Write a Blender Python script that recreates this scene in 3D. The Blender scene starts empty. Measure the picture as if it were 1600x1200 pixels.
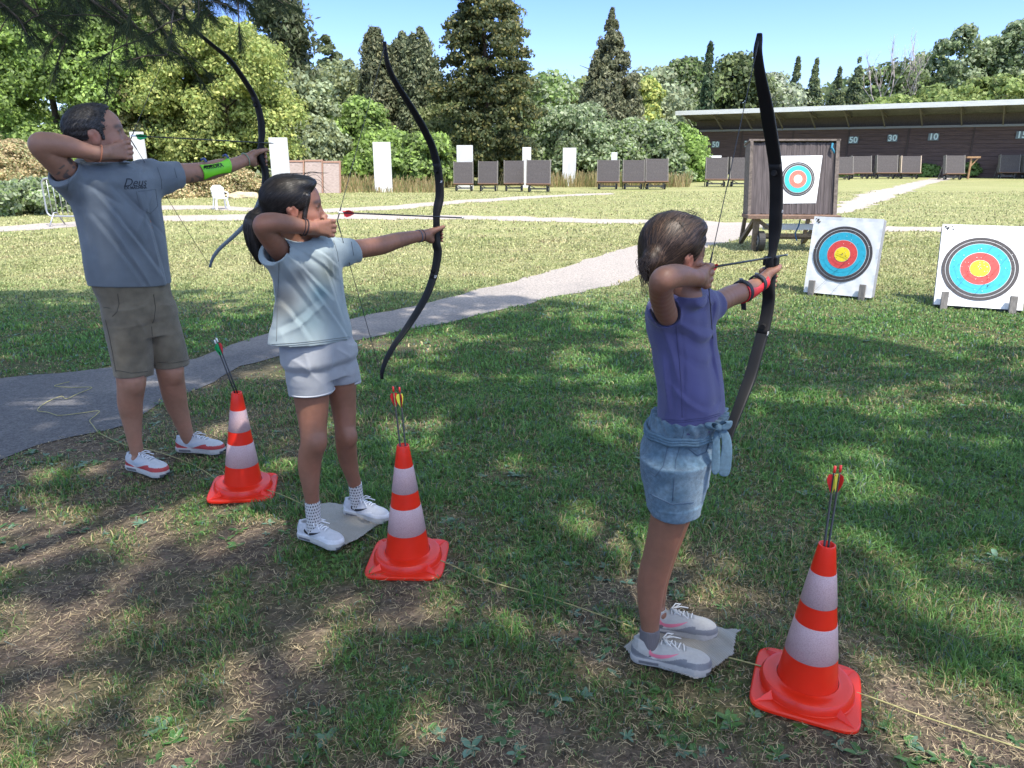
import bpy, bmesh, math, random
import numpy as np
from mathutils import Vector, Matrix, noise as mnoise
rng = np.random.default_rng(7)
random.seed(7)
SC = bpy.context.scene
COL = SC.collection
# ---------------------------------------------------------------- camera
F_PX = 1155.0; CAM_H = 1.57; PITCH = math.atan(358 / F_PX)
cp, sp = math.cos(PITCH), math.sin(PITCH)
cam_d = bpy.data.cameras.new("camera"); cam = bpy.data.objects.new("camera", cam_d); COL.objects.link(cam)
cam.location = (0, 0, CAM_H); cam.rotation_euler = (math.pi / 2 - PITCH, 0, 0)
cam_d.sensor_width = 36; cam_d.lens = F_PX / 1600 * 36; cam_d.clip_start = 0.05; cam_d.clip_end = 2000
SC.camera = cam
# ---------------------------------------------------------------- light
SUN_EL = math.radians(62); SUN_DIR = Vector((0.62, -0.785, 0)).normalized()   # horizontal direction towards the sun
sunv = Vector((SUN_DIR.x * math.cos(SUN_EL), SUN_DIR.y * math.cos(SUN_EL), math.sin(SUN_EL)))
w = bpy.data.worlds.new("World"); SC.world = w; w.use_nodes = True
nt = w.node_tree; bg = nt.nodes["Background"]
sky = nt.nodes.new("ShaderNodeTexSky"); sky.sky_type = 'NISHITA'; sky.sun_disc = False
sky.sun_elevation = SUN_EL; sky.sun_rotation = math.atan2(SUN_DIR.x, SUN_DIR.y)
sky.air_density = 1.0; sky.dust_density = 0.6; sky.ozone_density = 1.6
# the clear blue of the photograph: less white near the horizon than the model sky
tcw = nt.nodes.new("ShaderNodeTexCoord"); sxw = nt.nodes.new("ShaderNodeSeparateXYZ"); nt.links.new(tcw.outputs["Generated"], sxw.inputs[0])
rpw = nt.nodes.new("ShaderNodeValToRGB"); nt.links.new(sxw.outputs[2], rpw.inputs[0])
rpw.color_ramp.elements[0].position = 0.0; rpw.color_ramp.elements[0].color = (.37, .40, .56, 1)
rpw.color_ramp.elements[1].position = 0.5; rpw.color_ramp.elements[1].color = (1.22, 1.03, .80, 1)  # upper sky tinted warm, to take the blue out of the shaded foreground
el = rpw.color_ramp.elements.new(0.2); el.color = (.245, .32, .58, 1)
mxw = nt.nodes.new("ShaderNodeVectorMath"); mxw.operation = 'MULTIPLY'; nt.links.new(sky.outputs[0], mxw.inputs[0]); nt.links.new(rpw.outputs[0], mxw.inputs[1])
nt.links.new(mxw.outputs[0], bg.inputs[0]); bg.inputs[1].default_value = 0.15
sl = bpy.data.lights.new("sun", 'SUN'); sl.energy = 2.05; sl.angle = math.radians(0.53); sl.color = (1, 0.95, 0.86)
so = bpy.data.objects.new("sun", sl); COL.objects.link(so)
so.rotation_euler = sunv.to_track_quat('Z', 'Y').to_euler()
SC.view_settings.view_transform = 'Standard'; SC.view_settings.look = 'None'
SC.view_settings.exposure = 1.98; SC.view_settings.gamma = 1
SC.cycles.max_bounces = 6; SC.cycles.diffuse_bounces = 3; SC.cycles.transparent_max_bounces = 6
# ---------------------------------------------------------------- placing helpers: a pixel of the 1600x1200 photo as a ray
CAMP = np.array([0, 0, CAM_H])
def ray(u, v):
    x = (u - 800) / F_PX; y = -(v - 600) / F_PX
    return np.array([x, cp + y * sp, -sp + y * cp])
def G(u, v, z=0.0):
    d = ray(u, v); return CAMP + d * (z - CAM_H) / d[2]
def D(u, v, Y):
    d = ray(u, v); return CAMP + d * Y / d[1]
# ---------------------------------------------------------------- scene helpers
def tag(o, label=None, cat=None, group=None, kind=None):
    if label: o["label"] = label
    if cat: o["category"] = cat
    if group: o["group"] = group
    if kind: o["kind"] = kind
    return o
def empty(name, loc=(0, 0, 0), rz=0.0):
    o = bpy.data.objects.new(name, None); COL.objects.link(o); o.location = loc; o.rotation_euler = (0, 0, rz)
    o.empty_display_size = 0.1
    return o
def copy_tree(o, parent=None):
    c = o.copy(); COL.objects.link(c)
    if parent is not None: c.parent = parent
    for ch in list(o.children): copy_tree(ch, c)
    return c
def link_mesh(name, me, mats, parent=None, smooth=False, loc=None):
    for m in (mats if isinstance(mats, (list, tuple)) else [mats]): me.materials.append(m)
    if smooth: me.polygons.foreach_set("use_smooth", [True] * len(me.polygons))
    o = bpy.data.objects.new(name, me); COL.objects.link(o)
    if parent is not None: o.parent = parent
    if loc is not None: o.location = loc
    return o
def np_mesh(name, V, Fq, mats, parent=None, smooth=False, col=None, mi=None, loc=None):
    """mesh from arrays; Fq (n,k) one face size, or a list of such arrays"""
    V = np.asarray(V, dtype=np.float32)
    FL = [np.asarray(f, dtype=np.int32) for f in (Fq if isinstance(Fq, list) else [Fq])]
    FL = [f for f in FL if len(f)]
    me = bpy.data.meshes.new(name)
    me.vertices.add(len(V)); me.vertices.foreach_set("co", V.ravel())
    nl = sum(f.size for f in FL); npoly = sum(len(f) for f in FL)
    me.loops.add(nl); me.polygons.add(npoly)
    me.loops.foreach_set("vertex_index", np.concatenate([f.ravel() for f in FL]))
    tot = np.concatenate([np.full(len(f), f.shape[1], np.int32) for f in FL])
    st = np.concatenate([[0], np.cumsum(tot)[:-1]]).astype(np.int32)
    me.polygons.foreach_set("loop_start", st)
    try: me.polygons.foreach_set("loop_total", tot)
    except Exception: pass
    if mi is not None: me.polygons.foreach_set("material_index", np.asarray(mi, np.int32))
    me.update(calc_edges=True)
    if col is not None:
        a = me.color_attributes.new("col", 'FLOAT_COLOR', 'POINT')
        c4 = np.ones((len(V), 4), np.float32); c4[:, :3] = col
        a.data.foreach_set("color", c4.ravel())
    o = link_mesh(name, me, mats, parent, smooth, loc)
    return o
class MB:
    """collects shapes, builds ONE mesh"""
    def __init__(s): s.b = bmesh.new(); s.m = 0
    def _mi(s, fs):
        for f in fs: f.material_index = s.m
    def box(s, c, d, rot=None, bevel=0.0):
        M = Matrix.Translation(Vector(c)) @ (rot.to_4x4() if rot is not None else Matrix.Identity(4)) @ Matrix.Diagonal((d[0], d[1], d[2], 1))
        r = bmesh.ops.create_cube(s.b, size=1, matrix=M)
        vs = r['verts']; es = {e for v in vs for e in v.link_edges}
        s._mi({f for v in vs for f in v.link_faces})
        if bevel > 0:
            q = bmesh.ops.bevel(s.b, geom=list(es), offset=bevel, segments=2, affect='EDGES', profile=0.6); s._mi(q['faces'])
        return s
    def bar(s, a, b, wd, th=None, up=(0, 0, 1), bevel=0.0):
        a = Vector(a); b = Vector(b); z = (b - a); L = z.length; z.normalize(); u = Vector(up)
        if abs(z.dot(u)) > 0.99: u = Vector((0, 1, 0))
        x = u.cross(z).normalized(); y = z.cross(x)
        R = Matrix((x, y, z)).transposed()
        return s.box((a + b) / 2, (wd, th or wd, L), R, bevel)
    def tube(s, pts, rad, n=8, cap=True, flat=None):
        pts = [Vector(p) for p in pts]; k = len(pts)
        rads = rad if isinstance(rad, (list, tuple, np.ndarray)) else [rad] * k
        rings = []; prev = None
        for i, p in enumerate(pts):
            t = (pts[min(i + 1, k - 1)] - pts[max(i - 1, 0)]).normalized()
            if prev is None:
                u = Vector((0, 0, 1)) if abs(t.z) < 0.9 else Vector((1, 0, 0))
                x = u.cross(t).normalized()
            else:
                x = (prev - t * prev.dot(t)).normalized()
            prev = x; y = t.cross(x)
            rings.append([s.b.verts.new(p + (x * math.cos(a) + y * math.sin(a)) * rads[i]) for a in [2 * math.pi * j / n for j in range(n)]])
        fs = []
        for i in range(k - 1):
            for j in range(n):
                fs.append(s.b.faces.new((rings[i][j], rings[i][(j + 1) % n], rings[i + 1][(j + 1) % n], rings[i + 1][j])))
        if cap: fs += [s.b.faces.new(list(reversed(rings[0]))), s.b.faces.new(rings[-1])]
        s._mi(fs); return s
    def lathe(s, prof, n=32, c=(0, 0, 0), mi=None, close=False):
        c = Vector(c); rings = [[s.b.verts.new(c + Vector((r * math.cos(2 * math.pi * j / n), r * math.sin(2 * math.pi * j / n), z))) for j in range(n)] for r, z in prof]
        for i in range(len(prof) - 1):
            for j in range(n):
                f = s.b.faces.new((rings[i][j], rings[i][(j + 1) % n], rings[i + 1][(j + 1) % n], rings[i + 1][j]))
                f.material_index = mi[i] if mi else s.m
        return s
    def disc(s, c, r, nrm=(0, 0, 1), n=32, r0=0.0):
        q = Vector(nrm).to_track_quat('Z', 'Y'); c = Vector(c)
        o = [s.b.verts.new(c + q @ Vector((r * math.cos(2 * math.pi * j / n), r * math.sin(2 * math.pi * j / n), 0))) for j in range(n)]
        if r0 <= 0: fs = [s.b.faces.new(o)]
        else:
            i_ = [s.b.verts.new(c + q @ Vector((r0 * math.cos(2 * math.pi * j / n), r0 * math.sin(2 * math.pi * j / n), 0))) for j in range(n)]
            fs = [s.b.faces.new((i_[j], o[j], o[(j + 1) % n], i_[(j + 1) % n])) for j in range(n)]
        s._mi(fs); return s
    def poly(s, pts):
        f = s.b.faces.new([s.b.verts.new(Vector(p)) for p in pts]); s._mi([f]); return s
    def prism(s, pts, off):
        off = Vector(off); a = [s.b.verts.new(Vector(p)) for p in pts]; b = [s.b.verts.new(Vector(p) + off) for p in pts]; n = len(a)
        fs = [s.b.faces.new(a), s.b.faces.new(list(reversed(b)))]
        for i in range(n): fs.append(s.b.faces.new((a[i], b[i], b[(i + 1) % n], a[(i + 1) % n])))
        s._mi(fs); return s
    def build(s, name, mats, parent=None, smooth=False, loc=None, fix=True):
        if fix: bmesh.ops.recalc_face_normals(s.b, faces=s.b.faces[:])
        me = bpy.data.meshes.new(name); s.b.to_mesh(me); s.b.free()
        return link_mesh(name, me, mats, parent, smooth, loc)
def text_mesh(txt, size, extrude=0.0005, shear=0.0, bold=0.0):
    cu = bpy.data.curves.new("t", 'FONT'); cu.body = txt; cu.size = size; cu.extrude = extrude; cu.shear = shear
    cu.align_x = 'CENTER'; cu.align_y = 'CENTER'; cu.offset = bold; cu.resolution_u = 3
    o = bpy.data.objects.new("t", cu); COL.objects.link(o)
    dg = bpy.context.evaluated_depsgraph_get(); me = bpy.data.meshes.new_from_object(o.evaluated_get(dg))
    bpy.data.objects.remove(o); bpy.data.curves.remove(cu)
    return me
# ---------------------------------------------------------------- materials
def nodes(m):
    m.use_nodes = True; t = m.node_tree; return t, t.nodes["Principled BSDF"]
def mat(name, color, rough=0.6, var=0.0, vscale=8.0, bump=0.0, bscale=60.0, metal=0.0, stretch=None, attr=False, sss=0.0,
        color2=None, detail=4.0, spec=0.5, coat=0.0, sheen=0.0, trans=0.0):
    m = bpy.data.materials.new(name); t, p = nodes(m)
    p.inputs["Roughness"].default_value = rough; p.inputs["Metallic"].default_value = metal
    p.inputs["Specular IOR Level"].default_value = spec
    if coat: p.inputs["Coat Weight"].default_value = coat; p.inputs["Coat Roughness"].default_value = 0.15
    if sheen: p.inputs["Sheen Weight"].default_value = sheen
    if sss:
        p.inputs["Subsurface Weight"].default_value = sss; p.inputs["Subsurface Radius"].default_value = (0.012, 0.005, 0.003); p.inputs["Subsurface Scale"].default_value = 1.0
    tc = t.nodes.new("ShaderNodeTexCoord"); vec = tc.outputs["Object"]
    if stretch:
        mp = t.nodes.new("ShaderNodeMapping"); mp.inputs["Scale"].default_value = stretch; t.links.new(vec, mp.inputs[0]); vec = mp.outputs[0]
    if attr:
        a = t.nodes.new("ShaderNodeAttribute"); a.attribute_name = "col"; base = a.outputs["Color"]
    else:
        rgb = t.nodes.new("ShaderNodeRGB"); rgb.outputs[0].default_value = (*color, 1); base = rgb.outputs[0]
    if var > 0 or color2:
        n = t.nodes.new("ShaderNodeTexNoise"); n.inputs["Scale"].default_value = vscale; n.inputs["Detail"].default_value = detail; t.links.new(vec, n.inputs["Vector"])
        if color2:
            r = t.nodes.new("ShaderNodeMapRange"); r.inputs[1].default_value = 0.35; r.inputs[2].default_value = 0.65; t.links.new(n.outputs[0], r.inputs[0])
            mx = t.nodes.new("ShaderNodeMix"); mx.data_type = 'RGBA'; t.links.new(r.outputs[0], mx.inputs[0]); t.links.new(base, mx.inputs[6]); mx.inputs[7].default_value = (*color2, 1)
            base = mx.outputs[2]
        if var > 0:
            n2 = t.nodes.new("ShaderNodeTexNoise"); n2.inputs["Scale"].default_value = vscale * 3.1; n2.inputs["Detail"].default_value = 6; t.links.new(vec, n2.inputs["Vector"])
            r = t.nodes.new("ShaderNodeMapRange"); r.inputs[1].default_value = 0.3; r.inputs[2].default_value = 0.7
            r.inputs[3].default_value = 1 - var; r.inputs[4].default_value = 1 + var; t.links.new(n2.outputs[0], r.inputs[0])
            mx = t.nodes.new("ShaderNodeVectorMath"); mx.operation = 'SCALE'; t.links.new(base, mx.inputs[0]); t.links.new(r.outputs[0], mx.inputs[3]); base = mx.outputs[0]
    t.links.new(base, p.inputs["Base Color"])
    if bump > 0:
        n = t.nodes.new("ShaderNodeTexNoise"); n.inputs["Scale"].default_value = bscale; n.inputs["Detail"].default_value = 5; t.links.new(vec, n.inputs["Vector"])
        b = t.nodes.new("ShaderNodeBump"); b.inputs["Strength"].default_value = bump; b.inputs["Distance"].default_value = 0.01
        t.links.new(n.outputs[0], b.inputs["Height"]); t.links.new(b.outputs[0], p.inputs["Normal"])
    if trans:
        tr = t.nodes.new("ShaderNodeBsdfTranslucent"); t.links.new(base, tr.inputs[0])
        ms = t.nodes.new("ShaderNodeMixShader"); ms.inputs[0].default_value = trans
        t.links.new(p.outputs[0], ms.inputs[1]); t.links.new(tr.outputs[0], ms.inputs[2]); t.links.new(ms.outputs[0], t.nodes["Material Output"].inputs[0])
    return m
M = {}
M['leaf'] = mat("leaf", (1, 1, 1), 0.55, attr=True, trans=0.42, spec=0.35)
M['grass'] = mat("grass", (1, 1, 1), 0.5, attr=True, trans=0.35, spec=0.4)
M['bark'] = mat("bark", (0.09, 0.065, 0.045), 0.9, var=0.4, vscale=6, bump=0.8, bscale=18, stretch=(1, 1, 0.25))
M['white_panel'] = mat("white_panel", (0.58, 0.58, 0.57), 0.7, var=0.12, vscale=1.5, bump=0.1, stretch=(1, 1, 0.3))
M['foam_dark'] = mat("foam_dark", (0.075, 0.066, 0.066), 0.85, var=0.35, vscale=2.0, bump=0.5, bscale=8, stretch=(9, 9, 0.6))
M['wood_tan'] = mat("wood_tan", (0.32, 0.19, 0.10), 0.8, var=0.3, vscale=5, bump=0.3, bscale=30)
M['wood_grey'] = mat("wood_grey", (0.17, 0.155, 0.14), 0.8, var=0.3, vscale=8, bump=0.3, bscale=50, stretch=(1, 1, 0.3))
M['rubber'] = mat("rubber", (0.018, 0.018, 0.02), 0.7, var=0.2)
M['steel'] = mat("steel", (0.45, 0.46, 0.47), 0.42, var=0.1, metal=0.7)
M['white_plastic'] = mat("white_plastic", (0.78, 0.78, 0.78), 0.4, var=0.05)
# ================================================================ ground, paths
def vnoise2(x, y, seed=0):
    """cheap smooth value noise on arrays"""
    def h(i, j):
        n = (i * 374761393 + j * 668265263 + seed * 362437) & 0x7fffffff
        n = ((n ^ (n >> 13)) * 1274126177) & 0x7fffffff
        return (n & 0xffff) / 65535.0
    xi = np.floor(x).astype(np.int64); yi = np.floor(y).astype(np.int64)
    fx = x - xi; fy = y - yi; fx = fx * fx * (3 - 2 * fx); fy = fy * fy * (3 - 2 * fy)
    return (h(xi, yi) * (1 - fx) + h(xi + 1, yi) * fx) * (1 - fy) + (h(xi, yi + 1) * (1 - fx) + h(xi + 1, yi + 1) * fx) * fy
def fbm2(x, y, seed=0, o=3):
    s = 0; a = 0.5; t = 0
    for k in range(o):
        s = s + a * vnoise2(x * 2 ** k, y * 2 ** k, seed + 17 * k); t += a; a *= 0.5
    return s / t
def soilness(X, Y):
    """0 = thick grass, 1 = bare soil: worn ground near the shooting line"""
    near = 1 / (1 + np.exp((Y - 2.75 + 0.55 * X + 0.5 * (fbm2(X * 1.1, Y * 1.1, 5) - 0.5)) * 2.2))
    leftb = np.exp(-((X + 2.2) ** 2) / 2.5 - ((Y - 4.4) ** 2) / 0.5) * 0.5
    leftb = leftb + np.exp(-((X + 2.1) ** 2) / .5 - ((Y - 5.5) ** 2) / .35) * 0.8 + np.exp(-((X + 1.1) ** 2) / .6 - ((Y - 6.2) ** 2) / .08) * 0.6
    n = fbm2(X * 2.6 + 3, Y * 2.6, 11)
    n2 = fbm2(X * 7.5 + 1, Y * 7.5, 13)
    return np.clip(near * 0.95 + leftb + (n - 0.55) * 1.5 * (0.35 + near) + (n2 - .5) * 1.5 * (.25 + near), 0, 1)
def g_mat():
    m = bpy.data.materials.new("ground"); t, p = nodes(m); p.inputs["Roughness"].default_value = 0.95; p.inputs["Specular IOR Level"].default_value = 0.15
    tc = t.nodes.new("ShaderNodeTexCoord"); v = tc.outputs["Object"]
    def noi(s, d=5, vec=v, lo=0.35, hi=0.65):
        n = t.nodes.new("ShaderNodeTexNoise"); n.inputs["Scale"].default_value = s; n.inputs["Detail"].default_value = d; t.links.new(vec, n.inputs["Vector"])
        r = t.nodes.new("ShaderNodeMapRange"); r.inputs[1].default_value = lo; r.inputs[2].default_value = hi; t.links.new(n.outputs[0], r.inputs[0]); return r.outputs[0]
    def mix(f, a, b):
        x = t.nodes.new("ShaderNodeMix"); x.data_type = 'RGBA'
        for i, q in ((0, f), (6, a), (7, b)):
            if isinstance(q, tuple): x.inputs[i].default_value = (*q, 1)
            elif isinstance(q, (int, float)): x.inputs[i].default_value = q
            else: t.links.new(q, x.inputs[i])
        return x.outputs[2]
    at = t.nodes.new("ShaderNodeAttribute"); at.attribute_name = "col"
    sep = t.nodes.new("ShaderNodeSeparateColor"); t.links.new(at.outputs["Color"], sep.inputs[0])
    soil = mix(noi(9), (0.055, 0.043, 0.032), (0.175, 0.135, 0.10))
    soil = mix(noi(70), soil, (0.12, 0.09, 0.068))
    mp = t.nodes.new("ShaderNodeMapping"); mp.inputs["Scale"].default_value = (0.5, 2.2, 1); t.links.new(v, mp.inputs[0])
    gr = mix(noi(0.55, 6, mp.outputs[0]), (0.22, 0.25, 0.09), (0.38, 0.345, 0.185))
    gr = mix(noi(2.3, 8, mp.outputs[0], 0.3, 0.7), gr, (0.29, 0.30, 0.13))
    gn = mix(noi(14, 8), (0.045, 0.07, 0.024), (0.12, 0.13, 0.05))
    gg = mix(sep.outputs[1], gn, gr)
    c = mix(sep.outputs[0], gg, soil)
    br = t.nodes.new("ShaderNodeMapRange"); br.inputs[1].default_value = 0; br.inputs[2].default_value = 1; br.inputs[3].default_value = 0.72; br.inputs[4].default_value = 1.25
    t.links.new(noi(26, 8), br.inputs[0])
    sc = t.nodes.new("ShaderNodeVectorMath"); sc.operation = 'SCALE'; t.links.new(c, sc.inputs[0]); t.links.new(br.outputs[0], sc.inputs[3])
    t.links.new(sc.outputs[0], p.inputs["Base Color"])
    b = t.nodes.new("ShaderNodeBump"); b.inputs["Strength"].default_value = 0.8; b.inputs["Distance"].default_value = 0.03
    t.links.new(noi(30, 9), b.inputs["Height"]); t.links.new(b.outputs[0], p.inputs["Normal"])
    return m
PE = np.array([G(u, v)[:2] for u, v in ((-260, 800), (0, 722), (180, 668), (250, 640), (335, 602), (430, 562), (600, 526), (860, 466), (1010, 428))])
def gheight(X, Y):
    k = np.clip((Y - 0.6) / 1.0, 0, 1) * np.clip((7 - Y) / 3, 0, 1) * np.clip((np.interp(X, PE[:, 0], PE[:, 1]) - .32 - Y) / .5, 0, 1)
    return (fbm2(X * 1.3, Y * 1.3, 3) - 0.5) * 0.030 * k
# one sheet: fine cells near the camera, coarse to the horizon
def axis(fine0, fine1, st, far):
    a = list(np.arange(fine0, fine1 + 1e-6, st)); s = st; x = fine1
    while x < far: s *= 1.25; x += s; a.append(x)
    s = st; x = fine0; b = []
    while x > -far: s *= 1.25; x -= s; b.append(x)
    return np.array(b[::-1] + a)
gx = axis(-9, 9, 0.06, 900); gy = axis(0.4, 13, 0.06, 900)
GX, GY = np.meshgrid(gx, gy, indexing='ij')
GZ = gheight(GX, GY)
V = np.stack([GX, GY, GZ], -1).reshape(-1, 3); nx, ny = GX.shape
I = np.arange(nx * ny).reshape(nx, ny)
Fq = np.stack([I[:-1, :-1], I[1:, :-1], I[1:, 1:], I[:-1, 1:]], -1).reshape(-1, 4)
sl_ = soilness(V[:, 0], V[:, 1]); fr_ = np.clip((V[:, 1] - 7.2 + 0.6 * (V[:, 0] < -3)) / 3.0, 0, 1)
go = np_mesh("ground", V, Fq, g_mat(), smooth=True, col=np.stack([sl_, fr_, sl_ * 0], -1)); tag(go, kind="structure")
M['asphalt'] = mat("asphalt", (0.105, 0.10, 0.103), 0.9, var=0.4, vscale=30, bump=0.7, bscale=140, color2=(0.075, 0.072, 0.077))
def paler_far(m):
    """worn asphalt, blended to a pale stony colour farther from the camera"""
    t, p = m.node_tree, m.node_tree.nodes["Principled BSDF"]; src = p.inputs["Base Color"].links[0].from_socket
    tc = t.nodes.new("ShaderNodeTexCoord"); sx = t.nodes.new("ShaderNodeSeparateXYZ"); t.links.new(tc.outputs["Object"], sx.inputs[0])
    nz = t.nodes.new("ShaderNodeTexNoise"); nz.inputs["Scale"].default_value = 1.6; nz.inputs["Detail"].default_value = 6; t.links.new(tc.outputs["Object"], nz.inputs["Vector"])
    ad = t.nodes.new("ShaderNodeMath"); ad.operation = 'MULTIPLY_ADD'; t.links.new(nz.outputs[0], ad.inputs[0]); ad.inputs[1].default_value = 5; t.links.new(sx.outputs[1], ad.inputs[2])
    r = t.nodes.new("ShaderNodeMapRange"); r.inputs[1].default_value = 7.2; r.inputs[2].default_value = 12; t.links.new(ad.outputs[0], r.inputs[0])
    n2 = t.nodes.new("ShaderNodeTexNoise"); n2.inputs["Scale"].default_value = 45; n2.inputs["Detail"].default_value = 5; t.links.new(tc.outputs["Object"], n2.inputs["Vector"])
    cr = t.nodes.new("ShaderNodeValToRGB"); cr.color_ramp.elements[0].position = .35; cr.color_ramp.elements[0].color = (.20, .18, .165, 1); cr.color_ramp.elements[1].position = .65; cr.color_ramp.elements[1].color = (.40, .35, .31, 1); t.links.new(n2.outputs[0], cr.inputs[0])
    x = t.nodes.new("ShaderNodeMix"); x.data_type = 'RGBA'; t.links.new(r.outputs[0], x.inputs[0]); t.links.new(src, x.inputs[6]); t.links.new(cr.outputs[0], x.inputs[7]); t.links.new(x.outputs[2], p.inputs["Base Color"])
paler_far(M['asphalt'])
M['gravel'] = mat("gravel", (0.36, 0.31, 0.27), 0.95, var=0.25, vscale=10, bump=0.5, bscale=80, color2=(0.27, 0.24, 0.22))
PATHS = []
def resample(P, st):
    P = np.array(P, float); out = []
    for a, b in zip(P, np.roll(P, -1, 0)):
        n = max(1, int(np.linalg.norm(b - a) / st))
        for k in range(n): out.append(a + (b - a) * k / n)
    return np.array(out)
def in_poly(x, y, P):
    c = np.zeros(x.shape, bool)
    for (x1, y1), (x2, y2) in zip(P, np.roll(P, -1, 0)):
        m = ((y1 > y) != (y2 > y)) & (x < (x2 - x1) * (y - y1) / (y2 - y1 + 1e-12) + x1); c ^= m
    return c
def path(px, z, m, wob=0.06, st=0.12, name="path"):
    P = resample([G(u, v)[:2] for u, v in px], st)
    n1 = fbm2(P[:, 0] * 3, P[:, 1] * 3, 21) - 0.5; n2 = fbm2(P[:, 0] * 3 + 50, P[:, 1] * 3, 22) - 0.5
    d = np.clip(P[:, 1] / 5, 1, 4)
    P = P + np.stack([n1, n2], -1) * (wob * 2 * d)[:, None]
    PATHS.append(P)
    b = bmesh.new(); vs = [b.verts.new((x, y, z)) for x, y in P]; f = b.faces.new(vs)
    bmesh.ops.triangulate(b, faces=[f])
    me = bpy.data.meshes.new(name); b.to_mesh(me); b.free()
    o = link_mesh(name, me, m)
    for p_ in me.polygons:
        if p_.normal.z < 0: me.flip_normals(); break
    tag(o, kind="structure"); return o
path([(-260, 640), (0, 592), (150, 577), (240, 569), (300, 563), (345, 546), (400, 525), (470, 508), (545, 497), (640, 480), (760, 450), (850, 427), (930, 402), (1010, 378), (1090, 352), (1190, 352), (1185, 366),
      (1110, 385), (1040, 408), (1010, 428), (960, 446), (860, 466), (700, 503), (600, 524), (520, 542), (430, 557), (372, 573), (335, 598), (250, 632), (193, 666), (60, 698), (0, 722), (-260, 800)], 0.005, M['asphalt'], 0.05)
path([(-400, 368), (0, 354), (230, 338), (420, 334), (720, 337), (900, 341), (1100, 345), (1240, 352), (1600, 357), (2000, 362), (2000, 370), (1600, 363.5), (1240, 360), (1100, 352), (900, 348), (720, 343), (420, 343), (230, 347), (0, 363), (-400, 380)], 0.0045, M['gravel'], 0.1, 0.3)
path([(200, 322), (330, 321), (480, 328), (600, 322), (700, 314), (830, 306), (960, 301), (960, 303.5), (850, 309), (720, 318), (620, 327), (480, 334), (330, 327), (200, 329)], 0.0035, M['gravel'], 0.1, 0.5)
path([(1250, 352), (1299, 328), (1341, 304), (1453, 279), (1491, 277.5), (1446, 290), (1383, 314), (1310, 337), (1280, 354)], 0.003, M['gravel'], 0.12, 0.4)
# ================================================================ foliage
def leaf_quads(P, N, size, col, elong=1.5, jitter=0.9, up=0.0):
    """leaf-sized rhombi at P around normals N"""
    n = len(P)
    R = rng.normal(size=(n, 3)); N = N + jitter * R / np.linalg.norm(R, axis=1, keepdims=True)
    N /= np.linalg.norm(N, axis=1, keepdims=True) + 1e-9
    T = rng.normal(size=(n, 3)); T[:, 2] += up
    T -= N * np.sum(T * N, 1, keepdims=True); T /= np.linalg.norm(T, axis=1, keepdims=True) + 1e-9
    B = np.cross(N, T); s = (size * rng.uniform(0.6, 1.35, n))[:, None]
    V = np.stack([P - T * s * elong * 0.5, P + B * s * 0.5, P + T * s * elong * 0.5, P - B * s * 0.5], 1).reshape(-1, 3)
    Fq = np.arange(4 * n).reshape(n, 4)
    return V, Fq, np.repeat(col, 4, axis=0)
def sph(n):
    d = rng.normal(size=(n, 3)); return d / np.linalg.norm(d, axis=1, keepdims=True)
def colvar(base, n, dv=0.25, alt=None, af=0.3):
    c = np.tile(np.array(base, np.float32), (n, 1)) * rng.uniform(1 - dv, 1 + dv, (n, 1))
    if alt is not None:
        k = rng.random((n, 1)) < af; c = np.where(k, np.array(alt, np.float32) * rng.uniform(1 - dv, 1 + dv, (n, 1)), c)
    return c
def clumps(profile, h, r, n_cl, cl_size, z0=0.0, squash=0.8, seed=0):
    """clump centres through a crown whose relative radius is profile(t)"""
    rg = np.random.default_rng(seed); out = []
    ph = rg.uniform(0, 6.28, 4)
    while len(out) < n_cl:
        t = rg.random(); a = rg.uniform(0, 2 * math.pi); rr = profile(t)
        if rg.random() > (0.25 + rr): continue
        lump = 1 + 0.16 * math.sin(3 * a + ph[0] + 4 * t) + 0.12 * math.sin(5 * a + ph[1] - 7 * t)
        k = rg.uniform(0.55, 1.0) ** 0.6
        cs = cl_size * rg.uniform(0.6, 1.25) * min(1, .22 + .9 * rr); rad = max(0, rr * r * lump * k - cs * 0.5)
        out.append((rad * math.cos(a), rad * math.sin(a), z0 + t * h, cs))
    return np.array(out)
def crown_mesh(C, per, size, base, alt=None, af=0.3, elong=1.5, up=0.0, flat=0.8, dv=0.25):
    n = len(C) * per; idx = np.repeat(np.arange(len(C)), per)
    d = sph(n); d[:, 2] = np.abs(d[:, 2]) * 1.0 - 0.35 * (rng.random(n) < 0.5); d /= np.linalg.norm(d, axis=1, keepdims=True)
    rr = C[idx, 3] * (0.45 + 0.75 * rng.random(n) ** 0.8)
    P = C[idx, :3] + d * rr[:, None] * np.array([1, 1, flat])
    c = colvar(base, n, dv, alt, af) * 1.42; c *= rng.uniform(0.75, 1.25, len(C))[idx][:, None]
    return leaf_quads(P, d, size, c, elong, 0.8, up)
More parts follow.
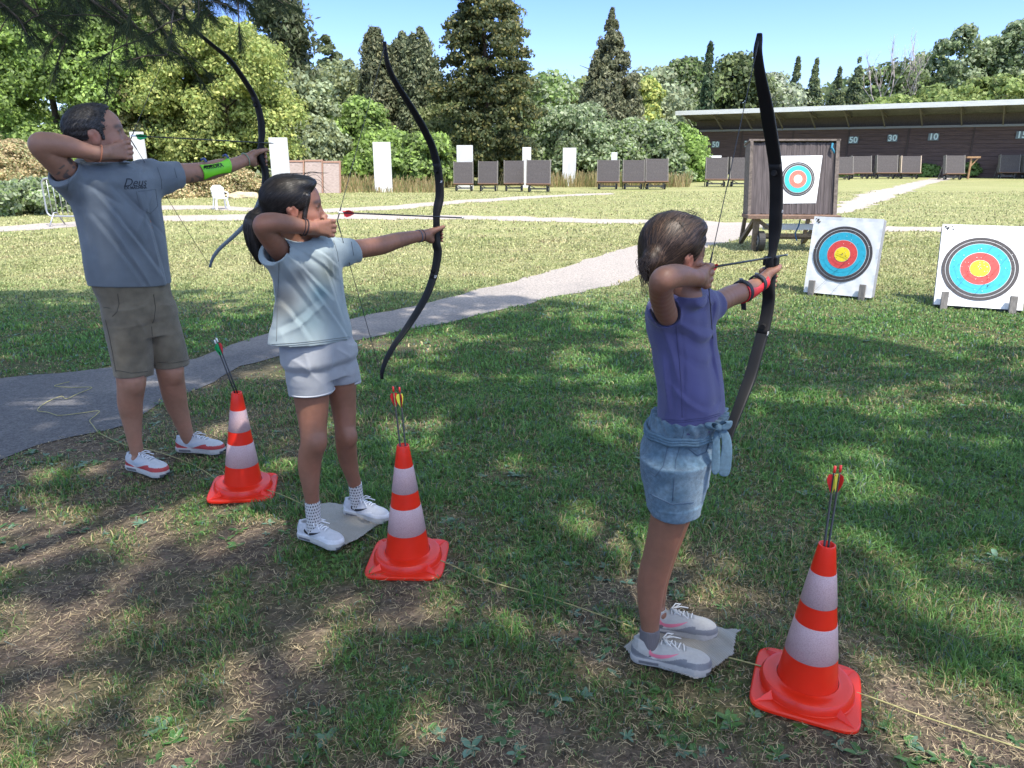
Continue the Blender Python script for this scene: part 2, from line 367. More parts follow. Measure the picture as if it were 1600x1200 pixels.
def trunk_mesh(h, r, lean=(0, 0), limbs=6, top=0.75, cr=2.0, seed=1, z_l=0.35):
    rg = random.Random(seed); mb = MB()
    pts = [(lean[0] * k / 6 + rg.uniform(-.1, .1) * r * 2, lean[1] * k / 6 + rg.uniform(-.1, .1) * r * 2, h * top * k / 6) for k in range(7)]
    pts[0] = (0, 0, -0.15)
    mb.tube(pts, [r * (1.25 - 0.95 * k / 6) for k in range(7)], 9)
    for i in range(limbs):
        k = rg.uniform(z_l, 0.95) * 6; a = Vector(pts[int(k)]); b = Vector(pts[min(6, int(k) + 1)]); s = a.lerp(b, k % 1)
        an = rg.uniform(0, 6.28); L = cr * rg.uniform(0.45, 0.8)
        q = [s + Vector((math.cos(an) * L * t, math.sin(an) * L * t, L * 0.55 * t ** 0.8 + rg.uniform(-.05, .05))) for t in (0, .33, .66, 1)]
        mb.tube(q, [r * .38, r * .28, r * .18, r * .06], 6)
    return mb
def cyl_profile(kind):
    if kind == 'round': return lambda t: max(0.0, 1 - abs(2 * t - 0.9) ** 2.4 / 1.25) ** 0.5
    if kind == 'cypress': return lambda t: (min(1, t * 6) ** 0.5) * (1 - t) ** 0.62 * 1.05
    if kind == 'broadcyp': return lambda t: (min(1, t * 5) ** 0.6) * (1 - t ** 1.5) * 0.98
    if kind == 'column': return lambda t: (min(1, t * 5) ** 0.5) * (1 - t ** 2.6) ** 0.6
    if kind == 'bush': return lambda t: (1 - (t) ** 2.5) ** 0.5
def tree(name, u, vtop, hw, Y, kind, base, alt=None, af=0.3, n_cl=90, per=130, size=0.22, cl=None, label=None, group=None, z0=None, elong=1.5, up=0.0, cat="tree", trunk=0.2, seed=None, sq=0.8, dv=0.25):
    if 'cypress' in name: sq = 1.7; elong = 2.2
    seed = seed if seed is not None else int(abs(u) * 7 + Y)
    pt = D(u, vtop, Y); h = pt[2]; r = hw / F_PX * Y * 1.18
    root = empty(name, (pt[0], Y, 0))
    zz = (0.12 * h if z0 is None else z0)
    C = clumps(cyl_profile(kind), h - zz - (cl or r * 0.35) * 0.25, r, n_cl, cl or r * 0.35, zz, seed=seed)
    if size >= .17 and Y < 70: per = int(per * 1.35); size *= .82
    V, Fq, c = crown_mesh(C, per, size, base, alt, af, elong, up, sq, dv)
    k = -1
    np_mesh("crown", V, Fq, M['leaf'], root, col=c)
    trunk_mesh(h, max(0.06, trunk * h / 12), limbs=7, cr=r, top=0.8, seed=seed).build("trunk", M['bark'], root, True)
    if label: tag(root, label, cat, group)
    return root
GT = "trees and bushes behind the range"
OLIVE = (0.16, 0.18, 0.08); DK = (0.085, 0.11, 0.05); MID = (0.14, 0.20, 0.065); BR = (0.20, 0.29, 0.07); GREY = (0.22, 0.26, 0.16); YEL = (0.30, 0.32, 0.09)
T = tree
# far row first, then the nearer bushes
T('deciduous_tree', 40, -90, 150, 36, 'round', BR, MID, .4, 300, 460, .115, 1.15, "huge bright green broadleaf tree filling the left edge of the photo", GT, z0=1.0, elong=1.7)
T('evergreen_tree', 225, -60, 95, 37, 'column', OLIVE, (.25, .23, .11), .3, 260, 230, .13, .8, "tall olive-brown evergreen behind the man's head", GT, z0=.4, up=.8)
T('broadleaf_tree', 335, 20, 85, 35, 'round', (.20, .25, .075), (.30, .32, .10), .4, 230, 360, .105, .8, "bright yellow-green broadleaf tree inside the curve of the man's bow", GT, z0=.5)
T('spruce_tree', 510, 46, 30, 62, 'cypress', DK, OLIVE, .4, 60, 70, .28, .7, "small pointed spruce top showing right of the tall cedar", GT, z0=3)
T('bushy_tree', 455, 112, 60, 44, 'round', GREY, OLIVE, .3, 90, 150, .2, 1.0, "grey-green bushy tree under the cedar", GT, z0=.3)
T('bushy_tree', 545, 92, 60, 58, 'round', OLIVE, GREY, .4, 90, 120, .26, 1.3, "olive bushy tree between the spruce and the first cypress", GT, z0=.3)
T('cypress_tree', 584, 40, 27, 52, 'column', (.10, .115, .062), (.17, .17, .09), .3, 300, 90, .12, .42, "narrow cypress behind the tip of the taller girl's bow", GT, z0=.5, up=1.5)
T('cypress_tree', 627, 50, 26, 54, 'column', (.10, .12, .066), (.16, .17, .09), .3, 300, 90, .12, .42, "shorter left half of the twin cypress", GT, z0=.5, up=1.5)
T('cypress_tree', 655, 45, 32, 52, 'column', (.11, .13, .07), (.17, .18, .1), .3, 330, 90, .12, .45, "right half of the twin cypress, leaning on its neighbour", GT, z0=.5, up=1.5)
T('conifer_tree', 757, -70, 66, 42, 'column', (.062, .078, .032), (.16, .15, .055), .28, 330, 150, .13, .62, "big dark ragged conifer, tallest tree in the middle of the row", GT, z0=.3, sq=.7)
T('bushy_tree', 848, 112, 60, 60, 'round', MID, GREY, .4, 80, 120, .28, 1.4, "mid green tree just right of the big dark conifer", GT, z0=.3)
T('bushy_tree', 905, 120, 45, 64, 'round', (.17, .19, .06), OLIVE, .4, 70, 120, .28, 1.3, "yellowish green tree left of the broad cypress", GT, z0=.3)
T('cypress_tree', 957, 12, 52, 50, 'broadcyp', (.12, .13, .075), (.18, .18, .105), .3, 480, 90, .12, .42, "broad cone-shaped grey-green cypress standing alone", GT, z0=.4, up=1.5)
T('poplar_tree', 1025, 98, 48, 74, 'round', GREY, (.2, .22, .13), .4, 80, 120, .3, 1.5, "pale grey-green poplar right of the broad cypress", GT, z0=.3)
T('round_tree', 1078, 92, 40, 80, 'round', DK, MID, .35, 90, 130, .32, 1.7, "dark round tree left of the slim cypress", GT, z0=.3)
T('slim_cypress', 1111, 62, 11, 70, 'cypress', (.05, .085, .04), DK, .3, 90, 80, .18, .5, "very slim dark green pointed cypress", GT, z0=.3, up=2)
T('round_tree', 1152, 84, 45, 82, 'round', DK, (.11, .14, .05), .35, 100, 130, .32, 1.8, "dark round tree behind the upper limb of the nearest bow", GT, z0=.3)
T('poplar_tree', 1212, 112, 34, 84, 'round', GREY, (.24, .26, .2), .5, 80, 120, .3, 1.6, "silvery poplar right of the nearest bow", GT, z0=.3)
for u_, vt, hw_, lb in ((1248, 88, 21, "first of four small cypresses above the shed roof, beside the silvery poplar"), (1277, 91, 20, "second of the four small cypresses above the shed roof"),
                        (1313, 104, 20, "third and lowest of the four small cypresses, yellowish at its foot"), (1344, 88, 21, "fourth of the four small cypresses, nearest the dead tree")):
    T('small_cypress', u_, vt, hw_, 92, 'broadcyp', (.10, .13, .075), (.17, .20, .08), .3, 170, 60, .2, .6, lb, "four small cypresses above the shed roof", z0=.3, up=1.2)
T('bushy_tree', 1400, 92, 48, 100, 'round', DK, MID, .4, 80, 120, .38, 2.0, "dark bushy tree left of the dead tree", GT, z0=.3)
T('poplar_tree', 1462, 78, 40, 104, 'round', MID, GREY, .4, 80, 120, .38, 1.9, "green poplar right behind the dead tree", GT, z0=.3)
T('poplar_tree', 1508, 40, 36, 100, 'round', (.12, .16, .07), GREY, .4, 90, 120, .36, 1.8, "tall round-topped poplar, second from the right edge", GT, z0=.3)
T('poplar_tree', 1556, 52, 32, 103, 'round', MID, GREY, .4, 80, 120, .36, 1.7, "poplar between the tall round-topped one and the right edge", GT, z0=.3)
T('poplar_tree', 1608, 28, 48, 100, 'round', (.12, .16, .07), GREY, .4, 100, 120, .36, 1.9, "poplar cut by the right edge of the photo", GT, z0=.3)
# leafy mound above the shed
for u_, vt, hw_, lb in ((1395, 148, 75, "left end of the leafy green mass above the shed roof"), (1480, 128, 85, "middle of the leafy green mass above the shed roof"), (1580, 112, 95, "right end of the leafy green mass above the shed roof")):
    T('sumac_bush', u_, vt, hw_, 86, 'bush', (.15, .2, .06), (.2, .24, .08), .4, 120, 130, .34, 1.7, lb, "leafy mass above the shed roof", z0=.5, cat="bush", sq=.55)
T('bush', 1300, 168, 70, 88, 'bush', (.14, .19, .06), GREY, .3, 70, 120, .34, 1.4, "low bush peeping over the shed roof below the small cypresses", GT, z0=.5, cat="bush")
T('bush', 1190, 170, 60, 90, 'bush', (.13, .18, .06), OLIVE, .3, 70, 120, .34, 1.4, "low bush peeping over the left part of the shed roof", GT, z0=.5, cat="bush")
GB = "bushes along the back of the range"
T('bush', 1010, 118, 30, 66, 'bush', YEL, MID, .3, 50, 120, .28, 1.0, "yellow-green bush right of the broad cypress", GB, z0=.2, cat="bush")
for u_, vt, hw_, Y_, cb, al, lb in ((480, 180, 55, 42, GREY, OLIVE, "grey-green bush behind the white panel beside the man's bow"),
        (548, 150, 62, 45, MID, BR, "green bush behind the wooden boards"), (610, 205, 55, 41, BR, MID, "bright low bush just right of the white panel inside the bow"),
        (690, 150, 48, 47, (.16, .19, .07), OLIVE, "pale bush between the twin cypress and the dark conifer"), (665, 205, 45, 39, (.13, .18, .06), BR, "low green bush behind the taller girl's bow hand"),
        (845, 165, 55, 48, MID, GREY, "green bush touching the dark conifer's right side"), (905, 162, 68, 47, GREY, (.13, .18, .08), "wide grey-green bush behind the leaning white panel"),
        (985, 185, 60, 47, GREY, MID, "wide grey-green bush behind the second row of butts"), (1030, 188, 38, 46, (.14, .19, .08), GREY, "bush at the end of the second row of butts"),
        (1062, 190, 36, 50, BR, MID, "bright green bush at the left end of the shed"), (1078, 222, 22, 47, BR, (.13, .2, .05), "small bright bush in front of the shed's left end"),
        (800, 200, 34, 44, OLIVE, DK, "low dark bush behind the first row of butts"), (420, 215, 60, 36, OLIVE, GREY, "low olive bush behind the man's bow hand"),
        (300, 200, 80, 37, OLIVE, BR, "shadowy bush behind the man's drawn arrow"), (160, 190, 70, 36, (.11, .13, .05), OLIVE, "bush behind the man's head")):
    T('bush', u_, vt, hw_, Y_, 'bush', cb, al, .4, 80, 170, .19, hw_ / F_PX * Y_ * .38, lb, GB, z0=.1, cat="bush")
# ochre dry brush and silver weeds on the left
for u_, vt, hw_, Y_, lb in ((30, 218, 60, 26, "ochre dry bush below the big broadleaf tree at the left edge"), (-50, 205, 60, 27, "ochre dry bush cut by the left edge"), (285, 262, 50, 30, "ochre brush behind the man's chest"), (350, 258, 45, 31, "ochre brush behind the green arm guard")):
    T('dry_bush', u_, vt, hw_, Y_, 'bush', (.38, .30, .17), (.24, .25, .12), .4, 110, 240, .06, hw_ / F_PX * Y_ * .3, lb, "dry ochre brush on the left", z0=.05, cat="bush")
for u_, vt, hw_, Y_, lb in ((10, 282, 55, 21, "low silvery weed patch at the left edge"), (75, 276, 40, 22, "low silvery weed patch behind the crowd barrier")):
    T('silver_weed', u_, vt, hw_, Y_, 'bush', (.22, .26, .16), (.16, .22, .08), .4, 60, 120, .09, .3, lb, "silvery weeds by the barrier", z0=.02, cat="bush", trunk=.05)
for u_, vt, hw_, lb in ((1450, 254, 26, "leafy plant at the foot of the shed wall, left of the leaning butt"), (1330, 256, 14, "small leafy plant at the shed wall beside the big butt"), (1518, 252, 14, "leafy plant behind the butt by the gravel path")):
    T('plant', u_, vt, hw_, 58 if u_ < 1500 else 56, 'bush', (.16, .24, .07), (.12, .19, .05), .4, 30, 70, .2, .35, lb, "leafy plants at the foot of the shed", z0=.02, cat="plant", trunk=.05)
# cedar: drooping tiers
def cedar(u, Y, vtop, hw):
    pt = D(u, vtop, Y); h = pt[2]; root = empty("cedar_tree", (pt[0], Y, 0)); rg = np.random.default_rng(5); R = hw / F_PX * Y
    Vs = []; Cs = []; tb = MB(); tb.tube([(0, 0, -.1), (0.1, 0, h * .5), (0, 0, h)], [.35, .22, .04], 8)
    for i in range(58):
        t = rg.uniform(.22, 1); z = h * t; a = rg.uniform(0, 6.28); L = R * (1.25 - .85 * t) * rg.uniform(.7, 1.1)
        m = 520; s = rg.random(m) ** .7
        bx = math.cos(a) * L * s; by = math.sin(a) * L * s; bz = z + .12 * L * np.sin(s * 2.2) - .25 * L * s ** 2
        off = rg.normal(size=(m, 3)) * np.array([.28, .28, .12]) * (0.5 + s[:, None]) ; droop = rg.random(m) * .75 * s
        P = np.stack([bx, by, bz - droop], -1) + off
        Vs.append(P); Cs.append(colvar((.16, .18, .1), m, .3, (.1, .13, .06), .4) * rg.uniform(.75, 1.2))
        tb.tube([(0, 0, z), (math.cos(a) * L * .5, math.sin(a) * L * .5, z + .1 * L), (math.cos(a) * L, math.sin(a) * L, z - .15 * L)], [.07, .05, .02], 5)
    P = np.concatenate(Vs); c = np.concatenate(Cs)
    V, Fq, cc = leaf_quads(P, np.tile([0, 0, .6], (len(P), 1)), .15, c, 2.4, 1.2, -1.0)
    np_mesh("crown", V, Fq, M['leaf'], root, col=cc); tb.build("trunk", M['bark'], root, True)
    tag(root, "tall cedar with drooping tiers left of the small spruce", "tree", GT)
cedar(425, 45, -45, 62)
# dead tree with bare pale limbs
def dead_tree():
    pt = D(1420, 60, 95); root = MB(); rg = random.Random(3)
    def br(p, d, L, r, lev):
        q = [p]; 
        for k in range(4):
            d = (d + Vector((rg.uniform(-.18, .18), rg.uniform(-.18, .18), .1))).normalized(); q.append(q[-1] + d * L / 4)
        root.tube(q, [r * (1 - .17 * k) for k in range(5)], 5)
        if lev < 4:
            for k in range(3): br(q[rg.randint(2, 4)], (d + Vector((rg.uniform(-.7, .7), rg.uniform(-.7, .7), .35))).normalized(), L * .62, r * .55, lev + 1)
    for dx in (-.2, .2): br(Vector((dx * 3, 0, 0)), Vector((dx * .5, 0, 1)).normalized(), 7.6, .20, 0)
    o = root.build("dead_tree", mat("dead_wood", (.42, .36, .33), .8, var=.2), None, True, loc=(pt[0], 95, 0))
    tag(o, "leafless dead tree with pale bare limbs above the leafy mass", "tree")
dead_tree()
# far wood closing the gaps under the sky line
def wood():
    C = []; rg = np.random.default_rng(9)
    for u in np.arange(-700, 2300, 16):
        vt = 175 + 25 * math.sin(u * .013) + rg.uniform(-14, 14)
        for v in (vt, vt + 30, vt + 60):
            Y = 112 + rg.uniform(-4, 4); q = D(u + rg.uniform(-8, 8), v, Y); C.append((q[0], q[1], q[2], 2.3))
    V, Fq, c = crown_mesh(np.array(C), 60, .75, (.085, .115, .05), (.13, .16, .08), .4)
    tag(np_mesh("far_wood", V, Fq, M['leaf'], col=c), "far dark wood reading as one mass behind the trees", "wood", kind="stuff")
wood()
# ---------------------------------------------------------------- shade trees around the photographer (their crowns cast the dappled shade)
def shade_crown():
    root = empty("shade_tree", (-1.6, -1.2, 0))
    n = 30000; P = []
    gx_ = rng.uniform(-7, 11, n * 5); gy_ = rng.uniform(-6.5, 6, n * 5); z = 9.2 + 1.8 * rng.random(n * 5)
    # ground point each leaf shades
    sx = gx_ - sunv.x / sunv.z * z; sy = gy_ - sunv.y / sunv.z * z
    edge = 8.9 - 0.15 * np.clip(sx + 2, 0, 9) ** 1.75 + 0.7 * (fbm2(sx * .8, sy * .8, 31) - .5)
    edge = np.where(sx < -1.5, 8.9 + .5 * (fbm2(sx * 1.2, sy * .2, 8) - .5), edge)
    inside = (sy < edge) & (sy > .2 - .25 * np.sin(sx * 1.3)) & (sx > -8.5)
    patch = ((sx - 4.1) ** 2 / .9 + (sy - 5.6) ** 2 / .25 < 1) | ((sx - 4.3) ** 2 / 2.2 + (sy - 3.0) ** 2 / 1.6 < .6)
    inside |= patch
    g1 = fbm2(sx * 1.7, sy * 1.7, 41, 2); dens = np.where(g1 > 0.585, 0.02, 1.0)
    g2 = fbm2(sx * 4.5 + 9, sy * 4.5, 43, 2); dens = np.where(g2 > 0.59, 0.06, dens)
    zone = (sx > 1.5) & (sy < 5.8); dens = np.where(zone & (g1 > 0.475), 0.03, dens)
    zone = (sx < -.2) & (sy < 2.4); dens = np.where(zone & (g1 > 0.50), 0.04, dens)
    pg = (sx > -1.4) & (sy > 6.5); dens = np.where(pg & (g2 > .5), .15, dens)
    # keep people and line mostly in shade
    k = inside & (rng.random(n * 5) < dens)
    Pk = np.stack([gx_, gy_, z], -1)[k]
    P = Pk - np.array([-1.6, -1.2, 0])
    V, Fq, c = leaf_quads(P, np.tile([0, 0, 1.], (len(P), 1)), .16, colvar((.09, .13, .045), len(P)), 1.7, .9)
    np_mesh("crown", V, Fq, M['leaf'], root, col=c)
    tb = trunk_mesh(11, .28, limbs=14, cr=7, top=.85, seed=8, z_l=.5); tb.build("trunk", M['bark'], root, True)
    tag(root, "broad shade tree behind the photographer, its crown overhead casting the dappled shade", "tree")
shade_crown()
# pine boughs hanging into the top left corner
def pine():
    rg = np.random.default_rng(12); root = empty("pine_tree", (-5.2, 3.0, 0))
    O = np.array([-5.2, 3.0, 0]); tb = MB(); tb.tube([(0, 0, -.1), (.1, 0, 2.5), (0, .1, 6.5)], [.2, .17, .1], 9)
    need = []; twig = MB()
    specs = [((-30, -60), (60, 30), (105, 60), 3.9), ((60, -80), (130, -5), (190, 38), 3.7), ((120, -70), (200, 40), (262, 86), 3.8), ((90, -60), (150, 10), (215, 58), 4.2), ((200, -70), (300, -20), (362, 12), 3.9), ((260, -80), (330, -30), (385, 2), 3.6),
             ((-60, -40), (0, 0), (38, 38), 3.6), ((40, -80), (90, -10), (128, 24), 4.3), ((150, -90), (220, -15), (288, 28), 3.5), ((180, -60), (235, 20), (270, 70), 4.4), ((300, -70), (380, -25), (428, -4), 4.2), ((-20, -80), (10, -10), (20, 12), 4.1), ((230, -70), (290, -30), (330, 22), 4.1)]
    tips = []
    for a, b, c_, Y in specs:
        A, B, Cc = [D(*p, Y) - O for p in (a, b, c_)]
        pts = [A * (1 - t) ** 2 + B * 2 * t * (1 - t) + Cc * t * t for t in np.linspace(0, 1, 9)]
        twig.tube(pts, list(np.linspace(.013, .004, 9)), 5)
        for i in range(2, 9):
            tips.append((pts[i], pts[i] - pts[i - 1]))
            if rg.random() < .9:
                dd = rg.normal(size=3) * .12; dd[2] -= .07; e_ = pts[i] + dd
                twig.tube([pts[i], pts[i] + dd * .5 + [0, 0, .01], e_], [.004, .003, .002], 4); tips.append((e_, dd))
        tb.tube([pts[0], pts[0] * .5 + np.array([0, 0, 1.6]), (0, .1, 4.2 + rg.uniform(-.5, .5))], [.013, .03, .05], 6)
    Vn = []; 
    for p, d in tips:
        d = d / (np.linalg.norm(d) + 1e-9)
        m = 75; dirs = rg.normal(size=(m, 3)) * .55 + d * .9 + np.array([0, 0, -.35]); dirs /= np.linalg.norm(dirs, axis=1, keepdims=True)
        st = p + d * rg.uniform(-.06, .02, (m, 1)); L = rg.uniform(.06, .12, (m, 1)); en = st + dirs * L + np.array([0, 0, -.012])
        s = np.cross(dirs, [0, .98, .2]); s /= np.linalg.norm(s, axis=1, keepdims=True)
        Vn.append(np.stack([st - s * .0011, st + s * .0011, en], 1))
    V = np.concatenate(Vn).reshape(-1, 3)
    np_mesh("needles", V, np.arange(len(V)).reshape(-1, 3), M['leaf'], root, col=colvar((.04, .06, .025), len(V), .3, (.12, .12, .04), .1))
    twig.build("bough", M['bark'], root, True); tb.build("trunk", M['bark'], root, True)
    tag(root, "pine whose long-needled boughs hang into the top left corner", "tree")
pine()
# ---------------------------------------------------------------- tall dry grass at the foot of the bushes
def tall_grass():
    n = 30000; u = rng.uniform(-150, 1060, n); Y = rng.uniform(33, 42, n)
    X = (u - 800) / F_PX * Y * 1.03; k0 = (u < 700) | (Y > 38.5); X = X[k0]; Y = Y[k0]
    dens = fbm2(X * .35, Y * .35, 51); k = dens > .36; X = X[k]; Y = Y[k]; n = len(X)
    hgt = rng.uniform(.2, .8, n) * (0.4 + fbm2(X * .5, Y * .5, 52)) * np.clip((Y - 31.5) / 5, .3, 1)
    a = rng.uniform(0, math.pi, n); wd = .018; lx = rng.normal(size=n) * .16; ly = rng.normal(size=n) * .16
    b = np.stack([X, Y, X * 0], -1); s = np.stack([np.cos(a), np.sin(a), a * 0], -1) * wd
    tip = b + np.stack([lx * hgt, ly * hgt, hgt], -1)
    V = np.stack([b - s, b + s, tip + s * .8, tip - s * .8], 1).reshape(-1, 3)
    c = np.repeat(colvar((.36, .28, .14), n, .25, (.2, .22, .08), .3), 4, axis=0)
    tag(np_mesh("tall_dry_grass", V, np.arange(len(V)).reshape(-1, 4), M['grass'], col=c), "tall straw-coloured grass at the foot of the bushes", "grass", kind="stuff")
tall_grass()
# ================================================================ shed
def shed():
    A = D(1082, 260, 68.0); A = np.array([A[0], 68.0, 0]); B = D(1600, 260, 54.0); B = np.array([B[0], 54.0, 0]); d = B - A; d /= np.linalg.norm(d)
    L = 50.0; ang = math.atan2(d[1], d[0]); root = empty("shed", tuple(A), ang)   # local x along wall, -y towards the range
    H = 3.5
    pl = mat("dark_boards", (0.10, 0.066, 0.060), .85, var=.35, vscale=1.2, stretch=(.25, 1, 7), bump=.5, bscale=5)
    mb = MB()
    for i in range(0, 12):
        for k in range(12):
            mb.box((i * 4.2 + 2.1, 0, k * H / 12 + H / 24), (4.19 if (i + k) % 3 else 4.16, .08 + .015 * ((i * 7 + k * 3) % 3), H / 12 - .015))
    mb.box((25, .10, H / 2), (50, .05, H)); mb.build("wall", pl, root)
    dpm = mat("dark_post", (.07, .05, .045), .85)
    for i in range(13): r = MB(); r.box((i * 4.2, -.075, H / 2), (.10, .06, H)); r.build("post", dpm, root)
    q = MB(); q.box((L / 2, -.12, H + .05), (L, .16, .16)); q.build("rail", mat("grey_rail", (.22, .23, .25), .6, var=.2), root)
    # roof rises towards the range; corrugated sheet, coloured dark for the shade under the eave
    slope = [( -3.1, 4.95), (3.5, 4.1)]
    mb = MB(); n = int((L + 1) / .18)
    for k in range(2):
        pass
    prof = [(x * .09 - .5, .025 * (1 if x % 2 else -1)) for x in range(int((L + 1) / .09))]
    V = []; 
    for (y, z) in slope:
        for (x, dz) in prof: V.append((x, y, z + dz))
        for (x, dz) in prof: V.append((x, y, z + dz + .012))
    m = len(prof); V = np.array(V); I = np.arange(m - 1); F = []
    F.append(np.stack([I, I + 1, I + 2 * m + 1, I + 2 * m], 1)); F.append(np.stack([I + m, I + 3 * m, I + 3 * m + 1, I + m + 1], 1)); F.append(np.stack([I, I + m, I + m + 1, I + 1], 1))
    np_mesh("roof", V, np.concatenate(F), mat("roof_sheet", (.17, .165, .16), .6, var=.2, vscale=1), root)
    f = MB(); f.box((L / 2, -3.16, 4.9), (L + 1.1, .05, .34)); f.build("fascia", mat("fascia_paint", (.74, .73, .69), .6, var=.12, vscale=2, stretch=(.3, 1, 4)), root)
    rb = mat("rafter_wood", (.17, .155, .135), .8, var=.2)
    for i in range(21):
        i = i * .6
        b = MB(); b.bar((i * 4.2, -3.1, 4.78), (i * 4.2, .06, 4.36), .1, .16); b.bar((i * 4.2, -2.6, 4.75), (i * 4.2, -.14, H + .1), .08, .1); b.build("rafter", rb, root)
    b = MB(); b.box((L / 2, .3, (4.4 + H) / 2), (L, .05, 4.4 - H)); b.build("back_panel", mat("under_eave", (.10, .085, .08), .9, var=.3, vscale=3, stretch=(6, 1, 1)), root)
    b = MB(); b.box((-.1, 1.8, 2), (.1, 3.8, 4)); b.build("end_wall", mat("end_wall", (.07, .08, .075), .9), root)
    # distance numbers
    pm = mat("number_plate", (.16, .20, .21), .6); wt = mat("number_paint", (.62, .76, .76), .6)
    for u, v, tx in ((1119, 226, "50"), (1170, 225, "70"), (1334, 219, "50"), (1395, 216, "30"), (1459, 214, "10"), (1597, 211, "15")):
        dd = ray(u, v); n_ = np.array([-d[1], d[0], 0]); t = np.dot(A - CAMP, n_) / np.dot(dd, n_); p = CAMP + dd * t - A
        x = np.dot(p, d); z = p[2]
        b = MB(); b.box((x, -.135, z), (.70, .02, .50)); pb = b.build("number_plate", pm, root)
        me = text_mesh(tx, .62, .004, bold=.014); me.transform(Matrix.Translation((x, -.152, z)) @ Matrix.Rotation(math.pi / 2, 4, 'X'))
        link_mesh("number", me, wt, root)
    tag(root, "long low dark timber shed with pale overhanging roof and distance numbers", "shed")
shed()
# ================================================================ white concrete panels
MOSS = M['white_panel']
for u, vt, vb, wpx, Y, lb in ((213, 206, 300, 19, 30.5, "white upright panel right behind the man's face"), (434, 215, 298, 27, 31, "white upright panel behind the man's bow hand"),
        (596, 222, 299, 26, 33.5, "white upright panel standing clear inside the taller girl's bow"), (726, 227, 296, 24, 36.5, "white upright panel above the first butt of the left row"),
        (823, 230, 292, 13, 38.5, "narrow white panel half hidden by a bush above the left row of butts"), (890, 231, 281, 20, 40.5, "white panel half in leaf shade between the two rows of butts"), (960, 238, 280, 9, 41, "farthest and narrowest white panel, above the second row of butts")):
    a = D(u, vt, Y); wd = wpx / F_PX * Y
    mb = MB(); mb.box((0, 0, a[2] / 2 - .1), (wd, .14, a[2] + .2), None, .012)
    o = mb.build("white_slab", MOSS, loc=(a[0], Y, 0)); o.rotation_euler = (0, 0, random.uniform(-.12, .12))
    tag(o, lb, "slab", "white upright panels along the left side of the range")
# leaning wooden boards
for u0, u1, vt, lb in ((450, 473, 249, "leftmost of the three faded boards leaning behind the taller girl's head"), (476, 502, 248, "middle of the three faded boards leaning behind the taller girl's head"), (505, 530, 250, "rightmost of the three faded boards leaning beside the yellow-green tuft")):
    Y = 33; a = D(u0, vt, Y); b_ = D(u1, vt, Y); wd = b_[0] - a[0]; h = a[2]
    root = empty("leaning_board", ((a[0] + b_[0]) / 2, Y - .3, 0)); R = Matrix.Rotation(math.radians(-14), 3, 'X')
    mb = MB(); mb.box(R @ Vector((0, 0, h / 2)), (wd, .05, h), R); mb.build("board", mat("faded_board", (.34, .27, .24), .85, var=.25, vscale=3, stretch=(1, 1, 6)), root)
    mb = MB(); mb.box(R @ Vector((wd / 2 + .03, -.01, h / 2)), (.05, .09, h), R); mb.box(R @ Vector((0, -.035, h - .05)), (wd, .03, .07), R); mb.build("frame", mat("brown_batten", (.30, .17, .12), .8, var=.2), root)
    tag(root, lb, "board", "faded boards leaning together")
# ================================================================ archery butts on wheels
def make_butt(ww=1.25, hh=1.2, zb=.42, th=.22, name="wheeled_butt"):
    root = empty(name)
    R = Matrix.Rotation(math.radians(-11), 3, 'X'); c = Vector((0, 0, zb))
    mb = MB(); mb.box(c + R @ Vector((0, 0, hh / 2)), (ww, th, hh), R, .02); mb.build("foam_panel", M['foam_dark'], root)
    mb = MB()
    for k in (-1, 1): mb = MB(); mb.box(c + R @ Vector((k * (ww / 2 + .03), .03, hh / 2 + .01)), (.05, th + .06, hh + .06), R); mb.build("side_board", M['wood_grey'], root)
    mb = MB(); mb.box(c + R @ Vector((0, -.05, -.03)), (ww + .12, th + .16, .05), R); mb.build("ledge", mat("ledge_wood", (.17, .10, .07), .8, var=.2), root)
    mb = MB()
    for k in (-.38, .38): mb.box((k * ww, .05, zb / 2 + .02), (.07, .07, zb - .04)); mb.bar((k * ww, .1, zb * .5), (k * ww, .75, .06), .05)
    mb.box((0, .1, zb * .45), (ww * .8, .05, .05)); mb.bar((-.38 * ww, .06, zb * .8), (-.12 * ww, .06, zb * .45), .04)
    for k in (-.46, .46): mb.bar((k * ww, .74, 0), (k * ww, .28, hh * .8 + zb), .05)
    mb.build("frame", M['wood_grey'], root)
    mb = MB(); mb.tube([(-.40 * ww - .1, .1, .15), (.40 * ww + .1, .1, .15)], .015, 6); mb.build("axle", M['steel'], root)
    for k in (-.43, .43):
        w_ = MB(); w_.tube([(k * ww - .035, .1, .15), (k * ww + .035, .1, .15)], .15, 18); wh = w_.build("wheel", M['rubber'], root)
        w_ = MB(); w_.tube([(k * ww - .045, .1, .15), (k * ww + .045, .1, .15)], .085, 14); w_.build("rim", M['steel'], wh)
    return root
proto = make_butt()
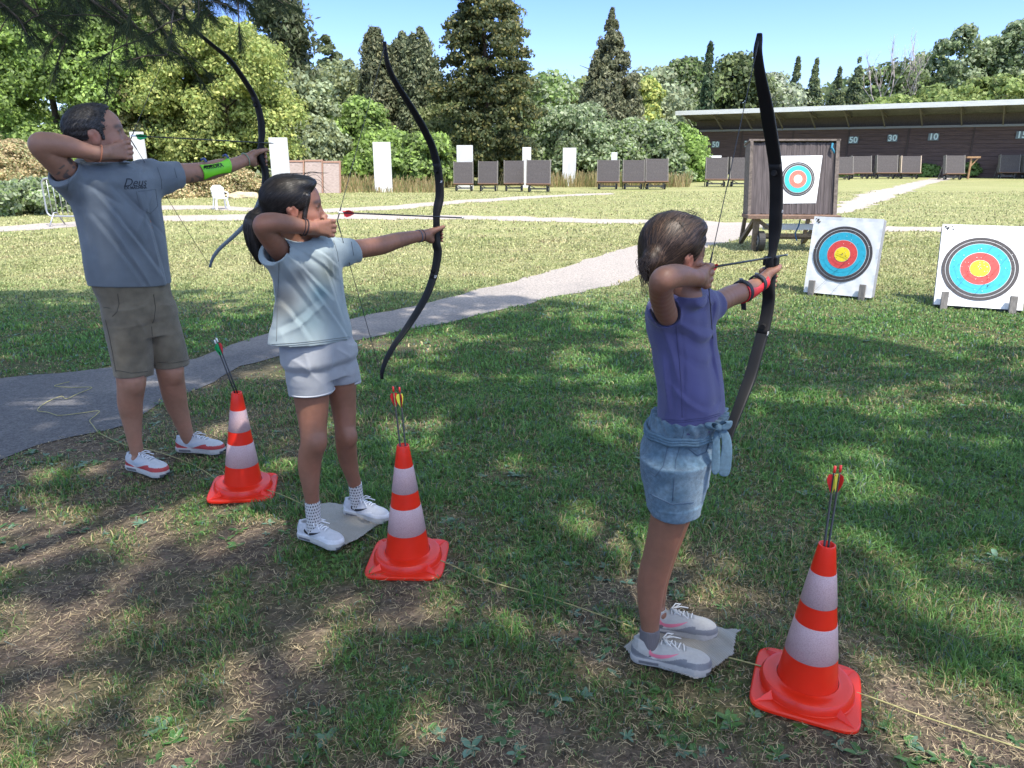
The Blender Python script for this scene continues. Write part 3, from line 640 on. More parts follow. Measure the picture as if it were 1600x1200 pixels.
BL = [(710, 739, 253, 299, "first (leftmost) butt of the left row of four, below a white panel"), (748, 777, 252, 299, "second butt of the left row of four"), (788, 818, 251, 299, "third butt of the left row of four"), (823, 859, 250, 300.5, "fourth and widest butt of the left row of four"),
      (933, 966, 250, 296, "first butt of the middle row of three"), (973, 1005, 250, 296, "second butt of the middle row of three"), (1008, 1042, 248, 296, "third butt of the middle row of three"),
      (1102, 1134, 246, 292, "butt in front of the shed's left end, left one of a pair"), (1140, 1175, 246, 292, "butt in front of the shed, right one of a pair, beside the big butt"),
      (1308, 1320, 245, 281, "butt mostly hidden behind the big butt's right edge"), (1328, 1359, 244, 279.5, "first full butt right of the big one, against the shed"), (1368, 1399, 243, 279.5, "second full butt right of the big one, against the shed"),
      (1406, 1435, 244, 279.5, "butt with pale timber edging in front of the shed"), (1474, 1504, 243, 281, "butt standing alone where the gravel path ends"), (1560, 1588, 242, 279, "butt with plants at its foot near the right edge"), (1596, 1628, 242, 279, "butt cut by the right edge of the photo")]
GRP = {0: "left row of four butts", 4: "middle row of three butts", 7: "butts in front of the shed"}
gname = None
for i, (u0, u1, vt, vb, lb) in enumerate(BL):
    gname = GRP.get(i, gname)
    o = proto if i == 0 else copy_tree(proto)
    p = G((u0 + u1) / 2, vb); Y = p[1]; wpx = (u1 - u0) * Y / F_PX; 
    s = wpx / 1.33; 
    if i == 9: s = 32 / F_PX * Y / 1.33
    tz = D(700, vt, Y)[2] / 1.62
    o.location = (p[0], Y, 0); o.rotation_euler = (0, 0, random.uniform(-.12, .1)); o.scale = (s, s, tz)
    if i == 12:
        for ch in o.children:
            if ch.name.startswith("side_board"): ch.active_material  # keeps its mesh
    tag(o, lb, "archery butt", gname)
# pale edging of the light-framed one as a material of its own
lf = [o for o in COL.objects if o.get("label", "").startswith("butt with pale timber")][0]
for ch in lf.children:
    if ch.name.startswith("side_board"):
        ch.data = ch.data.copy(); ch.data.materials.clear(); ch.data.materials.append(mat("pale_timber", (.5, .4, .3), .8, var=.2))
# timber bracket beside the lone butt and a small bench by the shed
p = G(1512, 280); mb = MB(); Y = p[1]
mb.box((0, 0, .72), (.10, .1, 1.44)); mb.box((.1, 0, 1.42), (.9, .25, .12)); mb.bar((0, 0, .8), (.45, 0, 1.36), .07)
tag(mb.build("timber_post", M['wood_tan'], loc=(p[0], Y, 0)), "small timber post with a plank on top beside the lone butt", "post")
p = G(1096, 280); bench = empty("white_bench", (p[0] + .3, p[1], 0))
mb = MB(); mb.box((0, 0, .8), (2.0, .6, .08)); mb.build("bench_top", M['white_plastic'], bench)
mb = MB(); mb.box((0, .3, 1.35), (2.0, .08, .35)); mb.build("back_rail", M['white_plastic'], bench)
for k in (-.8, .8): mb = MB(); mb.box((k, 0, .4), (.1, .5, .78)); mb.build("leg", M['wood_grey'], bench)
tag(bench, "whitish bench half hidden by bushes at the shed's left end", "bench")
# ================================================================ target faces
def face_colors(scale=1.0):
    return [("white", .5), ("black", .40), ("black2", .36), ("blue", .32)]
FM = {'paper': mat("target_paper", (.72, .72, .72), .75, var=.05, vscale=5, bump=.15, bscale=12), 'black': mat("ring_black", (.05, .045, .048), .7, var=.25, vscale=10), 'blue': mat("ring_blue", (.02, .36, .50), .65, var=.1, vscale=9),
      'red': mat("ring_red", (.62, .06, .055), .65, var=.12, vscale=9), 'yellow': mat("ring_yellow", (.80, .62, .02), .65, var=.06, vscale=9), 'line': mat("ring_line", (.70, .70, .70), .7), 'hole': mat("arrow_hole", (.02, .02, .02), .9),
      'teal': mat("ring_teal", (.03, .42, .42), .65, var=.1), 'foamside': mat("foam_side", (.27, .27, .28), .85, var=.2, bump=.4, bscale=50), 'cream': mat("worn_centre", (.80, .76, .60), .8, var=.06), 'brick': mat("faded_red", (.50, .17, .13), .8, var=.2, vscale=14)}
def rings(mb_, c, R, slots, r_list, step=.0012):
    """stacked thin discs, each a little proud of the one below; local plane x-z facing -y"""
    for k, (r, m) in enumerate(r_list):
        mb_.m = slots.index(m); y = c[1] - step * (k + 1)
        n = 64; cv = [(c[0] + R * r * math.cos(2 * math.pi * j / n), y, c[2] + R * r * math.sin(2 * math.pi * j / n)) for j in range(n)]
        mb_.poly(list(reversed(cv)))
STD = [(1.0, 'black'), (.905, 'line'), (.893, 'black'), (.80, 'line'), (.79, 'blue'), (.645, 'blue'), (.515, 'line'), (.505, 'red'), (.375, 'red'), (.268, 'line'), (.26, 'yellow')]
def target_stand(corn, R_c, rpx_r, label, yaw_n, th=.20, worn=0, holes=60):
    bl, br = G(*corn['bl']), G(*corn['br']); d = br - bl; wd = np.linalg.norm(d); ang = math.atan2(d[1], d[0])
    root = empty("target_stand", tuple(bl), ang)
    n = np.array([math.sin(ang), -math.cos(ang), 0])          # front normal
    # height and lean solved from the top-left pixel
    best = None
    for h in np.arange(.6, 1.2, .01):
        for ln in np.arange(0, 30, 1.0):
            a = math.radians(ln); q = bl - n * h * math.sin(a) + np.array([0, 0, h * math.cos(a)]); e = (proj_(q)[0] - corn['tl'][0]) ** 2 + (proj_(q)[1] - corn['tl'][1]) ** 2
            q2 = q + d; e += (proj_(q2)[0] - corn['tr'][0]) ** 2 + (proj_(q2)[1] - corn['tr'][1]) ** 2
            if best is None or e < best[0]: best = (e, h, a)
    _, h, a = best; print("target", label[:20], "w", round(float(wd), 2), "h", round(float(h), 2), "lean", round(math.degrees(a), 1), "err", round(best[0], 1))
    Rm = Matrix.Rotation(-a, 3, 'X'); Rm4 = Rm.to_4x4()
    def tr(me): me.transform(Matrix.Translation((0, 0, .03)) @ Rm4)
    b = MB(); b.box((wd / 2, th / 2, h / 2), (wd, th, h), None, .012); o = b.build("foam_block", FM['foamside'], root); tr(o.data)
    slots = ['paper', 'black', 'blue', 'red', 'yellow', 'line', 'hole']
    b = MB(); b.m = 0; nx_ = 24
    # slightly buckled paper sheet, ragged at the edges
    vs = [[b.b.verts.new((wd * i / nx_, -.004 - .002 * math.sin(i * 1.1) * math.cos(j * .9) - (.004 if (i in (0, nx_) or j in (0, nx_)) else 0) * random.random(), h * j / nx_)) for j in range(nx_ + 1)] for i in range(nx_ + 1)]
    for i in range(nx_):
        for j in range(nx_): b.b.faces.new((vs[i][j], vs[i + 1][j], vs[i + 1][j + 1], vs[i][j + 1])).material_index = 0
    # centre solved from its pixel
    def pos(x, z): q = Vector((x, 0, z)); q = Rm @ q; c_, s_ = math.cos(ang), math.sin(ang); return np.array([bl[0] + c_ * q.x - s_ * q.y, bl[1] + s_ * q.x + c_ * q.y, .03 + q.z])
    bb = min(((proj_(pos(x, z))[0] - R_c[0]) ** 2 + (proj_(pos(x, z))[1] - R_c[1]) ** 2, x, z) for x in np.arange(.1, wd, .01) for z in np.arange(.1, h, .01))
    cx, cz = bb[1], bb[2]; R = rpx_r / (abs(proj_(pos(cx, cz + .1))[1] - proj_(pos(cx, cz))[1]) / .1)
    rings(b, (cx, -.008, cz), R, slots, STD)
    b.m = 6
    for k in range(holes):
        an = random.uniform(0, 6.28); r = R * abs(random.gauss(0, .55)); r = min(r, R * 1.2); x, z = cx + r * math.cos(an), cz + r * math.sin(an)
        if 0.02 < x < wd - .02 and .02 < z < h - .02:
            y = -.0235; s = random.uniform(.0022, .0045); b.m = 6 if random.random() < .6 else 0
            b.poly([(x - s, y, z - s), (x + s * .8, y, z - s * .7), (x + s, y, z + s), (x - s * .6, y, z + s * .9)])
    # torn dark corner and scribbled marks
    b.m = 6
    for k in range(9 if worn else 6):
        x = .02 + random.random() * .10; z = h - .02 - random.random() * .05; s = random.uniform(.004, .012)
        b.poly([(x - s, -.009, z - s), (x + s, -.009, z - s * .4), (x + s * .8, -.009, z + s), (x - s * .9, -.009, z + s * .5)])
    f = b.build("target_face", [FM[s] for s in slots], root, fix=False); tr(f.data)
    ln_ = MB(); 
    for x0, z0, x1, z1 in ([(.12, 0.02, .44, .42), (.30, 0.0, .56, .40), (.44, .42, .3, .47)] if not worn else [(.09, .02, .62, h - .02), (.30, .02, .68, .66), (.68, .66, .5, .70)]):
        ln_.bar((x0, -.027, z0), (x1, -.027, z1), .002)
    o = ln_.build("pencil_line", FM['hole'], root); tr(o.data)
    for x in (.06, wd - .13):
        b = MB(); b.box((x + .03, -.045, .07), (.065, .055, .22), Matrix.Rotation(-a * .6, 3, 'X'), .004); b.build("foot_post", M['wood_grey'], root)
        b = MB(); b.bar((x + .03, -.08, .02), (x + .03, .62, .02), .05); b.bar((x + .03, .60, .03), (x + .03, th / math.cos(a) + h * .7 * math.sin(a), h * .7), .04); b.build("leg", M['wood_grey'], root)
    tag(root, label, "target", "foam targets on the grass")
def proj_(p):
    q = np.array(p, float) - CAMP; f = q[1] * cp - q[2] * sp; up = q[1] * sp + q[2] * cp
    return 800 + F_PX * q[0] / f, 600 - F_PX * up / f
target_stand({'bl': (1255, 460), 'br': (1361, 470), 'tl': (1275, 343), 'tr': (1378, 345)}, (1316, 398), 43.5, "clean white square target leaning on the grass just right of the big wheeled butt", 0, .24, 0, 60)
target_stand({'bl': (1458, 480), 'br': (1597, 490), 'tl': (1470, 353), 'tr': (1608, 361)}, (1531, 420), 49, "worn white square target with faint outer rings, nearest the right edge", 0, .10, 1, 130)
# ================================================================ big butt on wheels
def big_butt():
    Y = 12.75; pl_ = D(1180, 340, Y); pr_ = D(1293, 340, Y); zb = .52; L = D(1172, 334, Y); R_ = D(1297, 339, Y)
    x0 = L[0]; wd = R_[0] - L[0]; root = empty("big_butt", (x0, Y, 0), math.radians(-3)); zb = L[2]
    top = D(1183, 223, Y + .35)[2]; hh = (top - zb) / math.cos(math.radians(12)); a = math.radians(12); Rm = Matrix.Rotation(-a, 3, 'X'); T4 = Matrix.Translation((0, 0, zb)) @ Rm.to_4x4()
    b = MB()
    for k in range(46): 
        x = wd * (k + .5) / 46; b.box((x, .11 + random.uniform(-.006, .006), hh / 2 + random.uniform(-.012, .006)), (wd / 46 * .97, .22, hh))
    o = b.build("foam_panel", mat("big_foam", (0.085, 0.07, 0.07), .85, var=.4, vscale=1.6, stretch=(6, 1, .5), bump=.4, bscale=6), root); o.data.transform(T4)
    b = MB(); b.box((-.025, .12, hh / 2), (.05, .32, hh + .05)); b.box((wd + .03, .14, hh / 2 + .01), (.06, .36, hh + .06)); b.box((wd / 2, .14, hh + .035), (wd + .14, .36, .03)); o = b.build("edge_board", mat("weathered_edge", (.13, .105, .09), .85, var=.4, vscale=7, bump=.4, bscale=40), root); o.data.transform(T4)
    b = MB(); b.box((wd / 2, .02, -.04), (wd + .16, .45, .06), None, .006); b.build("ledge", mat("ledge_brown", (.17, .105, .075), .8, var=.3, vscale=6), root, loc=(0, 0, zb))
    b = MB()
    for x in (.12, wd - .12): b.box((x, 0, zb / 2 - .03), (.09, .09, zb - .08)); b.bar((x, .1, zb - .1), (x, .95, .05), .07); b.bar((x, .95, 0.03), (x, .42, top * .85), .06)
    b.bar((.16, -.0, zb - .12), (.5, 0, .28), .06); b.bar((.16, .0, .27), (wd - .16, .0, .27), .055); b.bar((.2, .3, .2), (wd - .2, .3, .2), .05)
    b.build("frame", mat("old_frame_wood", (.17, .125, .085), .85, var=.3, vscale=8), root)
    b = MB(); b.box((wd * .62, .12, .40), (wd * .85, .07, .10), None, .01); b.build("white_beam", M['white_plastic'], root)
    for x in (.2, wd - .05):
        w_ = MB(); w_.tube([(x - .05, -.03, .17), (x + .05, -.03, .17)], .17, 28); wh = w_.build("wheel", M['rubber'], root, False)
        w_ = MB(); w_.tube([(x - .06, -.03, .17), (x + .06, -.03, .17)], .10, 20); rm = w_.build("rim", M['steel'], wh)
        w_ = MB()
        for j in range(5): an = j * 1.2566; w_.bar((x - .065, -.03 + .03 * math.cos(an), .17 + .03 * math.sin(an)), (x - .065, -.03 + .085 * math.cos(an), .17 + .085 * math.sin(an)), .014)
        w_.build("spoke", M['rubber'], wh)
    # target face
    slots = ['paper', 'black', 'teal', 'brick', 'cream', 'line', 'hole']
    s = wd / 125.0; cx = (1246 - 1172) * s * 1.0; q = None
    def pos(x, z): q_ = Matrix.Rotation(root.rotation_euler.z, 3, 'Z') @ (Vector((0, 0, zb)) + Rm @ Vector((x, 0, z))); return np.array([x0 + q_.x, Y + q_.y, q_.z])
    def solve(u, v): return min(((proj_(pos(x, z))[0] - u) ** 2 + (proj_(pos(x, z))[1] - v) ** 2, x, z) for x in np.arange(0, wd, .01) for z in np.arange(0, hh, .01))[1:]
    c = [solve(*k) for k in ((1215, 318), (1275, 317), (1285, 243), (1215, 244))]
    b = MB(); b.m = 0; b.prism([(x, -.006, z) for x, z in c], (0, .004, 0))
    cc = solve(1246, 280); R = 26.5 / (abs(proj_(pos(cc[0], cc[1] + .1))[1] - proj_(pos(*cc))[1]) / .1)
    rings(b, (cc[0], -.008, cc[1]), R, slots, [(1.0, 'black'), (.92, 'line'), (.905, 'black'), (.81, 'line'), (.79, 'teal'), (.53, 'line'), (.51, 'brick'), (.25, 'cream')], .002)
    o = b.build("target_face", [FM[k] for k in slots], root, fix=False); o.data.transform(T4)
    b = MB(); o_ = (wd - .06, .0, hh - .12)
    b.tube([(wd - .06, -.03, hh - .02), (wd - .08, -.05, hh - .1), (wd - .03, -.04, hh - .17), (wd - .06, -.04, hh - .1)], .018, 6); o = b.build("blue_strap", mat("blue_strap", (.03, .20, .30), .6), root); o.data.transform(T4)
    b = MB(); b.tube([(.62 * wd, -.02, zb - .05), (.6 * wd, -.03, .42), (.57 * wd, -.02, .30), (.60 * wd, -.03, .18)], .012, 6); b.build("rope_end", mat("blue_rope", (.03, .10, .22), .8), root)
    tag(root, "big dark wheeled butt with a faded target sheet, its centre worn to cream", "archery butt")
big_butt()
# ================================================================ crowd barrier, chair, heap, light pole bits
def barrier():
    p = G(90, 353); root = empty("crowd_barrier", (p[0], p[1], 0), math.radians(-4)); W_ = 1.9; H0, H1 = .22, 1.06
    def rr(pts): return pts
    b = MB(); r = .12; P = []
    for cx, cz, a0 in ((W_ - r, H1 - r, 0), (r, H1 - r, 90), (r, H0 + r, 180), (W_ - r, H0 + r, 270)):
        for k in range(6): a = math.radians(a0 + 18 * k); P.append((cx + r * math.cos(a) - .2, 0, cz + r * math.sin(a)))
    P.append(P[0]); b.tube(P, .019, 8); b.build("frame", M['steel'], root, True)
    for i in range(14):
        b = MB(); x = -.2 + W_ * (i + 1) / 15; b.tube([(x, 0, H0), (x, 0, H1)], .008, 6); b.build("upright", M['steel'], root, True)
    for x in (.0, W_ - .4):
        b = MB(); b.tube([(x, -.28, 0.0), (x, -.05, .30), (x, .05, .30), (x, .28, 0)], .016, 8); b.build("foot", M['steel'], root, True)
    tag(root, "galvanised crowd barrier standing on the grass left of the man", "crowd barrier")
barrier()
def chair():
    p = G(346, 327); root = empty("garden_chair", (p[0], p[1], 0), math.radians(35)); s = .78; wp = M['white_plastic']
    b = MB(); b.box((0, 0, .42 * s), (.42 * s, .42 * s, .03), None, .01); b.build("seat", wp, root)
    for i in range(5): 
        b = MB(); b.bar(((-.16 + .08 * i) * s, .20 * s, .42 * s), ((-.17 + .085 * i) * s, .32 * s, .84 * s), .05 * s, .015); b.build("slat", wp, root)
    b = MB(); b.tube([((-.21) * s, .21 * s, .44 * s), (-.22 * s, .31 * s, .78 * s), (-.12 * s, .34 * s, .87 * s), (.12 * s, .34 * s, .87 * s), (.22 * s, .31 * s, .78 * s), (.21 * s, .21 * s, .44 * s)], .02, 8); b.build("back_frame", wp, root, True)
    for k in (-1, 1):
        b = MB(); b.tube([(k * .23 * s, .28 * s, .66 * s), (k * .26 * s, 0, .64 * s), (k * .25 * s, -.2 * s, .62 * s), (k * .23 * s, -.22 * s, .42 * s)], .018, 8); b.build("armrest", wp, root, True)
        for y in (-1, 1): b = MB(); b.bar((k * .19 * s, y * .19 * s, .42 * s), (k * .24 * s, y * .25 * s, 0), .05 * s, .03); b.build("leg", wp, root)
    tag(root, "white plastic garden chair on the far grass inside the man's bow", "chair")
chair()
p = G(380, 309); n = 26; b = MB(); bmesh.ops.create_icosphere(b.b, subdivisions=4, radius=1)
for v_ in b.b.verts:
    f_ = 1 + .25 * mnoise.noise(v_.co * 2.3) + .08 * mnoise.noise(v_.co * 9); v_.co = Vector((v_.co.x * .75 * f_, v_.co.y * .4 * f_, max(-.1, v_.co.z * .22 * f_)))
tag(b.build("straw_heap", mat("straw_heap", (.42, .34, .22), .95, var=.3, vscale=6, bump=.8, bscale=40), None, True, loc=(p[0], p[1], 0)), "low pale heap of dry straw beside the plastic chair", "heap")
p = G(36, 322); b = MB(); bmesh.ops.create_icosphere(b.b, subdivisions=3, radius=1)
for v_ in b.b.verts: f_ = 1 + .3 * mnoise.noise(v_.co * 2); v_.co = Vector((v_.co.x * .12 * f_, v_.co.y * .1 * f_, v_.co.z * .1 * f_ + .05))
tag(b.build("pale_stone", mat("pale_stone", (.5, .5, .48), .9, var=.2), None, True, loc=(p[0], p[1], 0)), "small pale stone in front of the silvery weeds at the left", "stone")
# ================================================================ traffic cones
def cone_mats():
    o = mat("cone_orange", (.97, .035, .010), .36, var=.10, vscale=3, coat=.35, sss=.0, bump=.05, bscale=6)
    t, pr = o.node_tree, o.node_tree.nodes["Principled BSDF"]
    tr = t.nodes.new("ShaderNodeBsdfTranslucent"); tr.inputs[0].default_value = (.97, .06, .015, 1); ms = t.nodes.new("ShaderNodeMixShader"); ms.inputs[0].default_value = .35
    t.links.new(pr.outputs[0], ms.inputs[1]); t.links.new(tr.outputs[0], ms.inputs[2]); t.links.new(ms.outputs[0], t.nodes["Material Output"].inputs[0])
    w_ = bpy.data.materials.new("cone_reflective"); t, pr = nodes(w_); pr.inputs["Roughness"].default_value = .38
    tc = t.nodes.new("ShaderNodeTexCoord"); v = t.nodes.new("ShaderNodeTexVoronoi"); v.inputs["Scale"].default_value = 330; t.links.new(tc.outputs["Object"], v.inputs["Vector"])
    r = t.nodes.new("ShaderNodeValToRGB"); r.color_ramp.elements[0].color = (.52, .36, .36, 1); r.color_ramp.elements[0].position = .3; r.color_ramp.elements[1].color = (.43, .285, .285, 1); r.color_ramp.elements[1].position = .75
    t.links.new(v.outputs["Distance"], r.inputs[0]); t.links.new(r.outputs[0], pr.inputs["Base Color"])
    n_ = t.nodes.new("ShaderNodeTexNoise"); n_.inputs["Scale"].default_value = 28; n_.inputs["Detail"].default_value = 4; t.links.new(tc.outputs["Object"], n_.inputs["Vector"])
    bm_ = t.nodes.new("ShaderNodeBump"); bm_.inputs["Strength"].default_value = .35; bm_.inputs["Distance"].default_value = .004; t.links.new(n_.outputs[0], bm_.inputs["Height"]); t.links.new(bm_.outputs[0], pr.inputs["Normal"])
    return o, w_
CO, CW = cone_mats()
def make_cone():
    root = empty("traffic_cone"); n = 56
    def rad(z): return .0235 + (.5 - z) / .455 * (.088 - .0235)
    b = MB()
    prof = [(rad(.045), .045), (rad(.13), .13), (rad(.13), .13)]
    zs = [.045, .08, .11, .14]
    b.lathe([(rad(z), z) for z in zs], n); b.lathe([(rad(z), z) for z in (.25, .28, .312)], n)
    b.lathe([(rad(z), z) for z in (.415, .45, .497)] + [(rad(.5) - .0005, .5), (rad(.5) - .004, .5), (rad(.46) - .004, .455), (rad(.3) - .004, .3), (rad(.1) - .004, .06)], n)
    b.build("cone_body", CO, root, True, fix=False)
    # base: rounded square plate, raised ring, four corner wedges
    b = MB(); h = .154; R_ = .034
    def sq(h_, r_, z): 
        out = []
        for cx, cy, a0 in ((1, 1, 0), (-1, 1, 90), (-1, -1, 180), (1, -1, 270)):
            for k in range(24):
                a = math.radians(a0 + 90 * k / 24); c_, s_ = math.cos(a), math.sin(a); p_ = 7.0; rr_ = h_ / (abs(c_) ** p_ + abs(s_) ** p_) ** (1 / p_); out.append((rr_ * c_, rr_ * s_, z))
        return out
    loops = [sq(h - .004, R_, 0), sq(h, R_, .004), sq(h, R_, .012), sq(h - .004, R_, .016)]
    for r_, z in ((.1385, .0165), (.1365, .018), (.134, .036), (.128, .045), (.115, .049), (.101, .046), (rad(.045) + .001, .050)):
        m_ = len(loops[0]); loops.append([(r_ * math.cos(math.atan2(y, x)), r_ * math.sin(math.atan2(y, x)), z) for x, y, _ in loops[0]])
    vs = [[b.b.verts.new(p) for p in lp] for lp in loops]; m_ = len(vs[0])
    for i in range(len(vs) - 1):
        for j in range(m_): b.b.faces.new((vs[i][j], vs[i][(j + 1) % m_], vs[i + 1][(j + 1) % m_], vs[i + 1][j]))
    bo = b.build("base", CO, root, True); bo.data.set_sharp_from_angle(angle=math.radians(32))
    for k in range(4):
        a = math.pi / 4 + k * math.pi / 2; d_ = Vector((math.cos(a), math.sin(a), 0)); s_ = Vector((-d_.y, d_.x, 0)); b = MB()
        A_ = d_ * .130 + Vector((0, 0, .040)); tip = d_ * .192 + Vector((0, 0, .0165)); w1 = d_ * .131 + s_ * .015 + Vector((0, 0, .0165)); w2 = d_ * .131 - s_ * .015 + Vector((0, 0, .0165))
        va, vt, v1, v2 = [b.b.verts.new(q) for q in (A_, tip, w1, w2)]
        b.b.faces.new((va, v1, vt)); b.b.faces.new((va, vt, v2)); b.build("corner_rib", CO, root)
    for z0, z1 in ((.14, .25), (.312, .415)):
        b = MB(); b.lathe([(rad(z0), z0), (rad(z0) + .0012, z0 + .001), (rad(z1) + .0012, z1 - .001), (rad(z1), z1)], n); b.build("reflective_band", CW, root, True)
    return root
cone0 = make_cone()
CONES = [(G(381, 766), math.radians(12), "farthest cone, between the man's shoes and the taller girl, holding arrows with one red vane", (.0, .0)), (G(638, 878), math.radians(-2), "middle cone, right of the taller girl's shoes", (0, 0)), (G(1258, 1081), math.radians(-24), "nearest cone, at the lower right by the smaller girl's mat", (.0, -.035))]
for i, (p, a, lb, tl) in enumerate(CONES):
    o = cone0 if i == 0 else copy_tree(cone0); o.location = (p[0], p[1], float(gheight(np.array(p[0]), np.array(p[1]))) + .006); tp = (D(371, 622, p[1]), D(630, 706, p[1]), D(1291, 862, p[1]))[i]; ax_ = Vector((tp[0] - p[0], .0, .5)).normalized(); CONES[i] = (p, a, lb, (ax_.x, ax_.z))
    o.rotation_euler = (Vector((0, 0, 1)).rotation_difference(ax_).to_matrix() @ Matrix.Rotation(a, 3, 'Z')).to_euler()
    tag(o, lb, "traffic cone", "orange and white cones along the shooting line")
# ================================================================ arrows
AR = {'shaft': mat("arrow_shaft", (.02, .02, .022), .35), 'red': mat("vane_red", (.75, .03, .03), .5, trans=.3), 'green': mat("vane_green", (.02, .5, .16), .5, trans=.3), 'yellow': mat("vane_yellow", (.75, .75, .08), .5, trans=.3),
      'white': mat("nock_white", (.8, .8, .8), .4), 'rednock': mat("nock_red", (.7, .03, .03), .4), 'steel': M['steel']}
def arrow(nock, tip, vanes=('red', 'red', 'red'), nk='rednock', label="", group=None, roll=0.0, vl=.055, vh=.014, point=True, rs=.0032):
    nock = Vector(nock); tip = Vector(tip); L = (tip - nock).length
    q = (tip - nock).to_track_quat('X', 'Z'); root = bpy.data.objects.new("arrow", None); COL.objects.link(root); root.location = nock; root.rotation_euler = q.to_euler(); root.empty_display_size = .05
    b = MB(); b.tube([(.012, 0, 0), (L - .02, 0, 0)], rs, 10); b.build("shaft", AR['shaft'], root, True)
    b = MB(); b.tube([(0, 0, 0), (.02, 0, 0)], rs * 1.15, 8); b.build("nock", AR[nk], root, True)
    if point: b = MB(); b.tube([(L - .022, 0, 0), (L - .012, 0, 0), (L, 0, 0)], [rs * 1.05, rs, .0006], 10); b.build("point", AR['steel'], root, True)
    for k, vn in enumerate(vanes):
        a = roll + k * 2.094; d_ = Vector((0, math.cos(a), math.sin(a))); t_ = Vector((0, -math.sin(a), math.cos(a))) * .0005
        P = [(.025, .0), (.028, vh * .75), (.04, vh), (.025 + vl * .55, vh * .75), (.025 + vl, .0)]
        b = MB(); b.prism([Vector((x, 0, 0)) + d_ * (rs * .9 + h_) - t_ for x, h_ in P], t_ * 2); b.build("vane", AR[vn], root)
    tag(root, label, "arrow", group); return root
def cone_arrow(ci, top_uv, vanes, nk, label, group, roll, off=(0, 0)):
    p = np.array([CONES[ci][0][0], CONES[ci][0][1], 0.0]); mouth = p + np.array([off[0] + .497 * CONES[ci][3][0], off[1], .497])
    # nock end on the ray of its pixel, arrow passing the mouth, point down inside the cone
    best = None
    for Y in np.arange(p[1] - .12, p[1] + .12, .004):
        q = D(top_uv[0], top_uv[1], Y); d_ = mouth - q; dn = d_ / np.linalg.norm(d_); L = .70
        while L > .4:
            e = q + dn * L; rr_ = .0235 + (.5 - max(e[2], .05)) * .142
            if np.hypot(e[0] - p[0], e[1] - p[1]) < rr_ - .014 and e[2] > .02: break
            L -= .01
        k = abs(e[2] - .03) * .3 + (.7 - L) + 1.5 * max(0, np.hypot(e[0] - p[0], e[1] - p[1]) - .06)
        if best is None or k < best[0]: best = (k, q, e)
    return arrow(best[1], best[2], vanes, nk, label, group, roll)
g1 = "arrows standing in the farthest cone"; g2 = "arrows standing in the middle cone"; g3 = "arrows standing in the nearest cone"
cone_arrow(0, (338, 528), ('red', 'red', 'green'), 'white', "white-nocked arrow with red and green vanes in the farthest cone, tilted left", g1, .3, (.004, 0))
cone_arrow(0, (335, 531), ('green', 'green', 'green'), 'white', "white-nocked arrow with green vanes hidden beside the red-vaned one in the farthest cone", g1, 1.2, (-.008, 0))
cone_arrow(1, (614, 604), ('red', 'yellow', 'red'), 'rednock', "left arrow of the two standing in the middle cone", g2, .1, (-.010, 0))
cone_arrow(1, (624, 605), ('red', 'yellow', 'yellow'), 'rednock', "right arrow of the two standing in the middle cone", g2, 1.7, (.010, 0))
cone_arrow(2, (1305, 728), ('red', 'red', 'yellow'), 'rednock', "left arrow of the two standing in the nearest cone", g3, 3.3, (-.008, 0))
cone_arrow(2, (1314, 727), ('red', 'yellow', 'red'), 'rednock', "right arrow of the two standing in the nearest cone", g3, .6, (.006, 0.004))
# ================================================================ yellow cord
def cord():
    px = [(109, 599), (97, 602), (86, 606), (112, 608), (144, 608), (124, 617), (104, 626), (96, 622), (72, 632), (59, 644), (75, 647), (84, 650), (95, 652), (130, 648), (155, 645), (150, 652), (141, 660), (146, 668), (155, 679),
          (178, 693), (203, 703), (241, 708), (291, 725), (320, 742), (345, 757), (381, 762), (440, 780), (520, 818), (585, 845), (640, 872), (690, 885), (760, 915), (860, 945), (960, 975), (1040, 1008), (1180, 1050), (1253, 1072), (1340, 1092), (1450, 1130), (1600, 1182), (1800, 1260)]
    P = []
    for i, (u, v) in enumerate(px):
        q = G(u, v); onp = i < 19
        P.append((q[0], q[1], (.013 if onp else .012 + .012 * random.random() + float(gheight(q[0], q[1]))) ))
    S = []
    for i in range(len(P) - 1):
        p0 = np.array(P[max(0, i - 1)]); p1 = np.array(P[i]); p2 = np.array(P[i + 1]); p3 = np.array(P[min(len(P) - 1, i + 2)])
        for t in np.linspace(0, 1, 7)[:-1]: S.append(.5 * ((2 * p1) + (p2 - p0) * t + (2 * p0 - 5 * p1 + 4 * p2 - p3) * t * t + (-p0 + 3 * p1 - 3 * p2 + p3) * t ** 3))
    b = MB(); b.tube(S, .0024, 6)
    tag(b.build("yellow_cord", mat("yellow_cord", (.30, .27, .11), .7, var=.2, vscale=20), None, True), "thin yellow cord lying in loops on the path and running along the shooting line", "cord")
cord()
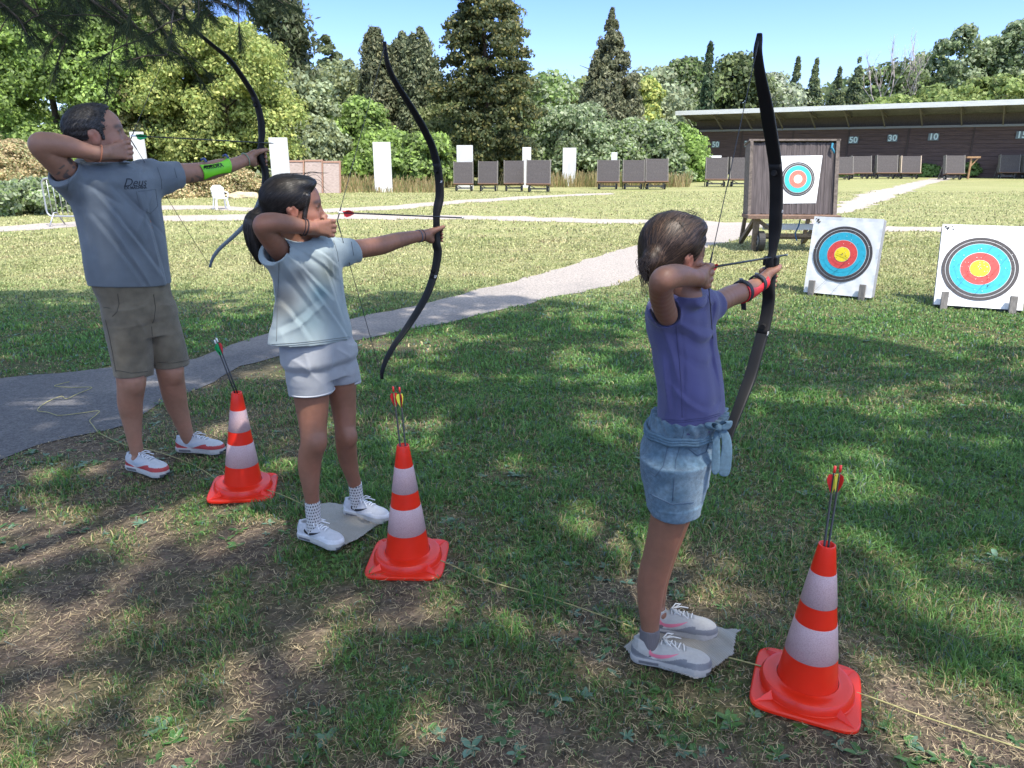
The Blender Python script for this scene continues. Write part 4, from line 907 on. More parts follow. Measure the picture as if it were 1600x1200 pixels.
# ================================================================ woven mats under the girls' feet
MATS = []
def mat_sheet(px, name, label, seed, z=.026):
    P = resample([G(u, v)[:2] for u, v in px], .02); P += (np.stack([fbm2(P[:, 0] * 25, P[:, 1] * 25, 7), fbm2(P[:, 0] * 25 + 9, P[:, 1] * 25, 7)], -1) - .5) * .012; MATS.append(P); x0, y0 = P.min(0) - .02; x1, y1 = P.max(0) + .02; st = .0055
    xs = np.arange(x0, x1, st); ys = np.arange(y0, y1, st); X, Y = np.meshgrid(xs, ys, indexing='ij'); ins = in_poly(X.ravel(), Y.ravel(), P).reshape(X.shape)
    Z = z + gheight(X, Y) + .024 * (fbm2(X * 8, Y * 8, seed) - .5) + .018 * np.abs(fbm2(X * 14 + Y * 9, Y * 5, seed + 3) - .5)
    I = np.arange(X.size).reshape(X.shape); k = ins[:-1, :-1] & ins[1:, :-1] & ins[1:, 1:] & ins[:-1, 1:]
    Fq = np.stack([I[:-1, :-1][k], I[1:, :-1][k], I[1:, 1:][k], I[:-1, 1:][k]], 1)
    used = np.unique(Fq); mp_ = np.full(X.size, -1); mp_[used] = np.arange(len(used)); V = np.stack([X, Y, Z], -1).reshape(-1, 3)[used]
    m = bpy.data.materials.new("woven_mesh"); t, p = nodes(m); p.inputs["Roughness"].default_value = .6
    tc = t.nodes.new("ShaderNodeTexCoord"); mpn = t.nodes.new("ShaderNodeMapping"); mpn.inputs["Rotation"].default_value = (0, 0, .6); t.links.new(tc.outputs["Object"], mpn.inputs[0])
    cols = []
    for dr in ('X', 'Y'):
        w_ = t.nodes.new("ShaderNodeTexWave"); w_.bands_direction = dr; w_.inputs["Scale"].default_value = 75; w_.inputs["Distortion"].default_value = .6; t.links.new(mpn.outputs[0], w_.inputs[0]); cols.append(w_.outputs["Fac"])
    mn = t.nodes.new("ShaderNodeMath"); mn.operation = 'MINIMUM'; t.links.new(cols[0], mn.inputs[0]); t.links.new(cols[1], mn.inputs[1])
    r = t.nodes.new("ShaderNodeValToRGB"); r.color_ramp.elements[0].position = .0; r.color_ramp.elements[0].color = (.13, .125, .11, 1); r.color_ramp.elements[1].position = .22; r.color_ramp.elements[1].color = (.31, .295, .265, 1)
    t.links.new(mn.outputs[0], r.inputs[0]); t.links.new(r.outputs[0], p.inputs["Base Color"])
    o = np_mesh(name, V, mp_[Fq], m, smooth=True); so_ = o.modifiers.new("s", 'SOLIDIFY'); so_.thickness = .0015
    tag(o, label, "mat", "woven plastic mats on the grass")
mat_sheet([(512, 793), (560, 800), (604, 820), (596, 826), (560, 850), (536, 862), (500, 862), (478, 830), (490, 800)], "woven_mat", "pale woven plastic mat under the taller girl's shoes", 61)
mat_sheet([(1085, 985), (1120, 992), (1158, 996), (1150, 1010), (1146, 1032), (1125, 1050), (1104, 1062), (1090, 1074), (1060, 1066), (1020, 1052), (990, 1040), (974, 1022), (990, 1005), (1030, 990)], "woven_mat", "crumpled grey woven plastic mat under the smaller girl's shoes", 65)
# ================================================================ distance-field modelling (one smooth surface per body / garment)
from mathutils.bvhtree import BVHTree
class SDF:
    def __init__(s, lo, hi, h):
        s.lo = np.array(lo, np.float32); s.h = h; s.n = (np.ceil((np.array(hi) - lo) / h).astype(int) + 1)
        s.d = np.full(tuple(s.n), 1.0, np.float32)
    def win(s, lo, hi):
        a = np.clip(np.floor((np.array(lo) - s.lo) / s.h).astype(int), 0, s.n - 1); b = np.clip(np.ceil((np.array(hi) - s.lo) / s.h).astype(int) + 1, 1, s.n)
        if np.any(b <= a): return None
        sl = tuple(slice(int(x), int(y)) for x, y in zip(a, b))
        g = np.meshgrid(*[(s.lo[i] + s.h * np.arange(a[i], b[i])).astype(np.float32) for i in range(3)], indexing='ij', sparse=True)
        return sl, g
    def comb(s, sl, d, k, mode):
        o = s.d[sl]
        if mode == 'u':
            if k > 0: hh = np.maximum(k - np.abs(o - d), 0) / k; r = np.minimum(o, d) - hh * hh * k * .25
            else: r = np.minimum(o, d)
        elif mode == 's':
            d = -d
            if k > 0: hh = np.maximum(k - np.abs(o - d), 0) / k; r = np.maximum(o, d) + hh * hh * k * .25
            else: r = np.maximum(o, d)
        else: r = np.maximum(o, d)
        s.d[sl] = r
    def cone(s, a, b, ra, rb, k=.01, mode='u', flat=None):
        """tapered capsule; flat=(axis vector, factor) squeezes it"""
        a = np.array(a, float); b = np.array(b, float); R = max(ra, rb) * (1.0 if flat is None or flat[1] >= 1 else 1.0) + k + .02
        w = s.win(np.minimum(a, b) - R, np.maximum(a, b) + R)
        if w is None: return s
        sl, (X, Y, Z) = w; ab = b - a; L2 = float(ab @ ab) + 1e-12
        px, py, pz = X - a[0], Y - a[1], Z - a[2]
        t = np.clip((px * ab[0] + py * ab[1] + pz * ab[2]) / L2, 0, 1)
        qx, qy, qz = px - t * ab[0], py - t * ab[1], pz - t * ab[2]
        d2 = qx * qx + qy * qy + qz * qz
        if flat is not None:
            ax, fac = np.array(flat[0], float), flat[1]; ax /= np.linalg.norm(ax); c = qx * ax[0] + qy * ax[1] + qz * ax[2]; d2 = d2 + c * c * (1 / fac ** 2 - 1)
            d = (np.sqrt(d2) - (ra + (rb - ra) * t)) * (fac ** .3)
        else: d = np.sqrt(d2) - (ra + (rb - ra) * t)
        s.comb(sl, d.astype(np.float32), k, mode); return s
    def chain(s, P, k=.01, mode='u', flat=None):
        # smooth spline through the points, then ONE blend with the rest
        if len(P) < 3:
            s.cone(P[0][0], P[1][0], P[0][1], P[1][1], k, mode, flat); return s
        Q = []; A = [np.append(np.array(p, float), r) for p, r in P]
        for i in range(len(A) - 1):
            p0 = A[max(0, i - 1)]; p1 = A[i]; p2 = A[i + 1]; p3 = A[min(len(A) - 1, i + 2)]
            for t in np.linspace(0, 1, 5)[:-1]: Q.append(.5 * ((2 * p1) + (p2 - p0) * t + (2 * p0 - 5 * p1 + 4 * p2 - p3) * t * t + (-p0 + 3 * p1 - 3 * p2 + p3) * t ** 3))
        Q.append(A[-1]); Q = np.array(Q); m = Q[:, 3].max() + k + .03; w = s.win(Q[:, :3].min(0) - m, Q[:, :3].max(0) + m)
        if w is None: return s
        sl, g_ = w; tmp = SDF.__new__(SDF); tmp.lo = s.lo + s.h * np.array([x.start for x in sl], np.float32); tmp.h = s.h; tmp.n = np.array([x.stop - x.start for x in sl]); tmp.d = np.full(tuple(tmp.n), 1.0, np.float32)
        for a, b in zip(Q[:-1], Q[1:]): tmp.cone(a[:3], b[:3], a[3], b[3], .004 if mode == 'u' else 0, 'u', flat)
        s.comb(sl, tmp.d, k, mode); return s
    def cover(s, o, off, zlo=-9, zhi=9, lo=None, hi=None, k=.01):
        """union with another field grown by off, so that the garment always hides what is under it"""
        lo = s.lo if lo is None else np.maximum(lo, s.lo); hi = s.lo + s.h * s.n if hi is None else np.array(hi, float); lo = np.array(lo, float).copy(); hi = np.array(hi, float).copy(); lo[2] = max(lo[2], zlo); hi[2] = min(hi[2], zhi)
        w = s.win(lo, hi)
        if w is None: return s
        sl, (X, Y, Z) = w; ix = [((a.ravel() - o.lo[i]) / o.h) for i, a in enumerate((X, Y, Z))]
        i0 = [np.clip(np.floor(a).astype(int), 0, o.n[i] - 2) for i, a in enumerate(ix)]; f = [np.clip(ix[i] - i0[i], 0, 1).astype(np.float32) for i in range(3)]
        r = 0
        for a in (0, 1):
            for b in (0, 1):
                for c in (0, 1):
                    wt = (f[0] if a else 1 - f[0])[:, None, None] * (f[1] if b else 1 - f[1])[None, :, None] * (f[2] if c else 1 - f[2])[None, None, :]
                    r = r + wt * o.d[np.ix_(i0[0] + a, i0[1] + b, i0[2] + c)]
        s.comb(sl, (r - off).astype(np.float32), k, 'u'); return s
    def ell(s, c, r, R=None, k=.01, mode='u'):
        c = np.array(c, float); r = np.array(r, float); m = r.max() + k + .02; w = s.win(c - m, c + m)
        if w is None: return s
        sl, (X, Y, Z) = w; x, y, z = X - c[0], Y - c[1], Z - c[2]
        if R is not None: x, y, z = [x * R[0][i] + y * R[1][i] + z * R[2][i] for i in range(3)]
        k0 = np.sqrt((x / r[0]) ** 2 + (y / r[1]) ** 2 + (z / r[2]) ** 2); k1 = np.sqrt((x / r[0] ** 2) ** 2 + (y / r[1] ** 2) ** 2 + (z / r[2] ** 2) ** 2) + 1e-9
        s.comb(sl, (k0 * (k0 - 1) / k1).astype(np.float32), k, mode); return s
    def loft(s, rows, k=.01, mode='u', grow=0.0, ztop=None, zbot=None, sq=2.0):
        """rows (x, y, z, a, b) from top to bottom: stacked ellipses"""
        A = np.array(sorted(rows, key=lambda r: r[2]), float); z0, z1 = A[0, 2], A[-1, 2]
        if zbot is not None: z0 = zbot
        if ztop is not None: z1 = ztop
        lo = [A[:, 0].min() - A[:, 3].max() - .05, A[:, 1].min() - A[:, 4].max() - .05, z0 - .05]; hi = [A[:, 0].max() + A[:, 3].max() + .05, A[:, 1].max() + A[:, 4].max() + .05, z1 + .05]
        w = s.win(lo, hi)
        if w is None: return s
        sl, (X, Y, Z) = w; zz = Z.ravel(); zc = np.clip(zz, A[0, 2], A[-1, 2])
        def sm(col):
            v = np.interp(zc, A[:, 2], A[:, col]); ker = np.ones(7) / 7
            return np.convolve(np.pad(v, 3, mode='edge'), ker, 'valid') if len(v) > 7 else v
        cx, cy, ra, rb = [sm(i).reshape(1, 1, -1) for i in (0, 1, 3, 4)]
        ra = ra + grow; rb = rb + grow; x = X - cx; y = Y - cy
        rr = (np.abs(x / ra) ** sq + np.abs(y / rb) ** sq) ** (1 / sq)
        g1_ = np.sqrt((x / ra ** 2) ** 2 + (y / rb ** 2) ** 2) + 1e-6; d = np.where(rr < .35, (rr - 1) * np.minimum(ra, rb), rr * (rr - 1) / g1_)
        d = np.maximum(d, np.maximum(z0 - Z, Z - z1))
        s.comb(sl, d.astype(np.float32), k, mode); return s
    @staticmethod
    def tuck(rows, dz=.05, f=.55):
        x, y, z, a, b = rows[-1]; return rows + [(x, y, z - dz * .5, a * (1 + f) / 2, b * (1 + f) / 2), (x, y, z - dz, a * f * .6, b * f * .6)]
    def cut(s, p, n, lo=None, hi=None):
        """remove what lies on the n side of plane p, inside a window"""
        w = s.win(s.lo if lo is None else lo, s.lo + s.h * s.n if hi is None else hi); sl, (X, Y, Z) = w; n = np.array(n, float); n /= np.linalg.norm(n)
        d = (X - p[0]) * n[0] + (Y - p[1]) * n[1] + (Z - p[2]) * n[2]; s.comb(sl, d.astype(np.float32), 0, 'i'); return s
    def crease(s, a, b, w_, amp, front=-1, deep=None):
        """fold running from a to b on the side facing -y (front=-1) of a garment; drawn in x-z"""
        a = np.array(a, float); b = np.array(b, float); m = 3 * w_
        lo = [min(a[0], b[0]) - m, -9, min(a[2], b[2]) - m]; hi = [max(a[0], b[0]) + m, 9, max(a[2], b[2]) + m]; ww = s.win(np.maximum(lo, s.lo), np.minimum(hi, s.lo + s.h * s.n))
        if ww is None: return s
        sl, (X, Y, Z) = ww; dx, dz = b[0] - a[0], b[2] - a[2]; L2 = dx * dx + dz * dz + 1e-9; t = np.clip(((X - a[0]) * dx + (Z - a[2]) * dz) / L2, 0, 1)
        dd = (X - a[0] - t * dx) ** 2 + (Z - a[2] - t * dz) ** 2; side = 1 / (1 + np.exp(-front * (Y - .0) * 40)); env = np.sin(np.pi * (.12 + .76 * t)) 
        s.d[sl] -= (amp * np.exp(-(np.sqrt(dd) / w_) ** 1.25) * env * side).astype(np.float32); return s
    def ripple(s, amp, f, seed=0, zf=1.0):
        w = s.win(s.lo, s.lo + s.h * s.n); sl, (X, Y, Z) = w
        r = np.sin(X * f + 2.1 * np.sin(Z * f * .31 * zf + seed) + seed) * np.sin(Y * f * .9 + 1.7 * np.sin(Z * f * .23 * zf + 2 * seed)) + .6 * np.sin((X + Y) * f * .55 + Z * f * .8 * zf + seed * 3)
        s.d[sl] += (amp * r).astype(np.float32); return s
    def mesh(s):
        d = s.d; S = d < 0; nx, ny, nz = d.shape
        c = S[:-1, :-1, :-1].astype(np.int8)
        for i in (0, 1):
            for j in (0, 1):
                for k in (0, 1):
                    if i or j or k: c = c + S[i:nx - 1 + i, j:ny - 1 + j, k:nz - 1 + k]
        act = (c > 0) & (c < 8); I = np.argwhere(act); idx = np.full(act.shape, -1, np.int32); idx[act] = np.arange(len(I))
        corners = [(i, j, k) for i in (0, 1) for j in (0, 1) for k in (0, 1)]
        val = np.stack([d[I[:, 0] + a, I[:, 1] + b, I[:, 2] + e] for a, b, e in corners], 1)
        acc = np.zeros((len(I), 3)); cnt = np.zeros(len(I))
        for p in range(8):
            for q in range(p + 1, 8):
                A = np.array(corners[p]); B = np.array(corners[q])
                if np.abs(A - B).sum() != 1: continue
                m = (val[:, p] < 0) != (val[:, q] < 0); t = val[:, p] / (val[:, p] - val[:, q] + 1e-12)
                acc[m] += A + (B - A) * t[m, None]; cnt[m] += 1
        V = s.lo + s.h * (I + acc / cnt[:, None]); F = []
        for ax in range(3):
            sA = [slice(None)] * 3; sB = [slice(None)] * 3; sA[ax] = slice(0, -1); sB[ax] = slice(1, None)
            a = S[tuple(sA)]; b = S[tuple(sB)]; E_ = np.argwhere(a != b); o1, o2 = [(1, 2), (2, 0), (0, 1)][ax]
            ok = (E_[:, o1] > 0) & (E_[:, o2] > 0) & (E_[:, o1] < d.shape[o1] - 1) & (E_[:, o2] < d.shape[o2] - 1); E_ = E_[ok]
            inn = a[E_[:, 0], E_[:, 1], E_[:, 2]]; q = []
            for u1, u2 in ((0, 0), (-1, 0), (-1, -1), (0, -1)):
                e = E_.copy(); e[:, o1] += u1; e[:, o2] += u2; q.append(idx[e[:, 0], e[:, 1], e[:, 2]])
            q = np.stack(q, 1); q = np.where(inn[:, None], q, q[:, ::-1]); F.append(q)
        F = np.concatenate(F); F = F[(F >= 0).all(1)]; return V, F
def relax(V, F, it=2, lam=.5):
    n = len(V)
    for _ in range(it):
        acc = np.zeros((n, 3)); cnt = np.zeros(n)
        for a, b in ((0, 1), (1, 2), (2, 3), (3, 0)):
            for p, q in ((a, b), (b, a)):
                for c in range(3): acc[:, c] += np.bincount(F[:, p], V[F[:, q], c], n)
                cnt += np.bincount(F[:, p], minlength=n)
        V = V + lam * (acc / np.maximum(cnt, 1)[:, None] - V)
    return V
def sdf_obj(name, s, m, parent, it=1, colfn=None):
    V, F = s.mesh(); V = relax(V, F, it, .5); col = colfn(V) if colfn else None
    return np_mesh(name, V, F, m, parent, True, col)
# ---------------------------------------------------------------- materials of people
SK = dict(rough=.52, attr=True, sss=.12, var=.07, vscale=14, bump=.10, bscale=220)
M['skin'] = mat("skin", (1, 1, 1), **SK)
def hair_mat(name, c1, c2):
    m = bpy.data.materials.new(name); t, p = nodes(m); p.inputs["Roughness"].default_value = .42
    tc = t.nodes.new("ShaderNodeTexCoord"); mp = t.nodes.new("ShaderNodeMapping"); mp.inputs["Scale"].default_value = (.22, 5.5, 5.5); mp.inputs["Rotation"].default_value = (0.0, .45, 0); t.links.new(tc.outputs["Object"], mp.inputs[0])
    n = t.nodes.new("ShaderNodeTexNoise"); n.inputs["Scale"].default_value = 42; n.inputs["Detail"].default_value = 6; n.inputs["Distortion"].default_value = .8; t.links.new(mp.outputs[0], n.inputs["Vector"])
    r = t.nodes.new("ShaderNodeValToRGB"); r.color_ramp.elements[0].position = .36; r.color_ramp.elements[0].color = (*c1, 1); r.color_ramp.elements[1].position = .68; r.color_ramp.elements[1].color = (*c2, 1)
    t.links.new(n.outputs[0], r.inputs[0]); t.links.new(r.outputs[0], p.inputs["Base Color"])
    b = t.nodes.new("ShaderNodeBump"); b.inputs["Strength"].default_value = .5; b.inputs["Distance"].default_value = .003; t.links.new(n.outputs[0], b.inputs["Height"]); t.links.new(b.outputs[0], p.inputs["Normal"])
    return m
def cloth(name, c, var=.12, vs=5, weave=900, rough=.85, c2=None, attr=False, sheen=.2):
    return mat(name, c, rough, var=var, vscale=vs, bump=.25, bscale=weave, color2=c2, attr=attr, sheen=sheen, spec=.25)
# ---------------------------------------------------------------- person frame
E3 = np.array([.61, .79, 0]); E3 /= np.linalg.norm(E3); F3 = np.array([E3[1], -E3[0], 0])
class Fr:
    """local frame: x towards the target, -y where the chest faces, z up"""
    def __init__(s, O): s.O = np.array(O, float); s.rz = math.atan2(E3[1], E3[0])
    def to(s, p): d = np.array(p) - s.O; return np.array([d @ E3, -(d @ F3), d[2]])
    def out(s, l): return s.O + E3 * l[0] - F3 * l[1] + np.array([0, 0, l[2]])
    def J(s, u, v, q=None, x=None):
        dd = ray(u, v)
        if x is not None: n = E3; c = s.O + E3 * x
        else: n = F3; c = s.O + F3 * (q or 0)
        t = np.dot(c - CAMP, n) / np.dot(dd, n); return s.to(CAMP + dd * t)
    def px(s, l):      # metres per pixel there
        return (np.dot(s.out(l) - CAMP, [0, cp, -sp])) / F_PX
    def ch(s, P, **k):
        """[(u,v,q,rpx)...] -> [(point, radius)]; with x planes when k['x']"""
        o = []
        for u, v, q, r in P: l = s.J(u, v, x=q) if k.get('x') else s.J(u, v, q=q); o.append((l, r * s.px(l)))
        return o
    def rows(s, R, q=0.0, ratio=.62, x=None):
        o = []
        for v, a, b in R:
            uc = (a + b) / 2; l = s.J(uc, v, x=x) if x is not None else s.J(uc, v, q=q); w_ = (b - a) / 2 * s.px(l)
            vd = s.out(l)[:2] - CAMP[:2]; vd /= np.linalg.norm(vd); k1 = abs(E3[0] * vd[1] - E3[1] * vd[0]); k2 = abs(F3[0] * vd[1] - F3[1] * vd[0])
            a_ = w_ / math.sqrt(k1 ** 2 + (ratio * k2) ** 2); o.append((l[0], l[1], l[2], a_, a_ * ratio))
        return o
def rot(yaw=0, pitch=0, roll=0):
    return np.array((Matrix.Rotation(yaw, 3, 'Z') @ Matrix.Rotation(-pitch, 3, 'Y') @ Matrix.Rotation(roll, 3, 'X')))
def strands(par, src, n, L, flow, c1, c2, seed=1, wd=.0009, lift=.0015, keep=None, k=7, name="combed_hair"):
    """fine hair laid along the surface of the hair mass"""
    r = np.random.default_rng(seed); me = src.data; nv = len(me.vertices); co = np.zeros(nv * 3); me.vertices.foreach_get("co", co); co = co.reshape(-1, 3)
    bv = BVHTree.FromPolygons([Vector(v) for v in co], [tuple(p.vertices) for p in me.polygons]); V = []; C_ = []; m = 0
    for i in r.integers(0, nv, n * 2):
        if m >= n: break
        p = Vector(co[i])
        if keep is not None and not keep(p): continue
        pts = []; st = L * r.uniform(.5, 1.3) / k; lf = lift * r.uniform(.1, 1.6) * (5 if r.random() < .04 else 1); jit = Vector(r.normal(size=3) * .13)
        for j in range(k + 1):
            h_ = bv.find_nearest(p)
            if h_[0] is None: break
            nn = h_[1]; f = j / k; q = h_[0] + nn * lf * (.15 + f); pts.append((q, nn)); d_ = Vector(flow(q)).normalized() + jit; d_ -= nn * d_.dot(nn)
            if d_.length < 1e-6: break
            p = h_[0] + d_.normalized() * st
        if len(pts) < k + 1: continue
        w_ = wd * r.uniform(.6, 1.5); c = np.array(c1) + (np.array(c2) - np.array(c1)) * r.random() ** 2
        for j, (q, nn) in enumerate(pts):
            t_ = (pts[min(j + 1, k)][0] - pts[max(0, j - 1)][0]).normalized(); sd = t_.cross(nn).normalized() * w_ * (1 - .75 * (j / k) ** 2); V += [q - sd, q + sd]; C_ += [c, c]
        m += 1
    V = np.array([tuple(v) for v in V]); I = np.arange(m)[:, None, None] * 2 * (k + 1) + np.arange(k)[None, :, None] * 2 + np.array([0, 1, 3, 2])
    o = np_mesh(name, V, I.reshape(-1, 4), M['strand'], par, True, np.array(C_)); o["kind"] = "stuff"; return o
M['strand'] = mat("hair_strand", (1, 1, 1), .48, attr=True, spec=.3)
def head(S, H0, s, R, lx=1.0, child=False):
    """head in unit coordinates: x forward, y left, z up from chin 0 to crown 1; H0 is chin-level origin"""
    def P(x, y, z): return H0 + R @ (np.array([x * lx, y, z]) * s)
    def e(c, r, k=.02, mode='u'): S.ell(P(*c), np.array([r[0] * lx, r[1], r[2]]) * s, R, k * s, mode)
    def c_(a, b, ra, rb, k=.05, mode='u'): S.cone(P(*a), P(*b), ra * s, rb * s, k * s, mode)
    e((-.07, 0, .64), (.41, .325, .355), .02)
    e((.09, 0, .42), (.25, .245, .36), .08)
    for y in (-1, 1):
        c_((-.06, y * .17, .30), (.20, y * .07, .10), .085, .07, .10); e((.17, y * .15, .36), (.12, .10, .10), .10)
    e((.235, 0, .085), (.075, .09, .075), .07)
    c_((.27, -.13, .575), (.27, .13, .575), .045, .045, .08)
    for y in (-1, 1):
        e((.345, y * .135, .49), (.05, .075, .045), .04, 's'); e((.262, y * .135, .488), (.052, .062, .05), .012)
        c_((.305, y * .08, .525), (.285, y * .2, .52), .014, .012, .02)
    c_((.315, 0, .49), (.382, 0, .36), .026, .036, .05); e((.392, 0, .348), (.036, .034, .032), .03)
    for y in (-1, 1): e((.365, y * .048, .33), (.035, .026, .028), .03); e((.385, y * .024, .305), (.014, .011, .012), .008, 's')
    e((.315, 0, .245), (.045, .10, .028), .03); e((.31, 0, .195), (.042, .085, .028), .02); e((.355, 0, .221), (.03, .09, .007), .008, 's')
    for y in (-1, 1):
        e((-.055, y * .305, .445), (.085, .028, .135), .03); e((-.075, y * .33, .50), (.07, .022, .075), .02); e((-.03, y * .345, .45), (.042, .022, .07), .012, 's'); e((-.065, y * .345, .535), (.03, .014, .03), .01, 's')
    return P
def skin_col(base, P, s, lips=(.36, .14, .12), brow=(.06, .04, .03), extra=None):
    base = np.array(base)
    def f(V):
        c = np.tile(base, (len(V), 1)); 
        n = np.array([mnoise.noise(Vector(v) * 9) for v in V[::1]]) if len(V) < 60000 else np.sin(V[:, 0] * 23 + 3 * np.sin(V[:, 2] * 17)) * .5
        c *= (1 + .06 * n)[:, None]; c[:, 0] *= 1 + .05 * n
        def blob(p, r, col, k=1.0):
            w = np.exp(-((V - p) ** 2).sum(1) / (r * r))[:, None] * k; c[:] = c * (1 - w) + np.array(col) * w
        for y in (-.05, 0, .05): blob(P(.345, y, .22), .045 * s, lips, .75)
        for y in (-1, 1):
            for t in np.linspace(0, 1, 7): blob(P(.318 - .055 * t * t, y * (.06 + .17 * t), .585 + .012 * math.sin(t * 3)), .034 * s, brow, .85)
            blob(P(.2, y * .18, .34), .12 * s, base * np.array([1.15, .85, .85]), .6); blob(P(-.05, y * .32, .45), .10 * s, base * np.array([1.25, .8, .75]), .6)
            blob(P(.30, y * .135, .49), .075 * s, base * .78, .45)
            for t in np.linspace(-1, 1, 7): blob(P(.318 - .03 * abs(t), y * (.135 + .05 * t), .525 - .012 * t * t), .020 * s, brow, .8)
        blob(P(.41, 0, .34), .06 * s, base * np.array([1.15, .85, .82]), .6)
        if extra: extra(V, c, blob)
        return np.clip(c, .01, 1)
    return f
EYEM = mat("eyeball", (.6, .6, .6), .15, attr=True)
def eyes(P, R, s, par, iris=(.06, .035, .02)):
    for y in (-1, 1):
        b = bmesh.new(); bmesh.ops.create_uvsphere(b, u_segments=20, v_segments=14, radius=.050 * s); me = bpy.data.meshes.new("eye"); b.to_mesh(me); b.free()
        n = len(me.vertices); co = np.zeros(n * 3); me.vertices.foreach_get("co", co); co = co.reshape(-1, 3); a = me.color_attributes.new("col", 'FLOAT_COLOR', 'POINT')
        x = co[:, 0] / (.05 * s); c = np.ones((n, 4)); c[:, :3] = (.28, .25, .24); c[x > .80, :3] = iris; c[x > .955, :3] = (.005, .005, .005); a.data.foreach_set("color", c.ravel())
        o = link_mesh("eye", me, EYEM, par, True); o.matrix_local = Matrix.Translation(P(.262, y * .135, .486)) @ Matrix(R.tolist()).to_4x4()
def draw_hand(S, wr, rw, hp, s=1.0, palm_r=.026):
    """right hand hooked on the string at hp; back of the hand faces -y"""
    wr = np.array(wr); hp = np.array(hp); ax = hp - wr; L = np.linalg.norm(ax); ax /= L; up = np.array([0, 0, 1.0]); up -= ax * (up @ ax); up /= np.linalg.norm(up); sd = np.cross(up, ax)   # sd = +y-ish
    m = hp - ax * .030 * s
    S.cone(wr, wr + ax * .03 * s, rw, palm_r * s * .85, .012)
    for z in (-.5, 0, .55): S.cone(wr + ax * .02 * s + up * z * .022 * s, m + up * z * .042 * s, .014 * s, .0135 * s, .012 * s)
    for i, (z, l, r) in enumerate(((.029, .030, .0092), (.009, .034, .0098), (-.011, .031, .0093), (-.029, .024, .0080))):
        a = m + up * z * s; b = a + (ax * l * 1.0 - sd * .003) * s; c = b + (ax * .006 + sd * .022) * s; e = c + (-ax * .020 + sd * .006) * s
        S.cone(a, b, r * 1.1 * s, r * s, .004 * s); S.cone(b, c, r * s, r * .93 * s, .003 * s); S.cone(c, e, r * .93 * s, r * .8 * s, .003 * s)
        S.ell(a - sd * .006 * s, np.array([.009, .009, .008]) * s, None, .006 * s)
    t0 = wr + ax * .03 * s + up * .012 * s + sd * .016 * s; t1 = t0 + (ax * .03 + sd * .016 - up * .004) * s; t2 = t1 + (ax * .026 + sd * .004 - up * .010) * s
    S.cone(t0, t1, .014 * s, .011 * s, .008 * s); S.cone(t1, t2, .011 * s, .0085 * s, .004 * s)
def bow_hand(S, wr, rw, gp, s=1.0, gr=.017):
    """left hand round the grip at gp; thumb on the -y (camera) side, fingers wrap from the far side"""
    wr = np.array(wr); g = np.array(gp); x = np.array([1., 0, 0]); y = np.array([0, 1., 0]); z = np.array([0, 0, 1.])
    S.cone(wr, wr + (g - wr) * .35, rw, .021 * s, .012)
    for dz, dy in ((.024, -.006), (.008, .006), (-.010, .010), (-.026, .008)):
        S.cone(wr + (g - wr) * .25 + z * dz * .5 * s, g + (-x * .034 + y * dy + z * (dz - .004)) * s, .0165 * s, .0165 * s, .012 * s)
    for dz, l, r in ((.020, 1.0, .0092), (.001, 1.05, .0096), (-.018, 1.0, .0092), (-.035, .85, .0080)):
        a = g + (-x * .022 + y * .026 + z * dz) * s; b = g + (x * .016 * l + y * .029 + z * (dz + .004)) * s; c = g + (x * (gr + .017) * l + y * .004 + z * (dz + .003)) * s; e = g + (x * (gr + .006) - y * .016 + z * (dz - .001)) * s
        S.cone(a, b, r * 1.15 * s, r * s, .005 * s); S.cone(b, c, r * s, r * .95 * s, .003 * s); S.cone(c, e, r * .95 * s, r * .82 * s, .002 * s)
    t0 = g + (-x * .046 - y * .008 + z * .016) * s; t1 = g + (-x * .010 - y * .026 + z * .030) * s; t2 = g + (x * .024 - y * .024 + z * .037) * s; t3 = g + (x * .040 - y * .014 + z * .034) * s
    S.cone(t0, t1, .016 * s, .0125 * s, .01 * s); S.cone(t1, t2, .0115 * s, .0095 * s, .004 * s); S.cone(t2, t3, .0095 * s, .008 * s, .003 * s)
def torus_band(name, c, ax, R_, r, m, par, sq=(1, 1), tw=0.0):
    ax = Vector(ax).normalized(); q = ax.to_track_quat('Z', 'Y'); c = Vector(c); b = MB()
    b.tube([c + q @ Vector((R_ * sq[0] * math.cos(t), R_ * sq[1] * math.sin(t), tw * math.sin(2 * t))) for t in np.linspace(0, 2 * math.pi, 28)], r, 7)
    return b.build(name, m, par, True)
